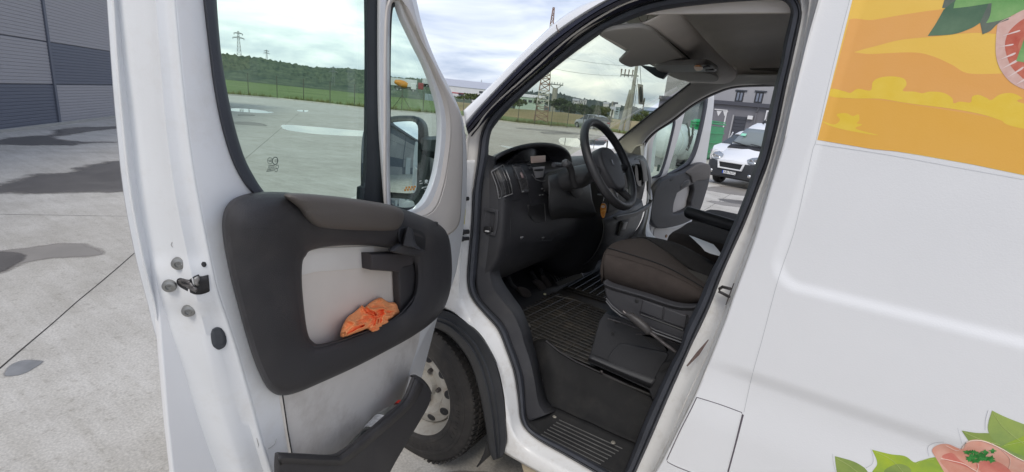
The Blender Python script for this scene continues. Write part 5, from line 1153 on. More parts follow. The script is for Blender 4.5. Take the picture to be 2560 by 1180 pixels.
# outer skin behind, below the glass, and its frame
skin_out = [(p[0] - 2, p[1], 1) for p in e0[::7]]
def back(pts, w): return pts
SKW = [(545, -66, 1), (560, 120), (585, 320), (620, 430), (665, 500, 1), (900, 520, 1), (1030, 518), (1075, 455), (1090, 340), (1060, 190), (985, -66, 1)]
plate_uv('outer_skin', [(-1.085, .50), (-1.09, 1.0), (-1.085, 1.36), (-.15, 1.22), (.02, 1.1), (.02, .80), (-.12, .52)], D.at(-.072), .012, white, door, bevel=.003)
# grey-beige lining round the quarter window, in two steps
QS = [(990, -30), (976, -10), (962, 60), (960, 300), (962, 515), (990, 560), (1060, 585), (1110, 590), (1146, 560), (1153, 480), (1156, 380), (1152, 300), (1140, 268), (1112, 215), (1078, 150), (1044, 60), (1020, -20)]
QM = [(988, -5), (974, 8), (967, 60), (965, 290), (967, 512), (988, 535), (1040, 545), (1085, 525), (1108, 470), (1121, 400), (1128, 320), (1118, 250), (1088, 180), (1058, 110), (1024, 40), (1002, -5)]
strip('quarter_window_lining', [(QS, D.at(.004)), (mixpts(QS, QM, .05), D.at(.012)), (mixpts(QS, QM, .5), D.at(.014)), (mixpts(QS, QM, .97), D.at(.012)), (mixpts(QM, [(QG[i][0], QG[i][1]) for i in range(len(QM))] if len(QM) == len(QG) else QM, 0), D.at(.010))], beige, door, closed=True, n=120, angle=20)
qg = resample(smooth2(QG, True), 120, True); qm = resample(smooth2(QM, True), 900, True)
near = [min(qm, key=lambda q: (q[0] - p[0]) ** 2 + (q[1] - p[1]) ** 2) for p in qg]
rows = [[D.at(w_).W(p[0] * (1 - t_) + q[0] * t_, p[1] * (1 - t_) + q[1] * t_) for p, q in zip(near, qg)] for t_, w_ in ((0, .0115), (.15, .009), (.9, -.008), (1, -.013))]
surf('quarter_window_reveal', rows, beige, door, closed=True, thick=.002, angle=25)
rows = [[D.at(w_).W(p[0] + (p[0] - 1030) * s_, p[1] + (p[1] - 300) * s_ * .6) for p in qg] for s_, w_ in ((.0, -.010), (-.055, -.014), (-.06, -.03))]
surf('quarter_window_rubber', rows, rubd, door, closed=True, thick=.003)
plate('quarter_glass', [(p[0] + (p[0] - 1030) * .01, p[1]) for p in QG], D.at(-.028), .004, g_side, door, bevel=.0004)
# window divider, black glass channel, rear rubber
strip('window_divider', [([(945, -75), (944, 120), (946, 300), (954, 430), (963, 545)], D.at(.0035)), ([(951, -75), (950, 120), (952, 300), (960, 430), (969, 545)], D.at(.010)), ([(960, -75), (959, 120), (960, 300), (965, 430), (973, 545)], D.at(.010)), ([(975, -75), (972, 120), (973, 300), (973, 430), (976, 545)], D.at(.002))], doorw, door, n=50, angle=30)
strip('glass_channel', [([(911, -75), (913, 120), (912, 300), (909, 420), (904, 462), (893, 470), (893, 545)], D.at(-.028)), ([(918, -75), (919, 120), (918, 300), (916, 430), (912, 470), (904, 545)], D.at(-.010)), ([(930, -75), (930, 120), (930, 300), (934, 430), (938, 545)], D.at(-.006)), ([(946, -75), (945, 120), (946, 300), (956, 430), (964, 545)], D.at(.003))], rubd, door, n=50, angle=30)
GL = [(536, -75), (537, 0), (548, 130), (562, 220), (581, 310), (606, 392), (632, 444), (656, 480), (672, 496)]
GO = [(510, -75), (511, -10), (523, 100), (538, 220), (557, 317), (582, 399), (609, 452), (637, 486), (655, 502)]
strip('window_rubber', [(GO, D.at(.002)), (mixpts(GO, GL, .15), D.at(.006)), (mixpts(GO, GL, .7), D.at(.003)), (GL, D.at(-.012)), (mixpts(GO, GL, 1.05), D.at(-.022))], rub, door, n=60)
plate('window_glass', [(525, -75, 1), (528, 0), (545, 160), (570, 310), (605, 420), (650, 500, 1), (930, 540, 1), (922, -75, 1)], D.at(-.020), .004, g_side, door, bevel=.0004)
# etched marks on the glass (read from the far side, so mirrored)
GP = D.at(-.0195); ink = mat('glass_etching_ink', (.10, .13, .11), .6); inkw = mat('white_glass_print', (.72, .76, .72), .6); inko = mat('orange_glass_print', (.72, .30, .04), .6)
def gt(s_, px, py, size, m, fr=GP, nm='glass_marking'):
    u, v = fr.loc(px, py); return text(nm, s_, fr, u, v, size, m, door, mirror=True, ext=.0002)
def ringm(px, py, r, m, fr=GP, wd=.0005):
    c = fr.W(px, py); M_ = fr.mat(); M_.translation = c; fin('glass_marking', lathe_me([(r - wd, .0002), (r + wd, .0002), (r + wd, 0), (r - wd, 0)], M_, 24), m, door)
gt('SIV', 680, 405, .0065, ink); ringm(675, 402, .0058, ink); gt('E3', 694, 405, .0075, ink); ringm(688, 402, .0068, ink, wd=.0008)
for i, (s_, x) in enumerate((('TEMPERED', 687), ('43R-00 AS2', 687), ('DOT 580 M2', 687), ('GUARDIAN', 684))): gt(s_, x, 415 + i * 4.2, .0034, ink)
ringm(693, 417, .0034, ink); ringm(690, 425.5, .0032, ink)
QP = D.at(-.0275)
for s_, x, y, sz in (('TEMPER', 1054, 453, .0042), ('LAMINATED', 1057, 458.5, .0038), ('PNKK7400L', 1068, 468.5, .0075), ('CENTRE SERVICE', 1068, 473.5, .0028)): gt(s_, x, y, sz, inkw, QP)
for pts in ([(1062, 452), (1066, 449), (1070, 451), (1071, 454), (1068, 455), (1070, 460), (1067, 459), (1065, 456), (1062, 460), (1063, 455)],): plate('glass_emblem', pts, QP, .0006, inkw, door, bevel=.0001)
for k in range(8):
    x, y = 1011 + (k % 4) * 7 + (3 if k >= 4 else 0), 467 + (6 if k < 4 else 0) - (k % 4) * .8; plate('orange_check', [(x, y, 1), (x + 4.4, y - .4, 1), (x + 4.4, y + 4.6, 1), (x, y + 5, 1)], QP, .0006, inko, door, sm=False, bevel=.0001)

# dark trim panel with pocket opening
TR = [(598, 492), (640, 482), (700, 481), (760, 487), (850, 498), (930, 507), (985, 517), (1040, 535), (1088, 555), (1116, 580), (1127, 625), (1129, 690), (1120, 745), (1096, 790), (1040, 835), (960, 880), (880, 921), (800, 957), (745, 980), (703, 988), (672, 972), (648, 930), (625, 868), (600, 780), (578, 695), (563, 620), (557, 565), (561, 530), (575, 506)]
HOLE = [(760, 636), (775, 622), (830, 612), (900, 610), (960, 615), (1010, 625), (1033, 645), (1040, 685), (1036, 730), (1020, 765), (985, 795), (930, 822), (870, 845), (800, 863), (778, 856), (766, 835), (757, 780), (750, 705), (751, 655)]
tr = resample(smooth2(TR, True), 220, True); ho_d = resample(smooth2(HOLE, True), 1600, True); cxh, cyh = 880, 735
ho = []
for p in tr:
    a = math.atan2(p[1] - cyh, p[0] - cxh); ho.append(min(ho_d, key=lambda q: abs(math.atan2(math.sin(math.atan2(q[1] - cyh, q[0] - cxh) - a), math.cos(math.atan2(q[1] - cyh, q[0] - cxh) - a)))))
def trow(t_, w_, extra=None):
    r_ = []
    for p, q in zip(tr, ho):
        x, y = p[0] + (q[0] - p[0]) * t_, p[1] + (q[1] - p[1]) * t_; ww = w_
        if extra: ww += extra(p, t_)
        r_.append(D.at(ww).W(x, y))
    return r_
ex = lambda p, t_: .012 * sst(640, 500, p[1]) * math.sin(math.pi * min(1, t_ * 1.2)) + .006 * sst(1000, 1100, p[0]) * math.sin(math.pi * t_)
rows = [trow(0, .001), trow(.012, .020), trow(.04, .034), trow(.10, .044), trow(.25, .050, ex), trow(.5, .052, ex), trow(.80, .050, ex), trow(.93, .045), trow(1.0, .036), trow(1.02, .020), trow(1.0, .002)]
trim = surf('door_trim', rows, dark, door, closed=True, thick=.002, angle=50)
plate('pocket_back', inset([(p[0], p[1]) for p in HOLE], -10), D.at(.0045), .003, mat('pocket_lining', (.68, .62, .56), .6, var=.04, vscale=8), door, bevel=.0005)
plate('pocket_upper_board', [(748, 690, 1), (745, 640), (760, 625), (800, 620, 1), (935, 615, 1), (934, 668, 1), (870, 674, 1), (790, 680, 1)], D.at(.008), .004, mat('pocket_upper_lining', (.72, .69, .65), .6, var=.04, vscale=8), door, bevel=.001)
strip('pocket_floor', [([(757, 850), (790, 868), (880, 842), (985, 797), (1038, 740)], D.at(.005)), ([(757, 850), (790, 868), (880, 842), (985, 797), (1038, 740)], D.at(.045))], dark, door, n=30)
plate('pull_cup_underside', [(930, 636, 1), (1035, 632, 1), (1034, 660), (1010, 668), (1000, 681, 1), (932, 676, 1)], D.at(.040), .034, mat('dark_trim_underside', (.05, .044, .046), .6, bump=.4, bscale=600), door, bevel=.006)
plate('pocket_side_wall', [(998, 670, 1), (1036, 655, 1), (1042, 700), (1036, 740), (1012, 775), (1003, 784, 1), (1000, 730)], D.at(.030), .024, dark, door, bevel=.006)
# armrest pad over the top edge
PADP = [(711, 489), (722, 484), (760, 485), (840, 492), (920, 503), (975, 513), (1004, 526), (1009, 545), (1003, 566), (985, 576), (930, 576), (850, 573), (795, 566), (768, 548), (748, 520), (728, 503)]
pdn = resample(smooth2(PADP, True), 160, True); pc_ = (sum(p[0] for p in pdn) / 160, sum(p[1] for p in pdn) / 160)
rows = []
for t_, w_ in ((1, .046), (.995, .062), (.97, .074), (.90, .083), (.75, .0885), (.5, .0895), (.25, .0895), (.0, .0895)): rows.append([D.at(w_ - .012 * sst(530, 590, pc_[1] + (p[1] - pc_[1]) * t_)).W(pc_[0] + (p[0] - pc_[0]) * t_, pc_[1] + (p[1] - pc_[1]) * t_ + (p[0] - pc_[0]) * (1 - t_) * 0) for p in pdn])
surf('armrest_pad', rows, pad, door, closed=True, thick=.002, angle=60)
tsk = Skin(trim)
for pts in ([(560, 571), (600, 572), (650, 572), (693, 573), (698, 556), (708, 540), (722, 526), (735, 519)], [(712, 504), (722, 511), (733, 520)]): tsk.line('trim_seam', pts, .0010, black, trim)
for px, py in ((590, 640), (612, 820), (960, 860), (1095, 700)): pass
for k in range(5): tsk.line('grip_ribs', [(1066 + k * 3, 640 + k * 9), (1092 + k * 2, 633 + k * 9), (1112 + k, 622 + k * 9)], .0006, mat('rib_grey', (.05, .048, .05), .5), trim, n=8, seg=4)
plate('handle_recess', [(1000, 574), (1012, 568), (1040, 572), (1062, 585), (1064, 612), (1058, 628), (1030, 622), (1004, 612), (998, 590)], D.at(.0655), .006, black, door, bevel=.002)
strip('release_handle', [([(1006, 612), (1009, 590), (1015, 573), (1021, 570)], D.at(.072)), ([(1009, 613), (1014, 590), (1019, 572), (1023, 570)], D.at(.084)), ([(1028, 618), (1028, 592), (1026, 574), (1024, 571)], D.at(.081)), ([(1060, 628), (1040, 612), (1031, 578), (1026, 572)], D.at(.068))], mat('handle_plastic', (.05, .05, .055), .4), door, n=24)
plate('handle_base', [(1003, 612), (1030, 612), (1060, 624), (1064, 632), (1050, 640), (1030, 640), (995, 634), (985, 628)], D.at(.074), .018, dark, door, bevel=.006)
fin('lock_button', lathe_me([(.009, -.02), (.009, .0), (.008, .006), (.001, .008)], Matrix.Translation(D.at(.030).W(1088, 560)), 16), black, door)
# lower board, map pocket
plate('lower_board', [(700, 960, 1), (706, 990, 1), (720, 1080, 1), (738, 1180, 1), (752, 1262, 1), (900, 1262, 1), (962, 1120), (1000, 1010), (1024, 930), (1047, 855), (1052, 800, 1), (900, 850, 1)], D.at(.010), .010, lowp, door, bevel=.002)
tube('board_edge', [D.at(.0105).W(*p) for p in ((706, 985), (720, 1080), (738, 1180), (752, 1260))], .0014, black, door, 5)
mp_o = [(697, 1140), (703, 1133, 1), (760, 1136), (828, 1139), (852, 1133, 1), (900, 1100), (960, 1048), (1010, 1003), (1026, 972), (1037, 944, 1), (1052, 946), (1070, 965), (1079, 985), (1072, 1015), (1050, 1055), (1020, 1105), (985, 1165), (960, 1215), (930, 1275, 1), (700, 1275, 1), (695, 1180)]
plate('map_pocket', mp_o, D.at(.088), .012, dark, door, bevel=.005, bres=3)
strip('map_pocket_rim', [([(697, 1146), (706, 1136), (828, 1141), (856, 1134), (960, 1050), (1010, 1005), (1028, 972), (1038, 945)], D.at(.090)), ([(700, 1152), (709, 1145), (828, 1150), (862, 1142), (965, 1058), (1016, 1012), (1036, 978), (1046, 953)], D.at(.094)), ([(703, 1162), (714, 1157), (828, 1162), (870, 1151), (972, 1068), (1024, 1020), (1048, 985), (1058, 962)], D.at(.089))], dark, door, n=60)
strip('map_pocket_end', [([(1037, 944), (1052, 946), (1070, 965), (1079, 985)], D.at(.082)), ([(1025, 940), (1038, 938), (1052, 950), (1060, 968)], D.at(.012))], dark, door, n=20, thick=.004)
# latch, screws, holes in the shut face
def facing(c, nrm, up=(0, 0, 1)):
    z = nrm.normalized(); x = Vector(up).cross(z).normalized(); y = z.cross(x); m_ = Matrix((x, y, z)).transposed().to_4x4(); m_.translation = c; return m_
def door_w(px, py):
    i_ = min(len(rowsY) - 1, max(0, round((py - rowsY[0]) / 12))); xs = []
    for a_, b_, t_, w_ in prof:
        x = a_[i_][0] + (b_[i_][0] - a_[i_][0]) * t_; ww = w_
        if -.08 < w_ < -.005: ww += .006 * math.exp(-((py - 712) / 60.0) ** 4) - .007 * sst(800, 900, py - (x - 420) * .9)
        xs.append((x, ww))
    for (xa, wa), (xb, wb) in zip(xs, xs[1:]):
        if xa <= px <= xb: return wa + (wb - wa) * (px - xa) / max(1e-6, xb - xa)
    return .0 if px > xs[-1][0] else -.09
def drape(nm, pts, off, m, th=.002, sm=True, parent=None):
    bm = fill2d(smooth2(pts, True, 6) if sm else pts); bmesh.ops.subdivide_edges(bm, edges=[e for e in bm.edges if e.calc_length() > 9], cuts=2, use_grid_fill=True)
    for v in bm.verts: v.co = D.at(door_w(v.co.x, v.co.y) + off).W(v.co.x, v.co.y)
    o = bmo(nm, bm, m, parent or door); md = o.modifiers.new('s', 'SOLIDIFY'); md.thickness = th; md.offset = 0; return o
nshut = (DU * .72 + DW * .69).normalized()
for px, py in ((447, 658), (424, 714), (472, 776)):
    c = D.at(door_w(px, py) + .003).W(px, py); m_ = facing(c + nshut * .002, nshut)
    fin('latch_screw', lathe_me([(.0105, -.004), (.0105, .001), (.009, .004), (.0052, .0052), (.0048, .002), (.001, .002)], m_, 24), mat('screw_steel', (.30, .30, .29), .42, metal=.8, var=.1, vscale=30), door)
lt = drape('latch_cavity', [(442, 702), (448, 695), (460, 696), (473, 699), (482, 692, 1), (496, 686, 1), (501, 691), (520, 687, 1), (524, 728, 1), (512, 733), (498, 736), (484, 734), (460, 722), (446, 713)], .0012, black)
drape('latch_claw', [(446, 703), (455, 698), (471, 702), (479, 708), (485, 716), (494, 721), (491, 729), (477, 724), (468, 717), (456, 713)], .0035, mat('latch_grey', (.17, .16, .155), .4, metal=.5, var=.4, vscale=80), .003)
drape('latch_claw', [(453, 704), (466, 705), (472, 711), (460, 710)], .0052, black, .001)
drape('latch_pawl', [(485, 697), (495, 691), (499, 697), (495, 706), (497, 712), (488, 712)], .0045, mat('pawl_grey', (.34, .33, .32), .4, metal=.6), .003)
drape('access_plug', [(527, 838), (531, 824), (541, 818), (553, 821), (562, 833), (566, 850), (562, 865), (551, 872), (540, 871), (531, 862)], .0015, mat('grey_rubber_plug', (.06, .065, .075), .6), .003)
drape('access_hole', [(503, 660), (507, 655), (513, 656), (516, 661), (513, 667), (507, 667)], .0012, black, .0015)
for pts in ([(642, 1095), (646, 1112), (645, 1118)], [(691, 1097), (687, 1110), (678, 1118), (671, 1122)], [(430, 606), (428, 612), (431, 618)]):
    tube('scratch', [D.at(door_w(*p) + .0015).W(*p) for p in pts], .0007, mat('scratch_grey', (.35, .34, .33), .8), door, 4)
tube('flange_bead', [D.at(-.078).W(p[0], p[1]) for p in e1[4:-4]], .0012, mat('sealer_grey', (.42, .43, .44), .7), door, 5)

# door mirror on the far side of the quarter window
mroot = fin('door_mirror', pyd([(0, 0, 0), (.001, 0, 0), (0, .001, 0)], [(0, 1, 2)]), black, van) if False else None
MC = D.at(-.24).W(1010, 400)
MN = (CAMP - MC); MN.z = 0; MN.normalize(); MNN = Vector((.43, -.89, .09)).normalized()
MF = Frame(MC, Vector((0, 0, 1)).cross(MNN), MNN.cross(Vector((0, 0, 1)).cross(MNN)))
house = [(940, 300), (975, 289), (1015, 287), (1035, 290), (1050, 303), (1056, 325), (1058, 360), (1060, 420), (1060, 480), (1062, 510), (1050, 530), (1000, 540), (930, 535), (900, 500), (896, 400), (905, 320)]
mir = plate('door_mirror', house, MF.at(.0), .10, mat('mirror_housing', (.020, .026, .028), .45), van, holes=[], bevel=.028, bres=5)
mgl = bpy.data.materials.new('mirror_glass'); mgl.use_nodes = True; _b = mgl.node_tree.nodes['Principled BSDF']; _b.inputs['Metallic'].default_value = 1; _b.inputs['Roughness'].default_value = .01; _b.inputs['Base Color'].default_value = (.86, .90, .90, 1)
def convex(nm, pts, fr, Rc, tilt_u=0, tilt_v=0):
    f_ = [fr.loc(*p) for p in resample(smooth2(pts, True, 6), 72, True)]; cu_ = sum(p[0] for p in f_) / 72; cv_ = sum(p[1] for p in f_) / 72; rws = []
    mx_ = max((p[0] - cu_) ** 2 + (p[1] - cv_) ** 2 for p in f_)
    for k in range(15):
        t_ = 1 - k / 14; rws.append([fr.P(cu_ + (p[0] - cu_) * t_, cv_ + (p[1] - cv_) * t_, .006 + (mx_ - ((p[0] - cu_) ** 2 + (p[1] - cv_) ** 2) * t_ * t_) / (2 * Rc) + tilt_u * (p[0] - cu_) * t_ + tilt_v * (p[1] - cv_) * t_) for p in f_])
    return surf(nm, rws, mgl, mir, closed=True, angle=80)
convex('mirror_glass', [(915, 322), (960, 311), (1000, 305), (1032, 304), (1044, 312), (1047, 330), (1047, 400), (1044, 460), (1040, 478), (1026, 483), (960, 478), (915, 472), (908, 400)], MF, .8)
convex('wide_angle_glass', [(930, 492), (975, 493), (1020, 497), (1034, 502), (1038, 512), (1035, 520), (990, 521), (930, 519)], MF, .25)
strip('mirror_arm', [([(1050, 342), (1075, 344), (1100, 342), (1125, 335)], MF.at(-.03)), ([(1052, 350), (1078, 352), (1102, 350), (1125, 345)], MF.at(.01)), ([(1054, 372), (1080, 376), (1100, 380), (1125, 385)], MF.at(.01)), ([(1056, 385), (1080, 392), (1100, 400), (1125, 410)], MF.at(-.03))], MATS['mirror_housing'], mir, n=20, thick=.01)
strip('mirror_arm', [([(1054, 470), (1075, 470), (1100, 462), (1125, 455)], MF.at(-.04)), ([(1054, 490), (1075, 492), (1102, 488), (1125, 480)], MF.at(-.005)), ([(1050, 525), (1075, 530), (1100, 530), (1125, 525)], MF.at(-.04))], MATS['mirror_housing'], mir, n=20, thick=.01)

# =================================================================== PASSENGER'S DOOR
Q = PDOOR
pdo = [(1625, 350), (1640, 322), (1665, 296), (1700, 262), (1740, 238), (1772, 227), (1783, 232), (1786, 245), (1782, 290), (1775, 343), (1766, 404), (1760, 470), (1750, 530), (1742, 590), (1734, 660), (1700, 700), (1660, 690), (1634, 640), (1626, 560), (1620, 470), (1620, 400)]
PQ = [(1681, 299), (1686, 305), (1680, 335), (1664, 395), (1652, 430), (1645, 438), (1632, 442), (1627, 430), (1630, 390), (1635, 350), (1648, 325), (1664, 308)]
PW_ = [(1716, 276), (1738, 258), (1760, 247), (1769, 248), (1766, 270), (1756, 320), (1742, 375), (1728, 405), (1712, 420), (1668, 442), (1672, 425), (1690, 365), (1704, 315)]
pd = plate('passenger_door', pdo, Q, .016, mat('passenger_door_paint', (.74, .72, .70), .42, var=.02, vscale=4, coat=.3), van, holes=[PQ, PW_], bevel=.005, bres=3)
pd['label'] = 'open passenger door beyond the dashboard'
for pts in (PQ, PW_): plate('window_glass', pts, Q.at(-.010), .004, g_side, pd, bevel=.0004)
strip('window_rubber', [([(1769, 246), (1766, 270), (1756, 320), (1742, 375), (1728, 405), (1712, 420), (1664, 446)], Q.at(.004)), ([(1760, 248), (1758, 270), (1748, 318), (1734, 370), (1721, 398), (1706, 413), (1668, 434)], Q.at(.002))], rub, pd, n=40, thick=.01)
strip('window_rubber', [([(1686, 298), (1688, 306), (1682, 336), (1667, 396), (1655, 432), (1648, 442), (1630, 446)], Q.at(.004)), ([(1682, 302), (1683, 308), (1677, 338), (1662, 396), (1650, 430), (1643, 437), (1632, 441)], Q.at(.002))], rub, pd, n=40, thick=.008)
PT = [(1632, 500), (1640, 472), (1655, 452), (1672, 442), (1712, 428), (1740, 412), (1760, 407), (1774, 414), (1777, 430), (1774, 455), (1764, 490), (1752, 525), (1738, 545), (1712, 560), (1675, 570), (1645, 571), (1630, 555), (1627, 530)]
PH = [(1694, 484, 1), (1712, 472), (1733, 462, 1), (1735, 478), (1728, 505, 1), (1724, 520), (1700, 532), (1684, 534, 1), (1686, 510)]
pt_ = plate('door_trim', PT, Q.at(.055), .05, dark, pd, holes=[PH], bevel=.016, bres=4)
plate('pocket_back', inset(PH, -4), Q.at(.012), .004, MATS['pocket_lining'], pd, bevel=.001)
plate('armrest_pad', [(1718, 432), (1735, 419), (1752, 410), (1772, 410), (1778, 420), (1776, 440), (1765, 450), (1745, 452), (1734, 458), (1730, 450), (1728, 442)], Q.at(.068), .03, pad, pd, bevel=.012, bres=3)
plate('grab_cup', [(1703, 466), (1710, 455), (1720, 449), (1726, 451), (1724, 462), (1712, 470), (1704, 474)], Q.at(.058), .006, steeld, pd, bevel=.002)
plate('grab_cup', [(1705, 466), (1711, 457), (1719, 452), (1723, 453), (1721, 461), (1711, 468), (1706, 471)], Q.at(.0605), .005, black, pd, bevel=.002)
plate('window_switch', [(1676, 449), (1685, 445), (1687, 448), (1678, 453)], Q.at(.058), .006, black, pd, bevel=.001)
plate('lower_board', [(1636, 574), (1680, 572), (1712, 562), (1738, 548), (1750, 532), (1744, 590), (1734, 660), (1690, 690), (1650, 670)], Q.at(.006), .008, mat('lower_board_pale', (.64, .60, .55), .6, var=.03, vscale=5), pd, bevel=.001)
fin('board_fixing', lathe_me([(.001, .008), (.012, .006), (.014, 0)], Matrix.Translation(Q.at(.008).W(1665, 590)) @ facing(Vector(), Q.N), 16), mat('tan_clip', (.36, .22, .12), .6), pd)
box('quarter_marking', Q.at(-.045).W(1646, 420), (.02, .003, .05), ink, pd)
# far mirror
pm_ = plate('door_mirror', [(1600, 330), (1620, 318), (1640, 315), (1644, 330), (1640, 390), (1634, 430), (1612, 440), (1600, 420)], Q.at(-.25), .08, white, van, bevel=.02)
# =================================================================== CABIN
# far door opening: header, pillar trim, painted hinge post and sill
DOe = [(1965, 208), (1940, 210), (1841, 214), (1784, 231), (1729, 261), (1679, 299), (1638, 326), (1614, 349), (1604, 370), (1601, 395), (1603, 410)]
WSe = [(2000, 180), (1940, 186), (1850, 186), (1790, 195), (1745, 200), (1727, 207), (1690, 236), (1640, 275), (1592, 313), (1560, 339), (1535, 360)]
strip('pillar_trim', [(DOe, YP(1.93)), (mixpts(DOe, WSe, .12), YP(1.895)), (mixpts(DOe, WSe, .5), YP(1.86)), (mixpts(DOe, WSe, .88), YP(1.82)), (WSe, YP(1.80))], headg, van, n=60, angle=60)
DOi = [(p[0] + dx, p[1] + dy) for p, dx, dy in zip(DOe, (0, 0, 1, 3, 4, 5, 5, 6, 6, 6, 6), (5, 5, 5, 5, 4, 4, 3, 3, 2, 0, 0))]
strip('door_seal', [(DOe, YP(1.935)), (mixpts(DOe, DOi, .5), YP(1.95)), (DOi, YP(1.97))], mat('dark_seal_brown', (.035, .025, .028), .6), van, n=60, thick=.006)
strip('tweeter_frame', [([(1570, 392), (1578, 378), (1588, 366), (1598, 362), (1606, 362)], YP(1.845)), ([(1573, 394), (1581, 380), (1590, 369), (1599, 365), (1606, 365)], YP(1.84))], mat('pale_pillar_edge', (.42, .40, .36), .6), van, n=24, thick=.006)
plate('tweeter_panel', [(1573, 394), (1582, 380), (1591, 369), (1600, 365, 1), (1602, 392, 1)], YP(1.842), .006, mat('tweeter_panel_grey', (.13, .125, .12), .7), van, bevel=.002)
c1 = [(1600, 366), (1604, 400), (1612, 440), (1618, 480), (1612, 530), (1598, 565), (1574, 592), (1556, 606), (1540, 640)]
c2 = [(1616, 352), (1610, 400), (1618, 440), (1630, 490), (1625, 540), (1622, 570), (1634, 592), (1670, 612), (1760, 660)]
strip('hinge_post', [(c1, YP(1.88)), (mixpts(c1, c2, .35), YP(1.91)), (mixpts(c1, c2, .55), YP(1.93)), (mixpts(c1, c2, .7), YP(1.925)), (c2, YP(2.02))], mat('hinge_post_paint', (.70, .69, .66), .42, coat=.3, var=.03, vscale=5), van, n=60, angle=70)
# windscreen: from the header down to the scuttle
T0, T1 = YP(.10).W(1490, 84), YP(1.82).W(1726, 208)
sl = Vector((-.78, 0, -.60))
wsr = []
for i in range(9):
    t_ = i / 8; r_ = []
    for j in range(13):
        s_ = (j - .3) / 11.6; bow = -.05 * math.sin(math.pi * s_); p = T0.lerp(T1, s_); r_.append(Vector((p.x + .055 + (sl.x - .06) * t_ * 1.02 + bow, p.y, p.z + .045 + sl.z * t_ * 1.04)))
    wsr.append(r_)
surf('windscreen', wsr, g_ws, van, thick=.004)
tube('windscreen_edge', [YP(1.802).W(*p) for p in ((1727, 207), (1690, 236), (1640, 275), (1592, 313), (1560, 339), (1535, 360))], .006, black, van, 6)
tube('windscreen_edge', [YP(.12).W(*p) for p in ((1499, 79), (1445, 118), (1377, 170), (1309, 226), (1250, 288), (1225, 322), (1216, 360), (1210, 400))], .008, black, van, 6)
# headliner
rows = []
for x in (-.72, -.6, -.3, .1, .31):
    up = .0 if x < -.65 else (.10 if x < -.5 else .15)
    rows.append([Vector((x, y, z)) for y, z in ((.10, 1.90), (.13, 1.94 + up * .3), (.25, 1.93 + up), (.6, 1.95 + up), (1.0, 1.955 + up), (1.4, 1.95 + up), (1.7, 1.93 + up), (1.84, 1.91 + up * .4), (1.90, 1.87))])
surf('headliner', rows, head, van, thick=.01)
plate('overhead_pocket', [(1858, 155), (1868, 146), (1900, 143), (1975, 142), (1975, 175), (1900, 176), (1870, 172)], YP(1.84), .02, mat('dark_headliner_pocket', (.16, .145, .13), .9), van, bevel=.008)
# overhead shelf with its rolled rear edge
Zs = ZC(1.846)
prl = [((1487, 84), (1727, 208)), ((1545, 68), (1752, 206)), ((1600, 58), (1784, 208)), ((1622, 50), (1800, 209)), ((1640, 40), (1812, 209)), ((1660, 29), (1826, 205)), ((1673, 20), (1836, 198)), ((1680, 14), (1841, 188)), ((1680, 4), (1841, 176))]
rows = []
for k, (pn, pf) in enumerate(prl):
    a_, b_ = YP(.115).W(*pn), YP(1.74).W(*pf); b_.z = b_.z if k else b_.z; bow = -.03 if k < 1 else -.012
    rows.append([a_.lerp(b_, i / 24) + Vector((bow * math.sin(math.pi * i / 24), 0, 0)) for i in range(25)])
surf('overhead_shelf', rows, head, van, thick=.010, sub=1, angle=80)
surf('shelf_end', [[r_[-1] for r_ in rows], [r_[-1] + Vector((0, .02, .012)) for r_ in rows], [Vector((r_[-1].x * .5 + rows[4][-1].x * .5, r_[-1].y + .025, max(r_[-1].z, 1.87) + .03)) for r_ in rows]], head, van, thick=.006)
VA, VB, VC = YP(.15).W(1502, 88), YP(.15).W(1600, 68), YP(.80).W(1700, 158); VN = (VB - VA).cross(VC - VA).normalized()
if VN.z > 0: VN = -VN
VF = Frame(VA, (VB - VA).normalized(), VN.cross((VB - VA).normalized()))
if VF.N.z > 0: VF = Frame(VA, (VB - VA).normalized(), -VN.cross((VB - VA).normalized()))
plate('sun_visor', [(1502, 88), (1530, 76), (1590, 70), (1615, 73), (1640, 86), (1716, 150), (1716, 156), (1690, 158), (1640, 160), (1592, 166), (1572, 168), (1549, 157), (1552, 150), (1574, 128, 1), (1540, 108)], VF.at(.014), .016, mat('visor_vinyl', (.42, .40, .37), .8, var=.05, vscale=5, bump=.3, bscale=500), van, bevel=.006)
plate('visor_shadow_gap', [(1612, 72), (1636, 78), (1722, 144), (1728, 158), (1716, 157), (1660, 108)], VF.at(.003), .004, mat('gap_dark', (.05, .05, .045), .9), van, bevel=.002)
plate('sun_visor', [(1665, 182), (1720, 180), (1766, 184), (1790, 192), (1793, 203), (1760, 205), (1700, 200)], ZC(1.828), .014, MATS['visor_vinyl'], van, bevel=.005)
plate('console_lamp_housing', [(1640, 165), (1700, 162), (1760, 161), (1785, 172), (1788, 180), (1730, 180), (1680, 182), (1650, 180)], ZC(1.818), .02, mat('lamp_housing_grey', (.22, .21, .20), .5), van, bevel=.005)
plate('map_lamp', [(1735, 168), (1750, 167), (1757, 172), (1752, 177), (1740, 177)], ZC(1.800), .006, mat('painted_glow_lens', (.62, .27, .10), .3), van, bevel=.002)  # orange glow at the lamp put into the lens colour, no emission
for pts in ([(1758, 168), (1772, 167), (1776, 172), (1762, 173)], [(1764, 176), (1782, 175), (1785, 179), (1768, 180)]): plate('lamp_switch', pts, ZC(1.803), .005, black, van, bevel=.001)
plate('dark_mirror_housing', [(1597, 161, 1), (1640, 168), (1668, 172), (1672, 178), (1656, 197, 1), (1640, 192), (1620, 178)], YP(.95), .03, mat('mirror_housing_dark', (.04, .05, .055), .4), van, bevel=.004)
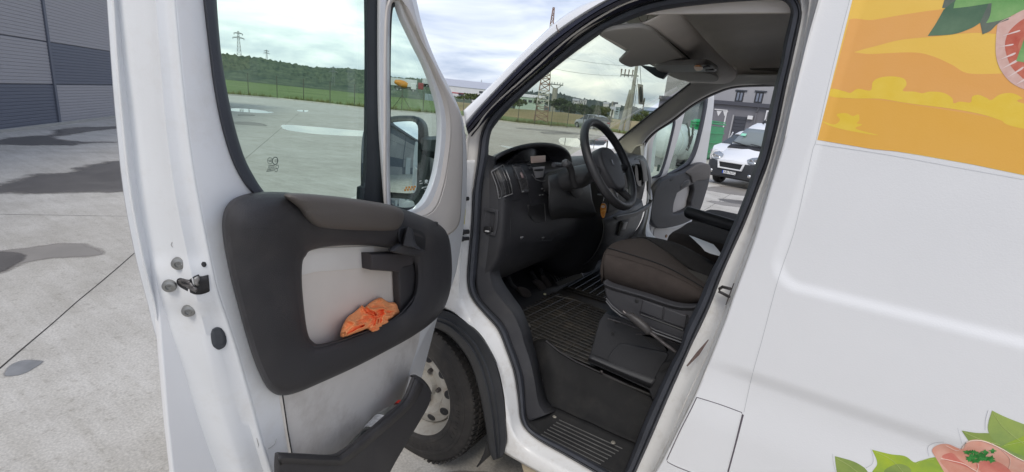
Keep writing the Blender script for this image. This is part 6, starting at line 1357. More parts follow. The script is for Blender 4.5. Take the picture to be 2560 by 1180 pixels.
# ---------------- dashboard
def dsec(y):
    e_ = max(0, (abs(y - 1.0) - .70) / .22); c = math.exp(-((y - 1.13) / .20) ** 4); k = math.exp(-((y - .47) / .30) ** 4)
    pr = [(-1.62, 1.10), (-1.58, 1.19), (-1.42, 1.28), (-1.22, 1.345), (-1.09, 1.378 - .012 * e_), (-1.015 + .03 * c, 1.372 - .012 * e_), (-.985 + .04 * c, 1.33), (-.978 + .05 * c, 1.25), (-.972 + .06 * c, 1.16), (-.975 + .07 * c + .02 * k, 1.08), (-.985 + .08 * c + .0 * k, 1.0), (-1.02 + .10 * c, .93), (-1.07 + .13 * c, .86), (-1.16 + .18 * c, .80 - .08 * c), (-1.3 + .2 * c, .76 - .10 * c), (-1.45, .74)]
    return [Vector((x, y, z)) for x, z in pr]
ysd = [.115, .125, .14, .18, .25, .33, .42, .52, .62, .72, .82, .90, .96, 1.02, 1.1, 1.18, 1.26, 1.33, 1.40, 1.5, 1.6, 1.7, 1.78, 1.84, 1.87, 1.885]
secs = []
for y in ysd:
    s_ = dsec(y); sq = 1.0
    if y < .14 or y > 1.86:
        cc = sum(s_, Vector()) / len(s_); f_ = {.115: .93, .125: .975, 1.87: .985, 1.885: .94}.get(y, 1); s_ = [Vector((cc.x + (p.x - cc.x) * f_, y, cc.z + (p.z - cc.z) * f_)) for p in s_]
    secs.append(s_)
dash = loft('dashboard', secs, dash_m, van, cap=True, closed=False, angle=50)
dsk = Skin(dash)
# end cap with fuse cover and headlamp switch, between the seal and the face
KA = [(1219, 386), (1210, 430), (1202, 480), (1199, 540), (1197, 582), (1193, 630), (1189, 690), (1195, 741), (1215, 768), (1246, 799), (1263, 822), (1276, 855), (1293, 899), (1307, 949), (1311, 1017), (1318, 1055)]
KB = [(1240, 393), (1244, 430), (1255, 480), (1262, 540), (1263, 582), (1258, 630), (1248, 676), (1258, 706), (1282, 742), (1305, 775), (1325, 826), (1333, 862), (1345, 905), (1354, 950), (1368, 1000), (1394, 1026)]
strip('kick_panel', [(KA, YP(.10)), (mixpts(KA, KB, .1), YP(.104)), (mixpts(KA, KB, .6), YP(.125)), (KB, YP(.19))], mat('kick_panel_plastic', (.038, .038, .043), .5, var=.15, vscale=10, bump=.4, bscale=500, dirt=(.06, .058, .055), dscale=9), van, n=90, angle=60)
plate('fuse_cover_frame', [(1210, 528), (1214, 521), (1238, 524), (1244, 530), (1243, 560), (1238, 585), (1233, 590), (1209, 582), (1206, 575)], YP(.106), .01, mat('frame_grey', (.055, .055, .06), .45), van, holes=[[(1214, 532), (1218, 529), (1234, 532), (1236, 536), (1232, 578), (1229, 581), (1212, 576)]], bevel=.003)
plate('headlamp_level_switch', [(1208, 571), (1213, 566), (1226, 568), (1225, 584), (1210, 581)], YP(.103), .012, black, van, bevel=.003)
plate('switch_mark', [(1213, 576), (1222, 577), (1222, 580), (1213, 579)], YP(.0925) if False else YP(.1025), .002, hallw, van, bevel=.0005)
# side air vents on the face
def vent(nm, pts, bars, cross, m_edge, m_bar):
    (a, b, c, d) = pts
    v_ = dsk.patch(nm, [p + (1,) for p in pts], black, van, .0015, sm=False)
    def q(s_, t_, w_=.004): return dsk.W((a[0] * (1 - s_) + b[0] * s_) * (1 - t_) + (d[0] * (1 - s_) + c[0] * s_) * t_ - math.sin(math.pi * t_) * -4, (a[1] * (1 - s_) + b[1] * s_) * (1 - t_) + (d[1] * (1 - s_) + c[1] * s_) * t_, w_)
    for i in range(bars): s_ = (i + .7) / (bars + .4); tube('vent_blade', [q(s_, t_) for t_ in (.03, .27, .5, .73, .97)], .0017, m_bar, v_, 5)
    for i in range(cross): t_ = (i + .8) / (cross + .6); tube('vent_blade', [q(.03, t_, .0025), q(.5, t_, .0025), q(.97, t_, .0025)], .0010, m_bar, v_, 5)
    tube('vent_frame', [q(s_, t_) for s_, t_ in ((0, 0), (0, .25), (0, .5), (0, .75), (0, 1), (.5, 1), (1, 1), (1, .75), (1, .5), (1, .25), (1, 0), (.5, 0), (0, 0))], .0026, m_edge, v_, 6); return v_
edgeg = mat('vent_edge_grey', (.16, .16, .165), .35); barg = mat('vent_bar_grey', (.055, .055, .06), .35)
vent('air_vent', [(1229, 431), (1257, 415), (1279, 484), (1248, 496)], 3, 6, edgeg, barg)
vent('air_vent', [(1280, 416), (1299, 415), (1320, 474), (1302, 481)], 6, 0, barg, barg)
dsk.patch('vent_thumbwheel', [(1298, 434), (1303, 434), (1306, 444), (1302, 445)], mat('vent_knob', (.22, .16, .16), .4), van, .006, th=.003)
dsk.patch('vent_thumbwheel', [(1302, 476), (1316, 474), (1319, 480), (1304, 482)], barg, van, .005, th=.003)
for px, py in ((1303, 478), (1353, 471), (1359, 476), (1354, 486), (1347, 487)):
    dsk.patch('switch_symbol', [(px, py), (px + 3.5, py - 1), (px + 4, py + 1.4), (px, py + 2.4)], mat('symbol_grey', (.26, .26, .26), .5), van, .0062 if px < 1310 else .002)
tube('dash_seam', [dsk.W(*p, .0004) for p in ((1248, 513), (1270, 504), (1290, 499), (1304, 494))], .0011, black, van, 5)
tube('dash_seam', [dsk.W(*p, .0004) for p in ((1303, 420), (1306, 445), (1318, 478), (1326, 500), (1330, 540), (1345, 556), (1380, 560))], .0009, black, van, 5)
dsk.patch('cubby', [(1318, 512, 1), (1360, 510, 1), (1362, 552, 1), (1340, 556), (1322, 540)], black, van, .0012)
tube('cubby_edge', [dsk.W(*p, .001) for p in ((1361, 510), (1362, 530), (1363, 553))], .0014, barg, van, 5)
for px, py in ((1304, 594), (1357, 595)): dsk.patch('trim_clip', [(px - 4, py - 2), (px + 4, py - 3), (px + 2, py + 1), (px - 2, py + 4)], edgeg, van, .002)
tube('dash_seam', [dsk.W(*p, .0004) for p in ((1262, 500), (1275, 540), (1276, 590), (1264, 640), (1250, 668))], .0011, black, van, 5)
tube('dash_seam', [dsk.W(*p, .0004) for p in ((1300, 600), (1340, 603), (1380, 600), (1392, 585), (1420, 590), (1450, 585))], .0009, black, van, 5)
for px, py in ((1318, 398), (1321, 410), (1324, 421), (1612, 422), (1613, 446)):
    dsk.patch('dash_button', [(px - 3, py - 3), (px + 3, py - 4), (px + 4, py + 2), (px - 2, py + 3)], barg, van, .003, th=.003)
# instrument binnacle
rows = []
for i, t_ in enumerate((0, .18, .4, .62, .82, .96, 1.0)):
    hh = .006 + .082 * min(1, t_ * 1.15) ** .9; r_ = []
    for k in range(29):
        q_ = k / 28; a = math.pi * q_; xl = -1.085 + .135 * q_ ** .8; x = -1.42 + (xl + 1.42) * t_
        y = (.17 + .10 * (1 - t_)) + ((.615 - .10 * (1 - t_)) - (.17 + .10 * (1 - t_))) * (.5 - .5 * math.cos(a)); up = math.sin(a) ** .75 * (.80 + .30 * q_)
        r_.append(Vector((x, y, 1.372 - .15 * (1 - t_) + hh * up)))
    rows.append(r_)
binn = surf('instrument_hood', rows, dash_m, van, thick=.014, off=0, angle=60)
plate_uv('instrument_face', [(.20, 1.25), (.62, 1.25), (.615, 1.39), (.57, 1.435), (.45, 1.445), (.32, 1.425), (.22, 1.38)], XP(-1.045), .012, mat('instrument_gloss', (.012, .012, .014), .18), van, bevel=.002)
DSP = plate('display_reflection', [(1329, 391, 1), (1364, 389, 1), (1364, 405, 1), (1330, 408, 1)], XP(-.985), .006, mat('pinkish_display_reflection', (.55, .42, .36), .4), van, sm=False, bevel=.001)  # pale plate whose colour stands in for the reflection on the display
plate('silver_switch_panel', [(1334, 419, 1), (1362, 416, 1), (1358, 443, 1), (1341, 445, 1)], XP(-.978), .006, mat('silver_panel', (.38, .37, .38), .35, metal=.2), van, sm=False, bevel=.001)
plate('panel_slot', [(1337, 424), (1358, 422), (1357, 427), (1340, 428)], XP(-.970), .004, black, van, bevel=.001)
tube('gauge_ring', [XP(-.972).W(*p) for p in ((1330, 436), (1340, 449), (1352, 453), (1366, 452))], .0018, edgeg, van, 5)
# steering column cowl, stalks
rows = []
for (x, z, hw, hh) in ((-1.05, 1.27, .085, .055), (-.95, 1.30, .085, .065), (-.85, 1.335, .075, .062), (-.80, 1.35, .070, .058), (-.775, 1.358, .05, .045)):
    rows.append([Vector((x + math.sin(a) * .03, .5 + hw * math.cos(a), z + hh * math.sin(a))) for a in [2 * math.pi * k / 20 for k in range(20)]])
loft('column_cowl', rows, mat('cowl_plastic', (.05, .05, .053), .5, bump=.3, bscale=500), van)
strip('lower_cowl', [([(1370, 440), (1400, 432), (1440, 425), (1470, 425)], XP(-.925)), ([(1372, 470), (1400, 468), (1440, 480), (1480, 500)], XP(-.905)), ([(1372, 520), (1400, 510), (1445, 520), (1490, 530)], XP(-.92)), ([(1380, 550), (1410, 545), (1450, 545), (1490, 540)], XP(-.95))], mat('cowl_plastic', (.05, .05, .053), .5), van, n=30)
plate('stalk_recess', [(1418, 455), (1424, 446), (1440, 446), (1455, 462), (1458, 480), (1448, 494), (1436, 492), (1424, 474)], XP(-.893), .006, black, van, bevel=.002)
stalk = tube('control_stalk', [XP(-.845).W(*p) for p in ((1416, 407), (1424, 415), (1429, 430), (1431, 448), (1437, 465))], [.014, .015, .013, .0125, .014], MATS['cowl_plastic'], van, 14)
fin('stalk_knob', lathe_me([(.001, .012), (.012, .011), (.016, .004), (.016, -.008), (.012, -.014), (.001, -.015)], Matrix.Translation(XP(-.84).W(1415, 408)) @ Matrix.Rotation(R(60), 4, 'Y'), 20), mat('knob_grey', (.085, .085, .09), .5), stalk)
tube('control_stalk', [XP(-.9).W(*p) for p in ((1384, 412), (1398, 413), (1412, 412))], [.010, .011, .009], mat('stalk_grey', (.06, .06, .066), .5), van, 10)
# steering wheel
SWC = YP(.5).W(1524, 410); n_ = Vector((.845, 0, .535)).normalized(); u_ = Vector((0, 1, 0)); v_ = n_.cross(u_) * -1
if v_.z < 0: v_ = -v_
SF = Frame(SWC, u_, v_)
def circ(r, n=72, a0=0, a1=360): return [SF.P(r * math.cos(R(a0 + (a1 - a0) * i / n)), r * math.sin(R(a0 + (a1 - a0) * i / n))) for i in range(n + 1)]
Mw = SF.mat(); sw = fin('steering_wheel', lathe_me([(.187 + .0165 * math.cos(2 * math.pi * k / 16), .0175 * math.sin(2 * math.pi * k / 16)) for k in range(17)], Mw, 96), mat('wheel_leatherette', (.034, .034, .037), .38, var=.1, vscale=20, bump=.4, bscale=800), van, angle=60)
for a in (-8, 188, 245, 295):
    ca, sa = math.cos(R(a)), math.sin(R(a)); pts = [SF.P(ca * r_, sa * r_, w_) for r_, w_ in ((.055, -.028), (.10, -.026), (.15, -.012), (.185, -.002))]
    tube('spoke', pts, [.030, .020, .015, .014], MATS['wheel_leatherette'], sw, 10)
hubp = [(a_ * 1.14, b_ * 1.12 - .012) for a_, b_ in [(.075, .045), (.05, .07), (0, .078), (-.05, .07), (-.075, .045), (-.085, .0), (-.07, -.05), (-.045, -.085), (0, -.095), (.045, -.085), (.07, -.05), (.085, 0)]]
hub = plate_uv('airbag_hub', smooth2(hubp, True, 6), SF.at(.012), .055, mat('hub_plastic', (.045, .045, .05), .5, bump=.4, bscale=700), sw, bevel=.016, bres=4)
hub2 = fin('hub_rim', lathe_me([(.001, -.075), (.05, -.07), (.07, -.04), (.075, -.01)], Mw, 32), dash_m, sw)
for pts in ([(-.005, .012), (.006, .016), (.010, .004), (.004, -.002), (.008, -.014), (0, -.006), (-.006, -.014), (-.004, 0)],): plate_uv('hub_emblem', pts, SF.at(.0145), .003, mat('emblem_grey', (.2, .2, .21), .3, metal=.6), sw, bevel=.0006)
# centre console, passenger side
fbox('radio_panel', XP(-.90), 1.0, 1.26, 1.10, 1.30, -.02, .012, black, van, bevel=.006)
for yy, zz_ in ((1.05, 1.20), (1.21, 1.20), (1.13, 1.14)):
    fin('control_knob', lathe_me([(.001, .02), (.018, .018), (.022, .004), (.024, 0)], XP(-.888).mat() @ Matrix.Translation((yy, zz_, 0)), 20), edgeg, van)
v3 = plate('round_vent', [(1588, 415), (1596, 410), (1606, 415), (1612, 432), (1611, 455), (1604, 466), (1594, 462), (1588, 440)], XP(-.885), .02, MATS['instrument_gloss'], van, bevel=.004)
strip('console_side', [([(1585, 398), (1600, 400), (1612, 415), (1618, 440), (1617, 475)], XP(-.87)), ([(1598, 392), (1612, 398), (1622, 420), (1627, 450), (1625, 490)], XP(-.93))], dash_m, van, n=24)
plate('push_button_panel', [(1600, 402, 1), (1612, 404), (1619, 440), (1620, 452, 1), (1609, 455, 1), (1606, 425)], XP(-.868), .006, edgeg, van, bevel=.001)
plate('glove_shelf_lip', [(1545, 540), (1590, 530), (1625, 510), (1630, 500), (1624, 520), (1590, 540), (1548, 551)], XP(-.84), .02, mat('lip_grey', (.06, .06, .066), .45), van, bevel=.004)
rows = []
for y, dx in ((1.0, 0), (1.1, .02), (1.3, .02), (1.5, .0), (1.75, -.02), (1.86, -.06)): rows.append([Vector((-.94 + dx + a, y, z)) for a, z in ((-.04, 1.10), (.03, 1.07), (.045, 1.0), (.03, .90), (-.02, .80), (-.10, .74), (-.2, .72))])
surf('glovebox', rows, mat('glovebox_plastic', (.042, .041, .045), .45, var=.1, vscale=10, bump=.4, bscale=600), van, thick=.01, sub=1)
gp_ = plate('socket_panel', [(1556, 553, 1), (1574, 549, 1), (1568, 574), (1556, 592, 1), (1547, 590, 1)], XP(-.865), .012, black, van, sm=False, bevel=.002)
plate('socket_lid', [(1560, 557, 1), (1570, 555, 1), (1564, 573, 1), (1555, 575, 1)], XP(-.858), .008, edgeg, van, sm=False, bevel=.002)
box('firewall', (-1.52, 1.0, .92), (.02, 1.84, .72), black, van)
# ---------------- floor, mats, step
box('cab_floor', (-.62, 1.12, .59), (1.78, 1.64, .012), mat('floor_liner', (.018, .017, .017), .6, dirt=(.055, .045, .034), dscale=8), van)
strip('cab_front_slope', [([(0, 0), (1, 0)], ZP(0))], black, van, n=2) if False else None
rows = [[Vector((x, y, z)) for y in (.15, 1.88)] for x, z in ((-1.10, .60), (-1.30, .68), (-1.5, .86))]
surf('toe_board', rows, black, van, thick=.01)
def hatch(nm, P0, U, V, nu, nv, su, sv, m, r=.0028):
    bm = bmesh.new()
    for i in range(nu + 1):
        a = P0 + U * (i * su); tube_into(bm, [a, a + V * (nv * sv)], r, 4, False)
    for j in range(nv + 1):
        a = P0 + V * (j * sv); tube_into(bm, [a, a + U * (nu * su)], r * .9, 4, False)
    o = bmo(nm, bm, m, van, angle=80); o['kind'] = 'stuff'; return o
rib = mat('mat_rib_rubber', (.040, .038, .036), .38, var=.3, vscale=40, dirt=(.10, .085, .065), dscale=10)
rot = Matrix.Rotation(R(-4), 3, 'Z')
mt1 = plate_uv('floor_mat', [(-1.20, .33), (-.98, .31), (-.86, .33), (-.60, .33), (-.52, .42), (-.50, 1.0), (-1.22, 1.0)], ZP(.603), .006, matr, van, bevel=.002)
hatch('mat_ribs', Vector((-1.16, .36, .607)), rot @ Vector((1, 0, 0)), rot @ Vector((0, 1, 0)), 11, 19, .052, .030, rib)
mt2 = plate_uv('floor_mat', [(-1.12, 1.03), (-.45, 1.03), (-.45, 1.80), (-1.12, 1.80)], ZP(.605), .006, matr, van, bevel=.002)
hatch('mat_ribs', Vector((-1.08, 1.06, .610)), Vector((1, 0, 0)), Vector((0, 1, 0)), 14, 22, .045, .030, rib)
sl2 = Frame(Vector((-1.12, 1.02, .61)), (0, 1, 0), (-.62, 0, .60)); plate_uv('mat_upturn', [(0, 0), (.8, 0), (.8, .30), (0, .30)], sl2, .006, matr, van, bevel=.002)
hatch('mat_ribs', sl2.P(.02, .02, .003), sl2.U, sl2.V, 30, 12, .024, .022, mat('mat_rib_lit_copy', (.10, .098, .095), .35, var=.2, vscale=30), r=.0026)  # paler copy of the rib rubber, light on the slope put into its colour
tube('mat_border', [ZP(.606).W(*p) for p in ((1390, 740), (1430, 748), (1480, 765), (1520, 785))], .006, matr, van, 6)
# tunnel edge plate and sill strip
plate('scuff_strip', [(1248, 745, 1), (1262, 738, 1), (1328, 815, 1), (1304, 828, 1)], ZP(.62), .012, mat('worn_scuff_plate', (.085, .084, .082), .42, var=.25, vscale=25), van, sm=False, bevel=.003)
plate('tunnel_plate', [(1374, 712, 1), (1452, 680, 1), (1458, 692, 1), (1394, 718, 1)], YP(1.02), .012, mat('worn_tunnel_plate', (.075, .075, .072), .45, var=.2, vscale=20), van, sm=False, bevel=.002)
# pedals
for nm, pad_, arm, y_ in (('clutch_pedal', [(1296, 722), (1306, 718), (1322, 724), (1330, 736), (1326, 742), (1316, 744), (1306, 738)], [(1270, 690), (1280, 712), (1300, 728)], 0), ('brake_pedal', [(1336, 704), (1350, 700), (1362, 712), (1366, 722), (1354, 726), (1346, 718)], [(1330, 680), (1338, 695), (1350, 708)], 0), ('accelerator_pedal', [(1356, 693), (1364, 690), (1378, 708), (1380, 714), (1370, 718), (1362, 706)], [(1352, 672), (1356, 685), (1364, 698)], 0)):
    o = plate(nm, pad_, XP(-1.12), .014, mat('pedal_rubber', (.055, .045, .042), .5, bump=.5, bscale=300), van, bevel=.004)
    tube('pedal_arm', [XP(-1.14).W(*p) for p in arm], .009, black, o, 8)
fin('debris', lathe_me([(.001, .004), (.012, .003), (.014, 0)], Matrix.Translation(ZP(.612).W(1360, 735)), 7), mat('pale_scrap', (.55, .54, .36), .7), van)
# step well
RT = [(1330, 865), (1338, 852), (1365, 850), (1400, 878), (1440, 902), (1470, 915), (1530, 942), (1600, 975), (1665, 1005), (1720, 1030)]
RB = [(1345, 1020), (1362, 1015), (1392, 1020), (1420, 1032), (1450, 1046), (1480, 1058), (1520, 1078), (1580, 1104), (1640, 1130), (1700, 1156)]
strip('step_riser', [(RT, YP(.315)), (mixpts(RT, RB, .06), YP(.300)), (mixpts(RT, RB, .5), YP(.250)), (mixpts(RT, RB, .93), YP(.205)), (RB, YP(.185))], well, van, n=70, angle=60)
tube('riser_edge', [YP(.305).W(*p) for p in ((1365, 852), (1400, 880), (1440, 904), (1470, 917), (1530, 944), (1600, 977), (1665, 1007), (1710, 1028))], .0035, dark, van, 6)
RF = [(1311, 1040), (1320, 1062), (1340, 1085), (1385, 1106), (1420, 1124), (1460, 1144), (1500, 1166), (1540, 1188), (1570, 1205), (1600, 1222)]
strip('step_tread', [(RB, YP(.19)), (mixpts(RB, RF, .15), YP(.178)), (mixpts(RB, RF, .85), YP(.105)), (RF, YP(.085))], well, van, n=70)
ribm = mat('worn_tread_rib', (.075, .074, .072), .4, var=.4, vscale=30)
trd = Skin(bpy.data.objects['step_tread'])
for k in range(8):
    a_ = (1398 - 7.5 * k, 1050 + 6 * k); b_ = (1556 - 9 * k, 1122 + 6.5 * k)
    tube('tread_rib', [trd.W(a_[0] + (b_[0] - a_[0]) * i / 8, a_[1] + (b_[1] - a_[1]) * i / 8, .001) for i in range(9)], .0026, ribm, van, 5)
for px, py, y_ in ((1387, 1041, .165), (1369, 1059, .14), (1533, 1106, .15)): fin('step_screw', lathe_me([(.001, .003), (.007, .002), (.009, -.001)], Matrix.Translation(YP(y_).W(px, py)), 14), mat('dusty_screw', (.30, .28, .24), .6, metal=.3), van)
for px, py, y_ in ((1219, 754, .12), (1294, 861, .12), (1503, 930, .295)): fin('trim_screw', lathe_me([(.001, .002), (.006, .001), (.007, 0)], Matrix.Translation(YP(y_).W(px, py)) @ Matrix.Rotation(R(90), 4, 'X'), 12), steeld, van)

# ---------------- driver's seat
c0 = [(1511, 700), (1532, 711), (1612, 735), (1704, 761), (1750, 758), (1800, 745), (1850, 730)]
c1_ = [(1507, 660), (1528, 676), (1622, 704), (1710, 735), (1765, 748), (1812, 745), (1860, 738)]
c2_ = [(1512, 634), (1529, 637), (1640, 670), (1718, 706), (1766, 734), (1815, 757), (1860, 775)]
c3 = [(1517, 620), (1538, 624), (1650, 660), (1724, 698), (1772, 727), (1820, 750), (1866, 768)]
c35 = [(1533, 607), (1560, 607), (1640, 632), (1706, 676), (1748, 700), (1800, 725), (1860, 750)]
c4 = [(1560, 600), (1588, 595), (1619, 597), (1673, 633), (1719, 669), (1770, 700), (1840, 735)]
c5 = [(1570, 597), (1600, 592), (1640, 594), (1690, 606), (1740, 630), (1800, 665), (1860, 700)]
c6 = [(1580, 600), (1610, 598), (1660, 602), (1700, 612), (1750, 636), (1805, 668), (1870, 705)]
seat = strip('driver_seat', [(mixpts(c0, c1_, -.35), YP(.26)), (c0, YP(.235)), (mixpts(c0, c1_, .5), YP(.215)), (c1_, YP(.208)), (mixpts(c1_, c2_, .6), YP(.213)), (c2_, YP(.235)), (c3, YP(.265)), (mixpts(c3, c35, .5), YP(.34)), (c35, YP(.44)), (c4, YP(.60))], fab, van, n=40, thick=.004, sub=1, angle=80)
strip('seat_bolster', [(c4, YP(.60)), (mixpts(c4, c5, .4), YP(.62)), (c5, YP(.66)), (c6, YP(.72)), ([(p[0] + 8, p[1] + 40) for p in c6], YP(.76)), ([(p[0] + 8, p[1] + 120) for p in c6], YP(.76))], fabd, seat, n=40, sub=1)
# front face of the cushion
fr_pts = [YP(.235).W(1511, 700), YP(.208).W(1507, 660), YP(.235).W(1512, 634), YP(.265).W(1517, 620), YP(.44).W(1533, 607), YP(.60).W(1560, 600), YP(.66).W(1570, 597), YP(.72).W(1580, 600)]
surf('seat_front', [fr_pts, [p + Vector((-.012, 0, -.02)) for p in fr_pts], [Vector((p.x * .3 + fr_pts[0].x * .7, p.y, fr_pts[0].z - .01)) for p in fr_pts]], fab, seat, thick=.004, sub=1)
tube('seat_piping', [YP(.2335).W(*p) for p in resample(smooth2([(1512, 634), (1529, 637), (1640, 670), (1718, 706), (1766, 734), (1815, 757)]), 30)], .0032, fab, seat, 6)
tube('seat_piping', [YP(.262).W(*p) for p in resample(smooth2([(1519, 619), (1540, 625), (1652, 661), (1726, 699), (1772, 727), (1820, 750)]), 30)], .0026, fabd, seat, 6)
tube('seat_piping', [YP(.6).W(*p) for p in resample(smooth2([(1562, 599), (1588, 595), (1619, 597), (1673, 633), (1719, 669)]), 30)], .0022, fabd, seat, 6)
plate('seat_insert', [(1696, 691, 1), (1720, 672, 1), (1770, 690), (1800, 705, 1), (1780, 740, 1), (1740, 712)], YP(.60).at(-.12) if False else ZP(YP(.45).W(1735, 700).z + .012), .006, mat('grey_seat_insert', (.048, .044, .040), .9, var=.1, vscale=40, bump=.6, bscale=900), seat, bevel=.002)
# side cladding of the seat
scl = mat('seat_side_plastic', (.050, .050, .056), .5, var=.12, vscale=10, bump=.4, bscale=500)
side = plate('seat_side_cover', [(1509, 704), (1530, 714), (1612, 738), (1680, 760), (1720, 765), (1760, 760), (1800, 750, 1), (1800, 900, 1), (1740, 868), (1700, 857), (1640, 838), (1580, 806), (1550, 790), (1528, 768), (1514, 742)], YP(.196), .05, scl, seat, bevel=.010, bres=3)
strip('cover_lip', [([(1509, 703), (1530, 713), (1612, 737), (1680, 759), (1720, 764), (1760, 760), (1800, 750)], YP(.197)), ([(1509, 708), (1530, 718), (1612, 742), (1680, 764), (1720, 769), (1760, 765), (1800, 755)], YP(.190)), ([(1511, 714), (1530, 724), (1612, 748), (1680, 770), (1720, 775), (1760, 771), (1800, 761)], YP(.196))], scl, seat, n=50)
for pts in ([(1607, 750), (1658, 768), (1655, 800), (1600, 780)], [(1662, 770), (1716, 790), (1712, 822), (1656, 802)]):
    plate('adjuster_paddle', [p + (1,) for p in pts], YP(.190), .012, scl, seat, sm=False, bevel=.004, bres=3)
tube('paddle_recess', [YP(.1945).W(*p) for p in ((1600, 778), (1602, 786), (1640, 800), (1700, 822), (1708, 826), (1714, 822), (1720, 792), (1716, 786))], .0022, black, seat, 5)
fin('seat_bolt_hole', lathe_me([(.001, .001), (.006, .001), (.008, 0)], Matrix.Translation(YP(.195).W(1592, 752)) @ Matrix.Rotation(R(90), 4, 'X'), 14), black, seat)
for dy, dm in ((0, scl), (7, mat('rail_grey', (.075, .075, .082), .4))):
    tube('cover_rib', [YP(.192).W(p[0], p[1] + dy) for p in ((1515, 745), (1530, 764), (1552, 782), (1590, 800), (1640, 826), (1700, 848), (1730, 858))], .0034, dm, seat, 6)
tube('seat_rail', [YP(.24).W(*p) for p in ((1520, 797), (1560, 808), (1595, 821), (1650, 842), (1715, 866))], .0035, steeld, seat, 6)
tube('seat_rail', [YP(.235).W(*p) for p in ((1590, 835), (1640, 835), (1706, 856))], .003, steeld, seat, 6)
# backrest, mostly hidden by the pillar
secs = [[Vector((x + dx, y, z)) for dx, y in ((0, .24), (-.05, .26), (-.03, .5), (-.05, .72), (0, .74), (.10, .72), (.10, .26))] for x, z in ((.10, 1.05), (.12, 1.3), (.17, 1.6), (.20, 1.75))]
loft('seat_back', secs, fab, seat, sub=1)
# seat box
sb = plate('seat_base', [(1497, 803, 1), (1512, 783, 1), (1560, 795, 1), (1640, 830, 1), (1720, 872, 1), (1740, 900, 1), (1712, 990), (1630, 1000), (1622, 976, 1), (1540, 938), (1469, 906, 1)], YP(.285), .40, mat('seat_base_plastic', (.040, .041, .046), .5, var=.12, vscale=8, bump=.35, bscale=500), van, bevel=.006, sm=False)
plate('base_raised_panel', [(1542, 866), (1556, 860), (1620, 872), (1668, 884), (1662, 905), (1648, 925), (1628, 968, 1), (1560, 940, 1), (1520, 905), (1528, 880)], YP(.280), .008, MATS['seat_base_plastic'], sb, bevel=.004)
plate('base_notch', [(1648, 925), (1654, 912), (1668, 904), (1682, 905), (1684, 916), (1668, 922), (1654, 930)], YP(.274), .004, black, sb, bevel=.001)
strip('base_edge_step', [([(1470, 900), (1540, 932), (1625, 970)], YP(.282)), ([(1472, 893), (1545, 925), (1632, 960)], YP(.274)), ([(1476, 886), (1550, 915), (1640, 948)], YP(.282))], MATS['seat_base_plastic'], sb, n=20)
for px, py in ((1532, 834), (1498, 905), (1540, 805)): fin('base_screw', lathe_me([(.001, .001), (.006, .001), (.007, 0)], Matrix.Translation(YP(.277).W(px, py)) @ Matrix.Rotation(R(90), 4, 'X'), 12), black, sb)
# handbrake
hb = tube('handbrake', [YP(.165).W(*p) for p in ((1562, 783), (1570, 787), (1578, 791), (1595, 803), (1612, 818), (1622, 828), (1626, 831))], [.006, .008, .0125, .015, .0155, .014, .010], mat('handbrake_grip', (.050, .046, .046), .45, bump=.3, bscale=600), van, 14)
tube('brake_lever', [YP(.168).W(*p) for p in ((1626, 831), (1640, 842), (1665, 862), (1690, 880))], .006, steeld, hb, 8)
fin('release_button', lathe_me([(.001, .014), (.006, .013), (.0065, 0)], Matrix.Translation(YP(.165).W(1564, 784)) @ Matrix.Rotation(R(-60), 4, 'Y'), 12), steeld, hb)
plate('brake_slot', [(1606, 838, 1), (1640, 848), (1660, 862, 1), (1668, 880, 1), (1630, 860)], YP(.270), .02, black, van, bevel=.002)
# inner armrest
secs = []
for i, (px, py, s_) in enumerate(((1712, 527, .5), (1716, 529, .9), (1724, 532, 1), (1780, 549, 1), (1850, 570, 1), (1900, 585, 1))):
    c = YP(.80).W(px, py); secs.append([c + Vector((0, .032 * s_ * math.cos(a), .026 * s_ * math.sin(a))) for a in [2 * math.pi * k / 14 for k in range(14)]])
loft('seat_armrest', secs, mat('armrest_vinyl', (.022, .023, .026), .5, bump=.3, bscale=500), seat)
# passenger bench cushions
def cushion(nm, x0, x1, y0, y1, z0, z1, m, par):
    secs = []
    for x, s_, dz in ((x0 + .0, .80, -.05), (x0 + .015, .93, -.02), (x0 + .06, 1.0, 0), (x0 + .30, 1.0, -.015), (x1, 1, -.03)):
        yc = (y0 + y1) / 2; hw = (y1 - y0) / 2 * s_; zt = z1 + dz
        secs.append([Vector((x, yc + a * hw, z0 + (zt - z0) * b)) for a, b in ((-1, 0), (-1.02, .5), (-1, .85), (-.9, 1.0), (-.6, 1.0), (0, .97), (.6, 1.0), (.9, 1.0), (1, .85), (1.02, .5), (1, 0))])
    return loft(nm, secs, m, par, sub=1, closed=True)
bench = cushion('passenger_bench', -.56, .1, .93, 1.40, .86, 1.10, fab, van)
cushion('bench_cushion', -.56, .1, 1.42, 1.86, .86, 1.11, mat('far_seat_fabric', (.065, .052, .045), .9, var=.1, vscale=30, bump=.6, bscale=900), bench)
box('bench_base', (-.2, 1.4, .73), (.6, .9, .25), black, bench, bevel=.02)
secs = [[Vector((x + dx, y, z)) for dx, y in ((0, .95), (-.05, 1.0), (-.05, 1.8), (0, 1.85), (.10, 1.85), (.10, .95))] for x, z in ((.10, 1.05), (.14, 1.4), (.20, 1.75))]
loft('bench_back', secs, fab, bench, sub=1)

# =================================================================== LOOSE THINGS (each its own)
zc = bench
pap = [(1723, 588), (1735, 592), (1784, 611), (1796, 625), (1805, 637), (1800, 640), (1775, 633), (1762, 627), (1752, 615)]
f_ = ZP(1.112); tag(plate('paper', [p + (1,) for p in pap], f_, .0012, mat('white_paper', (.74, .76, .80), .7, var=.03, vscale=20), None, sm=False, bevel=.0003), 'folded white paper lying on the brown passenger bench', 'paper')
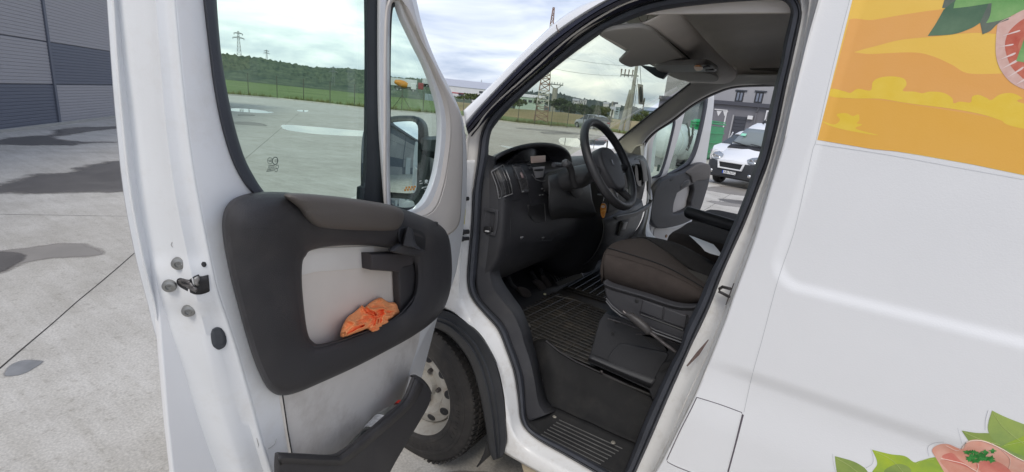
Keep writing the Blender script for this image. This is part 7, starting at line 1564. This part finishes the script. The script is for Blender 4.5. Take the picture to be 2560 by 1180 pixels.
# keys hanging below the wheel: ring, and an orange and amber fob
kx = YP(.60)
ky = root('keyring', kx.W(1506, 520), 'keys with an orange plastic fob hanging from the ignition under the steering wheel', 'keys')
tube('key_ring', [kx.W(*p) for p in ((1498, 487), (1503, 487), (1508, 490), (1510, 496), (1508, 503))], .0016, steel, ky, 6)
tube('key_link', [kx.W(*p) for p in ((1508, 500), (1506, 504), (1507, 509))], .0022, steeld, ky, 6)
tube('ignition_key', [kx.W(*p) for p in ((1494, 486), (1500, 487), (1518, 487))], .003, steel, ky, 6)
fob = plate('orange_fob', [(1502, 511), (1507, 508), (1513, 511), (1515, 522), (1513, 534), (1510, 544), (1505, 545), (1501, 536), (1500, 522)], kx, .010, mat('orange_fob_plastic', (.62, .15, .02), .25, coat=.6, var=.25, vscale=90, col2=(.72, .36, .06)), ky, bevel=.004, bres=3)
plate('fob_label', [(1504, 514), (1511, 514), (1511, 519), (1504, 519)], kx.at(.001), .001, mat('fob_pale', (.66, .52, .40), .4), fob, bevel=.0002)
# hanging card
hx = YP(.98)
hc = root('hanging_card', hx.W(1603, 205), 'small patterned air freshener card hanging from the mirror in front of the windscreen', 'air freshener')
tube('cord', [hx.W(*p) for p in ((1600, 162), (1601, 180), (1602, 196), (1603, 211))], .0012, black, hc, 5)
cd = plate('card', [(1594, 209, 1), (1607, 212, 1), (1609, 262, 1), (1596, 260, 1)], hx, .003, mat('card_pale', (.50, .49, .43), .7, var=.1, vscale=60), hc, sm=False, bevel=.0008)
plate('card_picture', [(1598, 220), (1603, 217), (1605, 228), (1606, 245), (1604, 256), (1600, 254), (1598, 240)], hx.at(.0008), .001, mat('card_print', (.10, .11, .10), .6, var=.6, vscale=120), cd, bevel=.0002)
# hair thin cable loop under the shelf
tag(tube('cable', [YP(.3).W(*p) for p in resample(smooth2([(1596, 40), (1601, 52), (1608, 55), (1617, 50), (1620, 38), (1617, 30)]), 20)], .0009, mat('reddish_cable', (.18, .10, .09), .6), None, 4), 'hair thin reddish cable loop hanging from the overhead shelf', 'cable')
# orange cloth crumpled in the door pocket
CO = [(851, 842), (853, 826), (860, 808), (870, 792), (884, 782), (896, 772), (905, 763), (911, 769), (925, 757), (938, 749), (952, 744), (962, 750), (972, 756), (985, 756), (994, 762), (999, 771), (1001, 779), (998, 786), (985, 792), (976, 797), (970, 801), (977, 806), (972, 812), (962, 818), (953, 822), (945, 829), (935, 832), (925, 829), (917, 823), (900, 829), (880, 836), (860, 843)]
co = resample(smooth2(CO, True, 6), 150, True); cxx, cyy = 928, 795
CF = D.at(.03); rows = []
NR = 46
for i in range(NR + 1):
    t_ = 1 - i / NR; r_ = []
    for p in co:
        x, y = cxx + (p[0] - cxx) * t_, cyy + (p[1] - cyy) * t_
        n3 = Vector((x * .026, y * .040, 1.7))
        q = n3 + Vector((noise.noise(n3 * 1.0) * 1.2, noise.noise(n3 * 1.0 + Vector((9, 3, 1))) * 1.2, 0))
        rg = 1 - abs(noise.noise(q * 1.35)) * 2.2; rg2 = 1 - abs(noise.noise(q * 1.9 + Vector((4, 4, 4)))) * 2.0
        low = sst(775, 838, y) ; env = (1 - t_ ** 3) ** .5
        r_.append(D.at(.010 + env * (.020 + .022 * low) + (max(0, rg) ** 4 * .020 + max(0, rg2) ** 3 * .006) * min(1, env * 1.6) + .012 * low).W(x, y))
    rows.append(r_)
clm = mat('fluorescent_orange_cloth', (1.0, .38, .15), .85, var=.03, vscale=20, bump=.2, bscale=500)
cl = surf('cloth', rows, clm, None, closed=True, thick=.0015, sub=1, angle=70, recenter=True); tag(cl, 'crumpled fluorescent orange cloth stuffed in the pocket of the open driver door', 'cloth')
# drinks bottle in the map pocket
bA, bB = D.at(.050).W(935, 1085), D.at(.050).W(1000, 1012); ax = (bB - bA).normalized(); Mb = facing(bA - ax * .10, ax, up=(0, .3, .9))
br = root('bottle', bA - ax * .10, 'clear plastic drinks bottle with a red cap standing in the door map pocket', 'bottle')
L_ = (bB - bA).length + .10
fin('bottle_body', lathe_me([(.001, 0), (.03, 0), (.033, .008), (.033, L_ - .085), (.030, L_ - .06), (.019, L_ - .028), (.0125, L_ - .018), (.0125, L_ - .004)], Mb, 28), glass('clear_bottle_plastic', (.70, .73, .75), 3.0, haze=.25), br)
fin('bottle_cap', lathe_me([(.0145, L_ - .012), (.0145, L_ + .004), (.012, L_ + .006), (.001, L_ + .006)], Mb, 24), mat('red_cap', (.60, .03, .02), .4), br)
fin('bottle_label', lathe_me([(.0335, L_ - .15), (.0337, L_ - .15), (.0337, L_ - .095), (.0335, L_ - .095)], Mb, 28), mat('bottle_label_print', (.55, .56, .58), .5, var=.5, vscale=80, col2=(.75, .76, .78)), br)
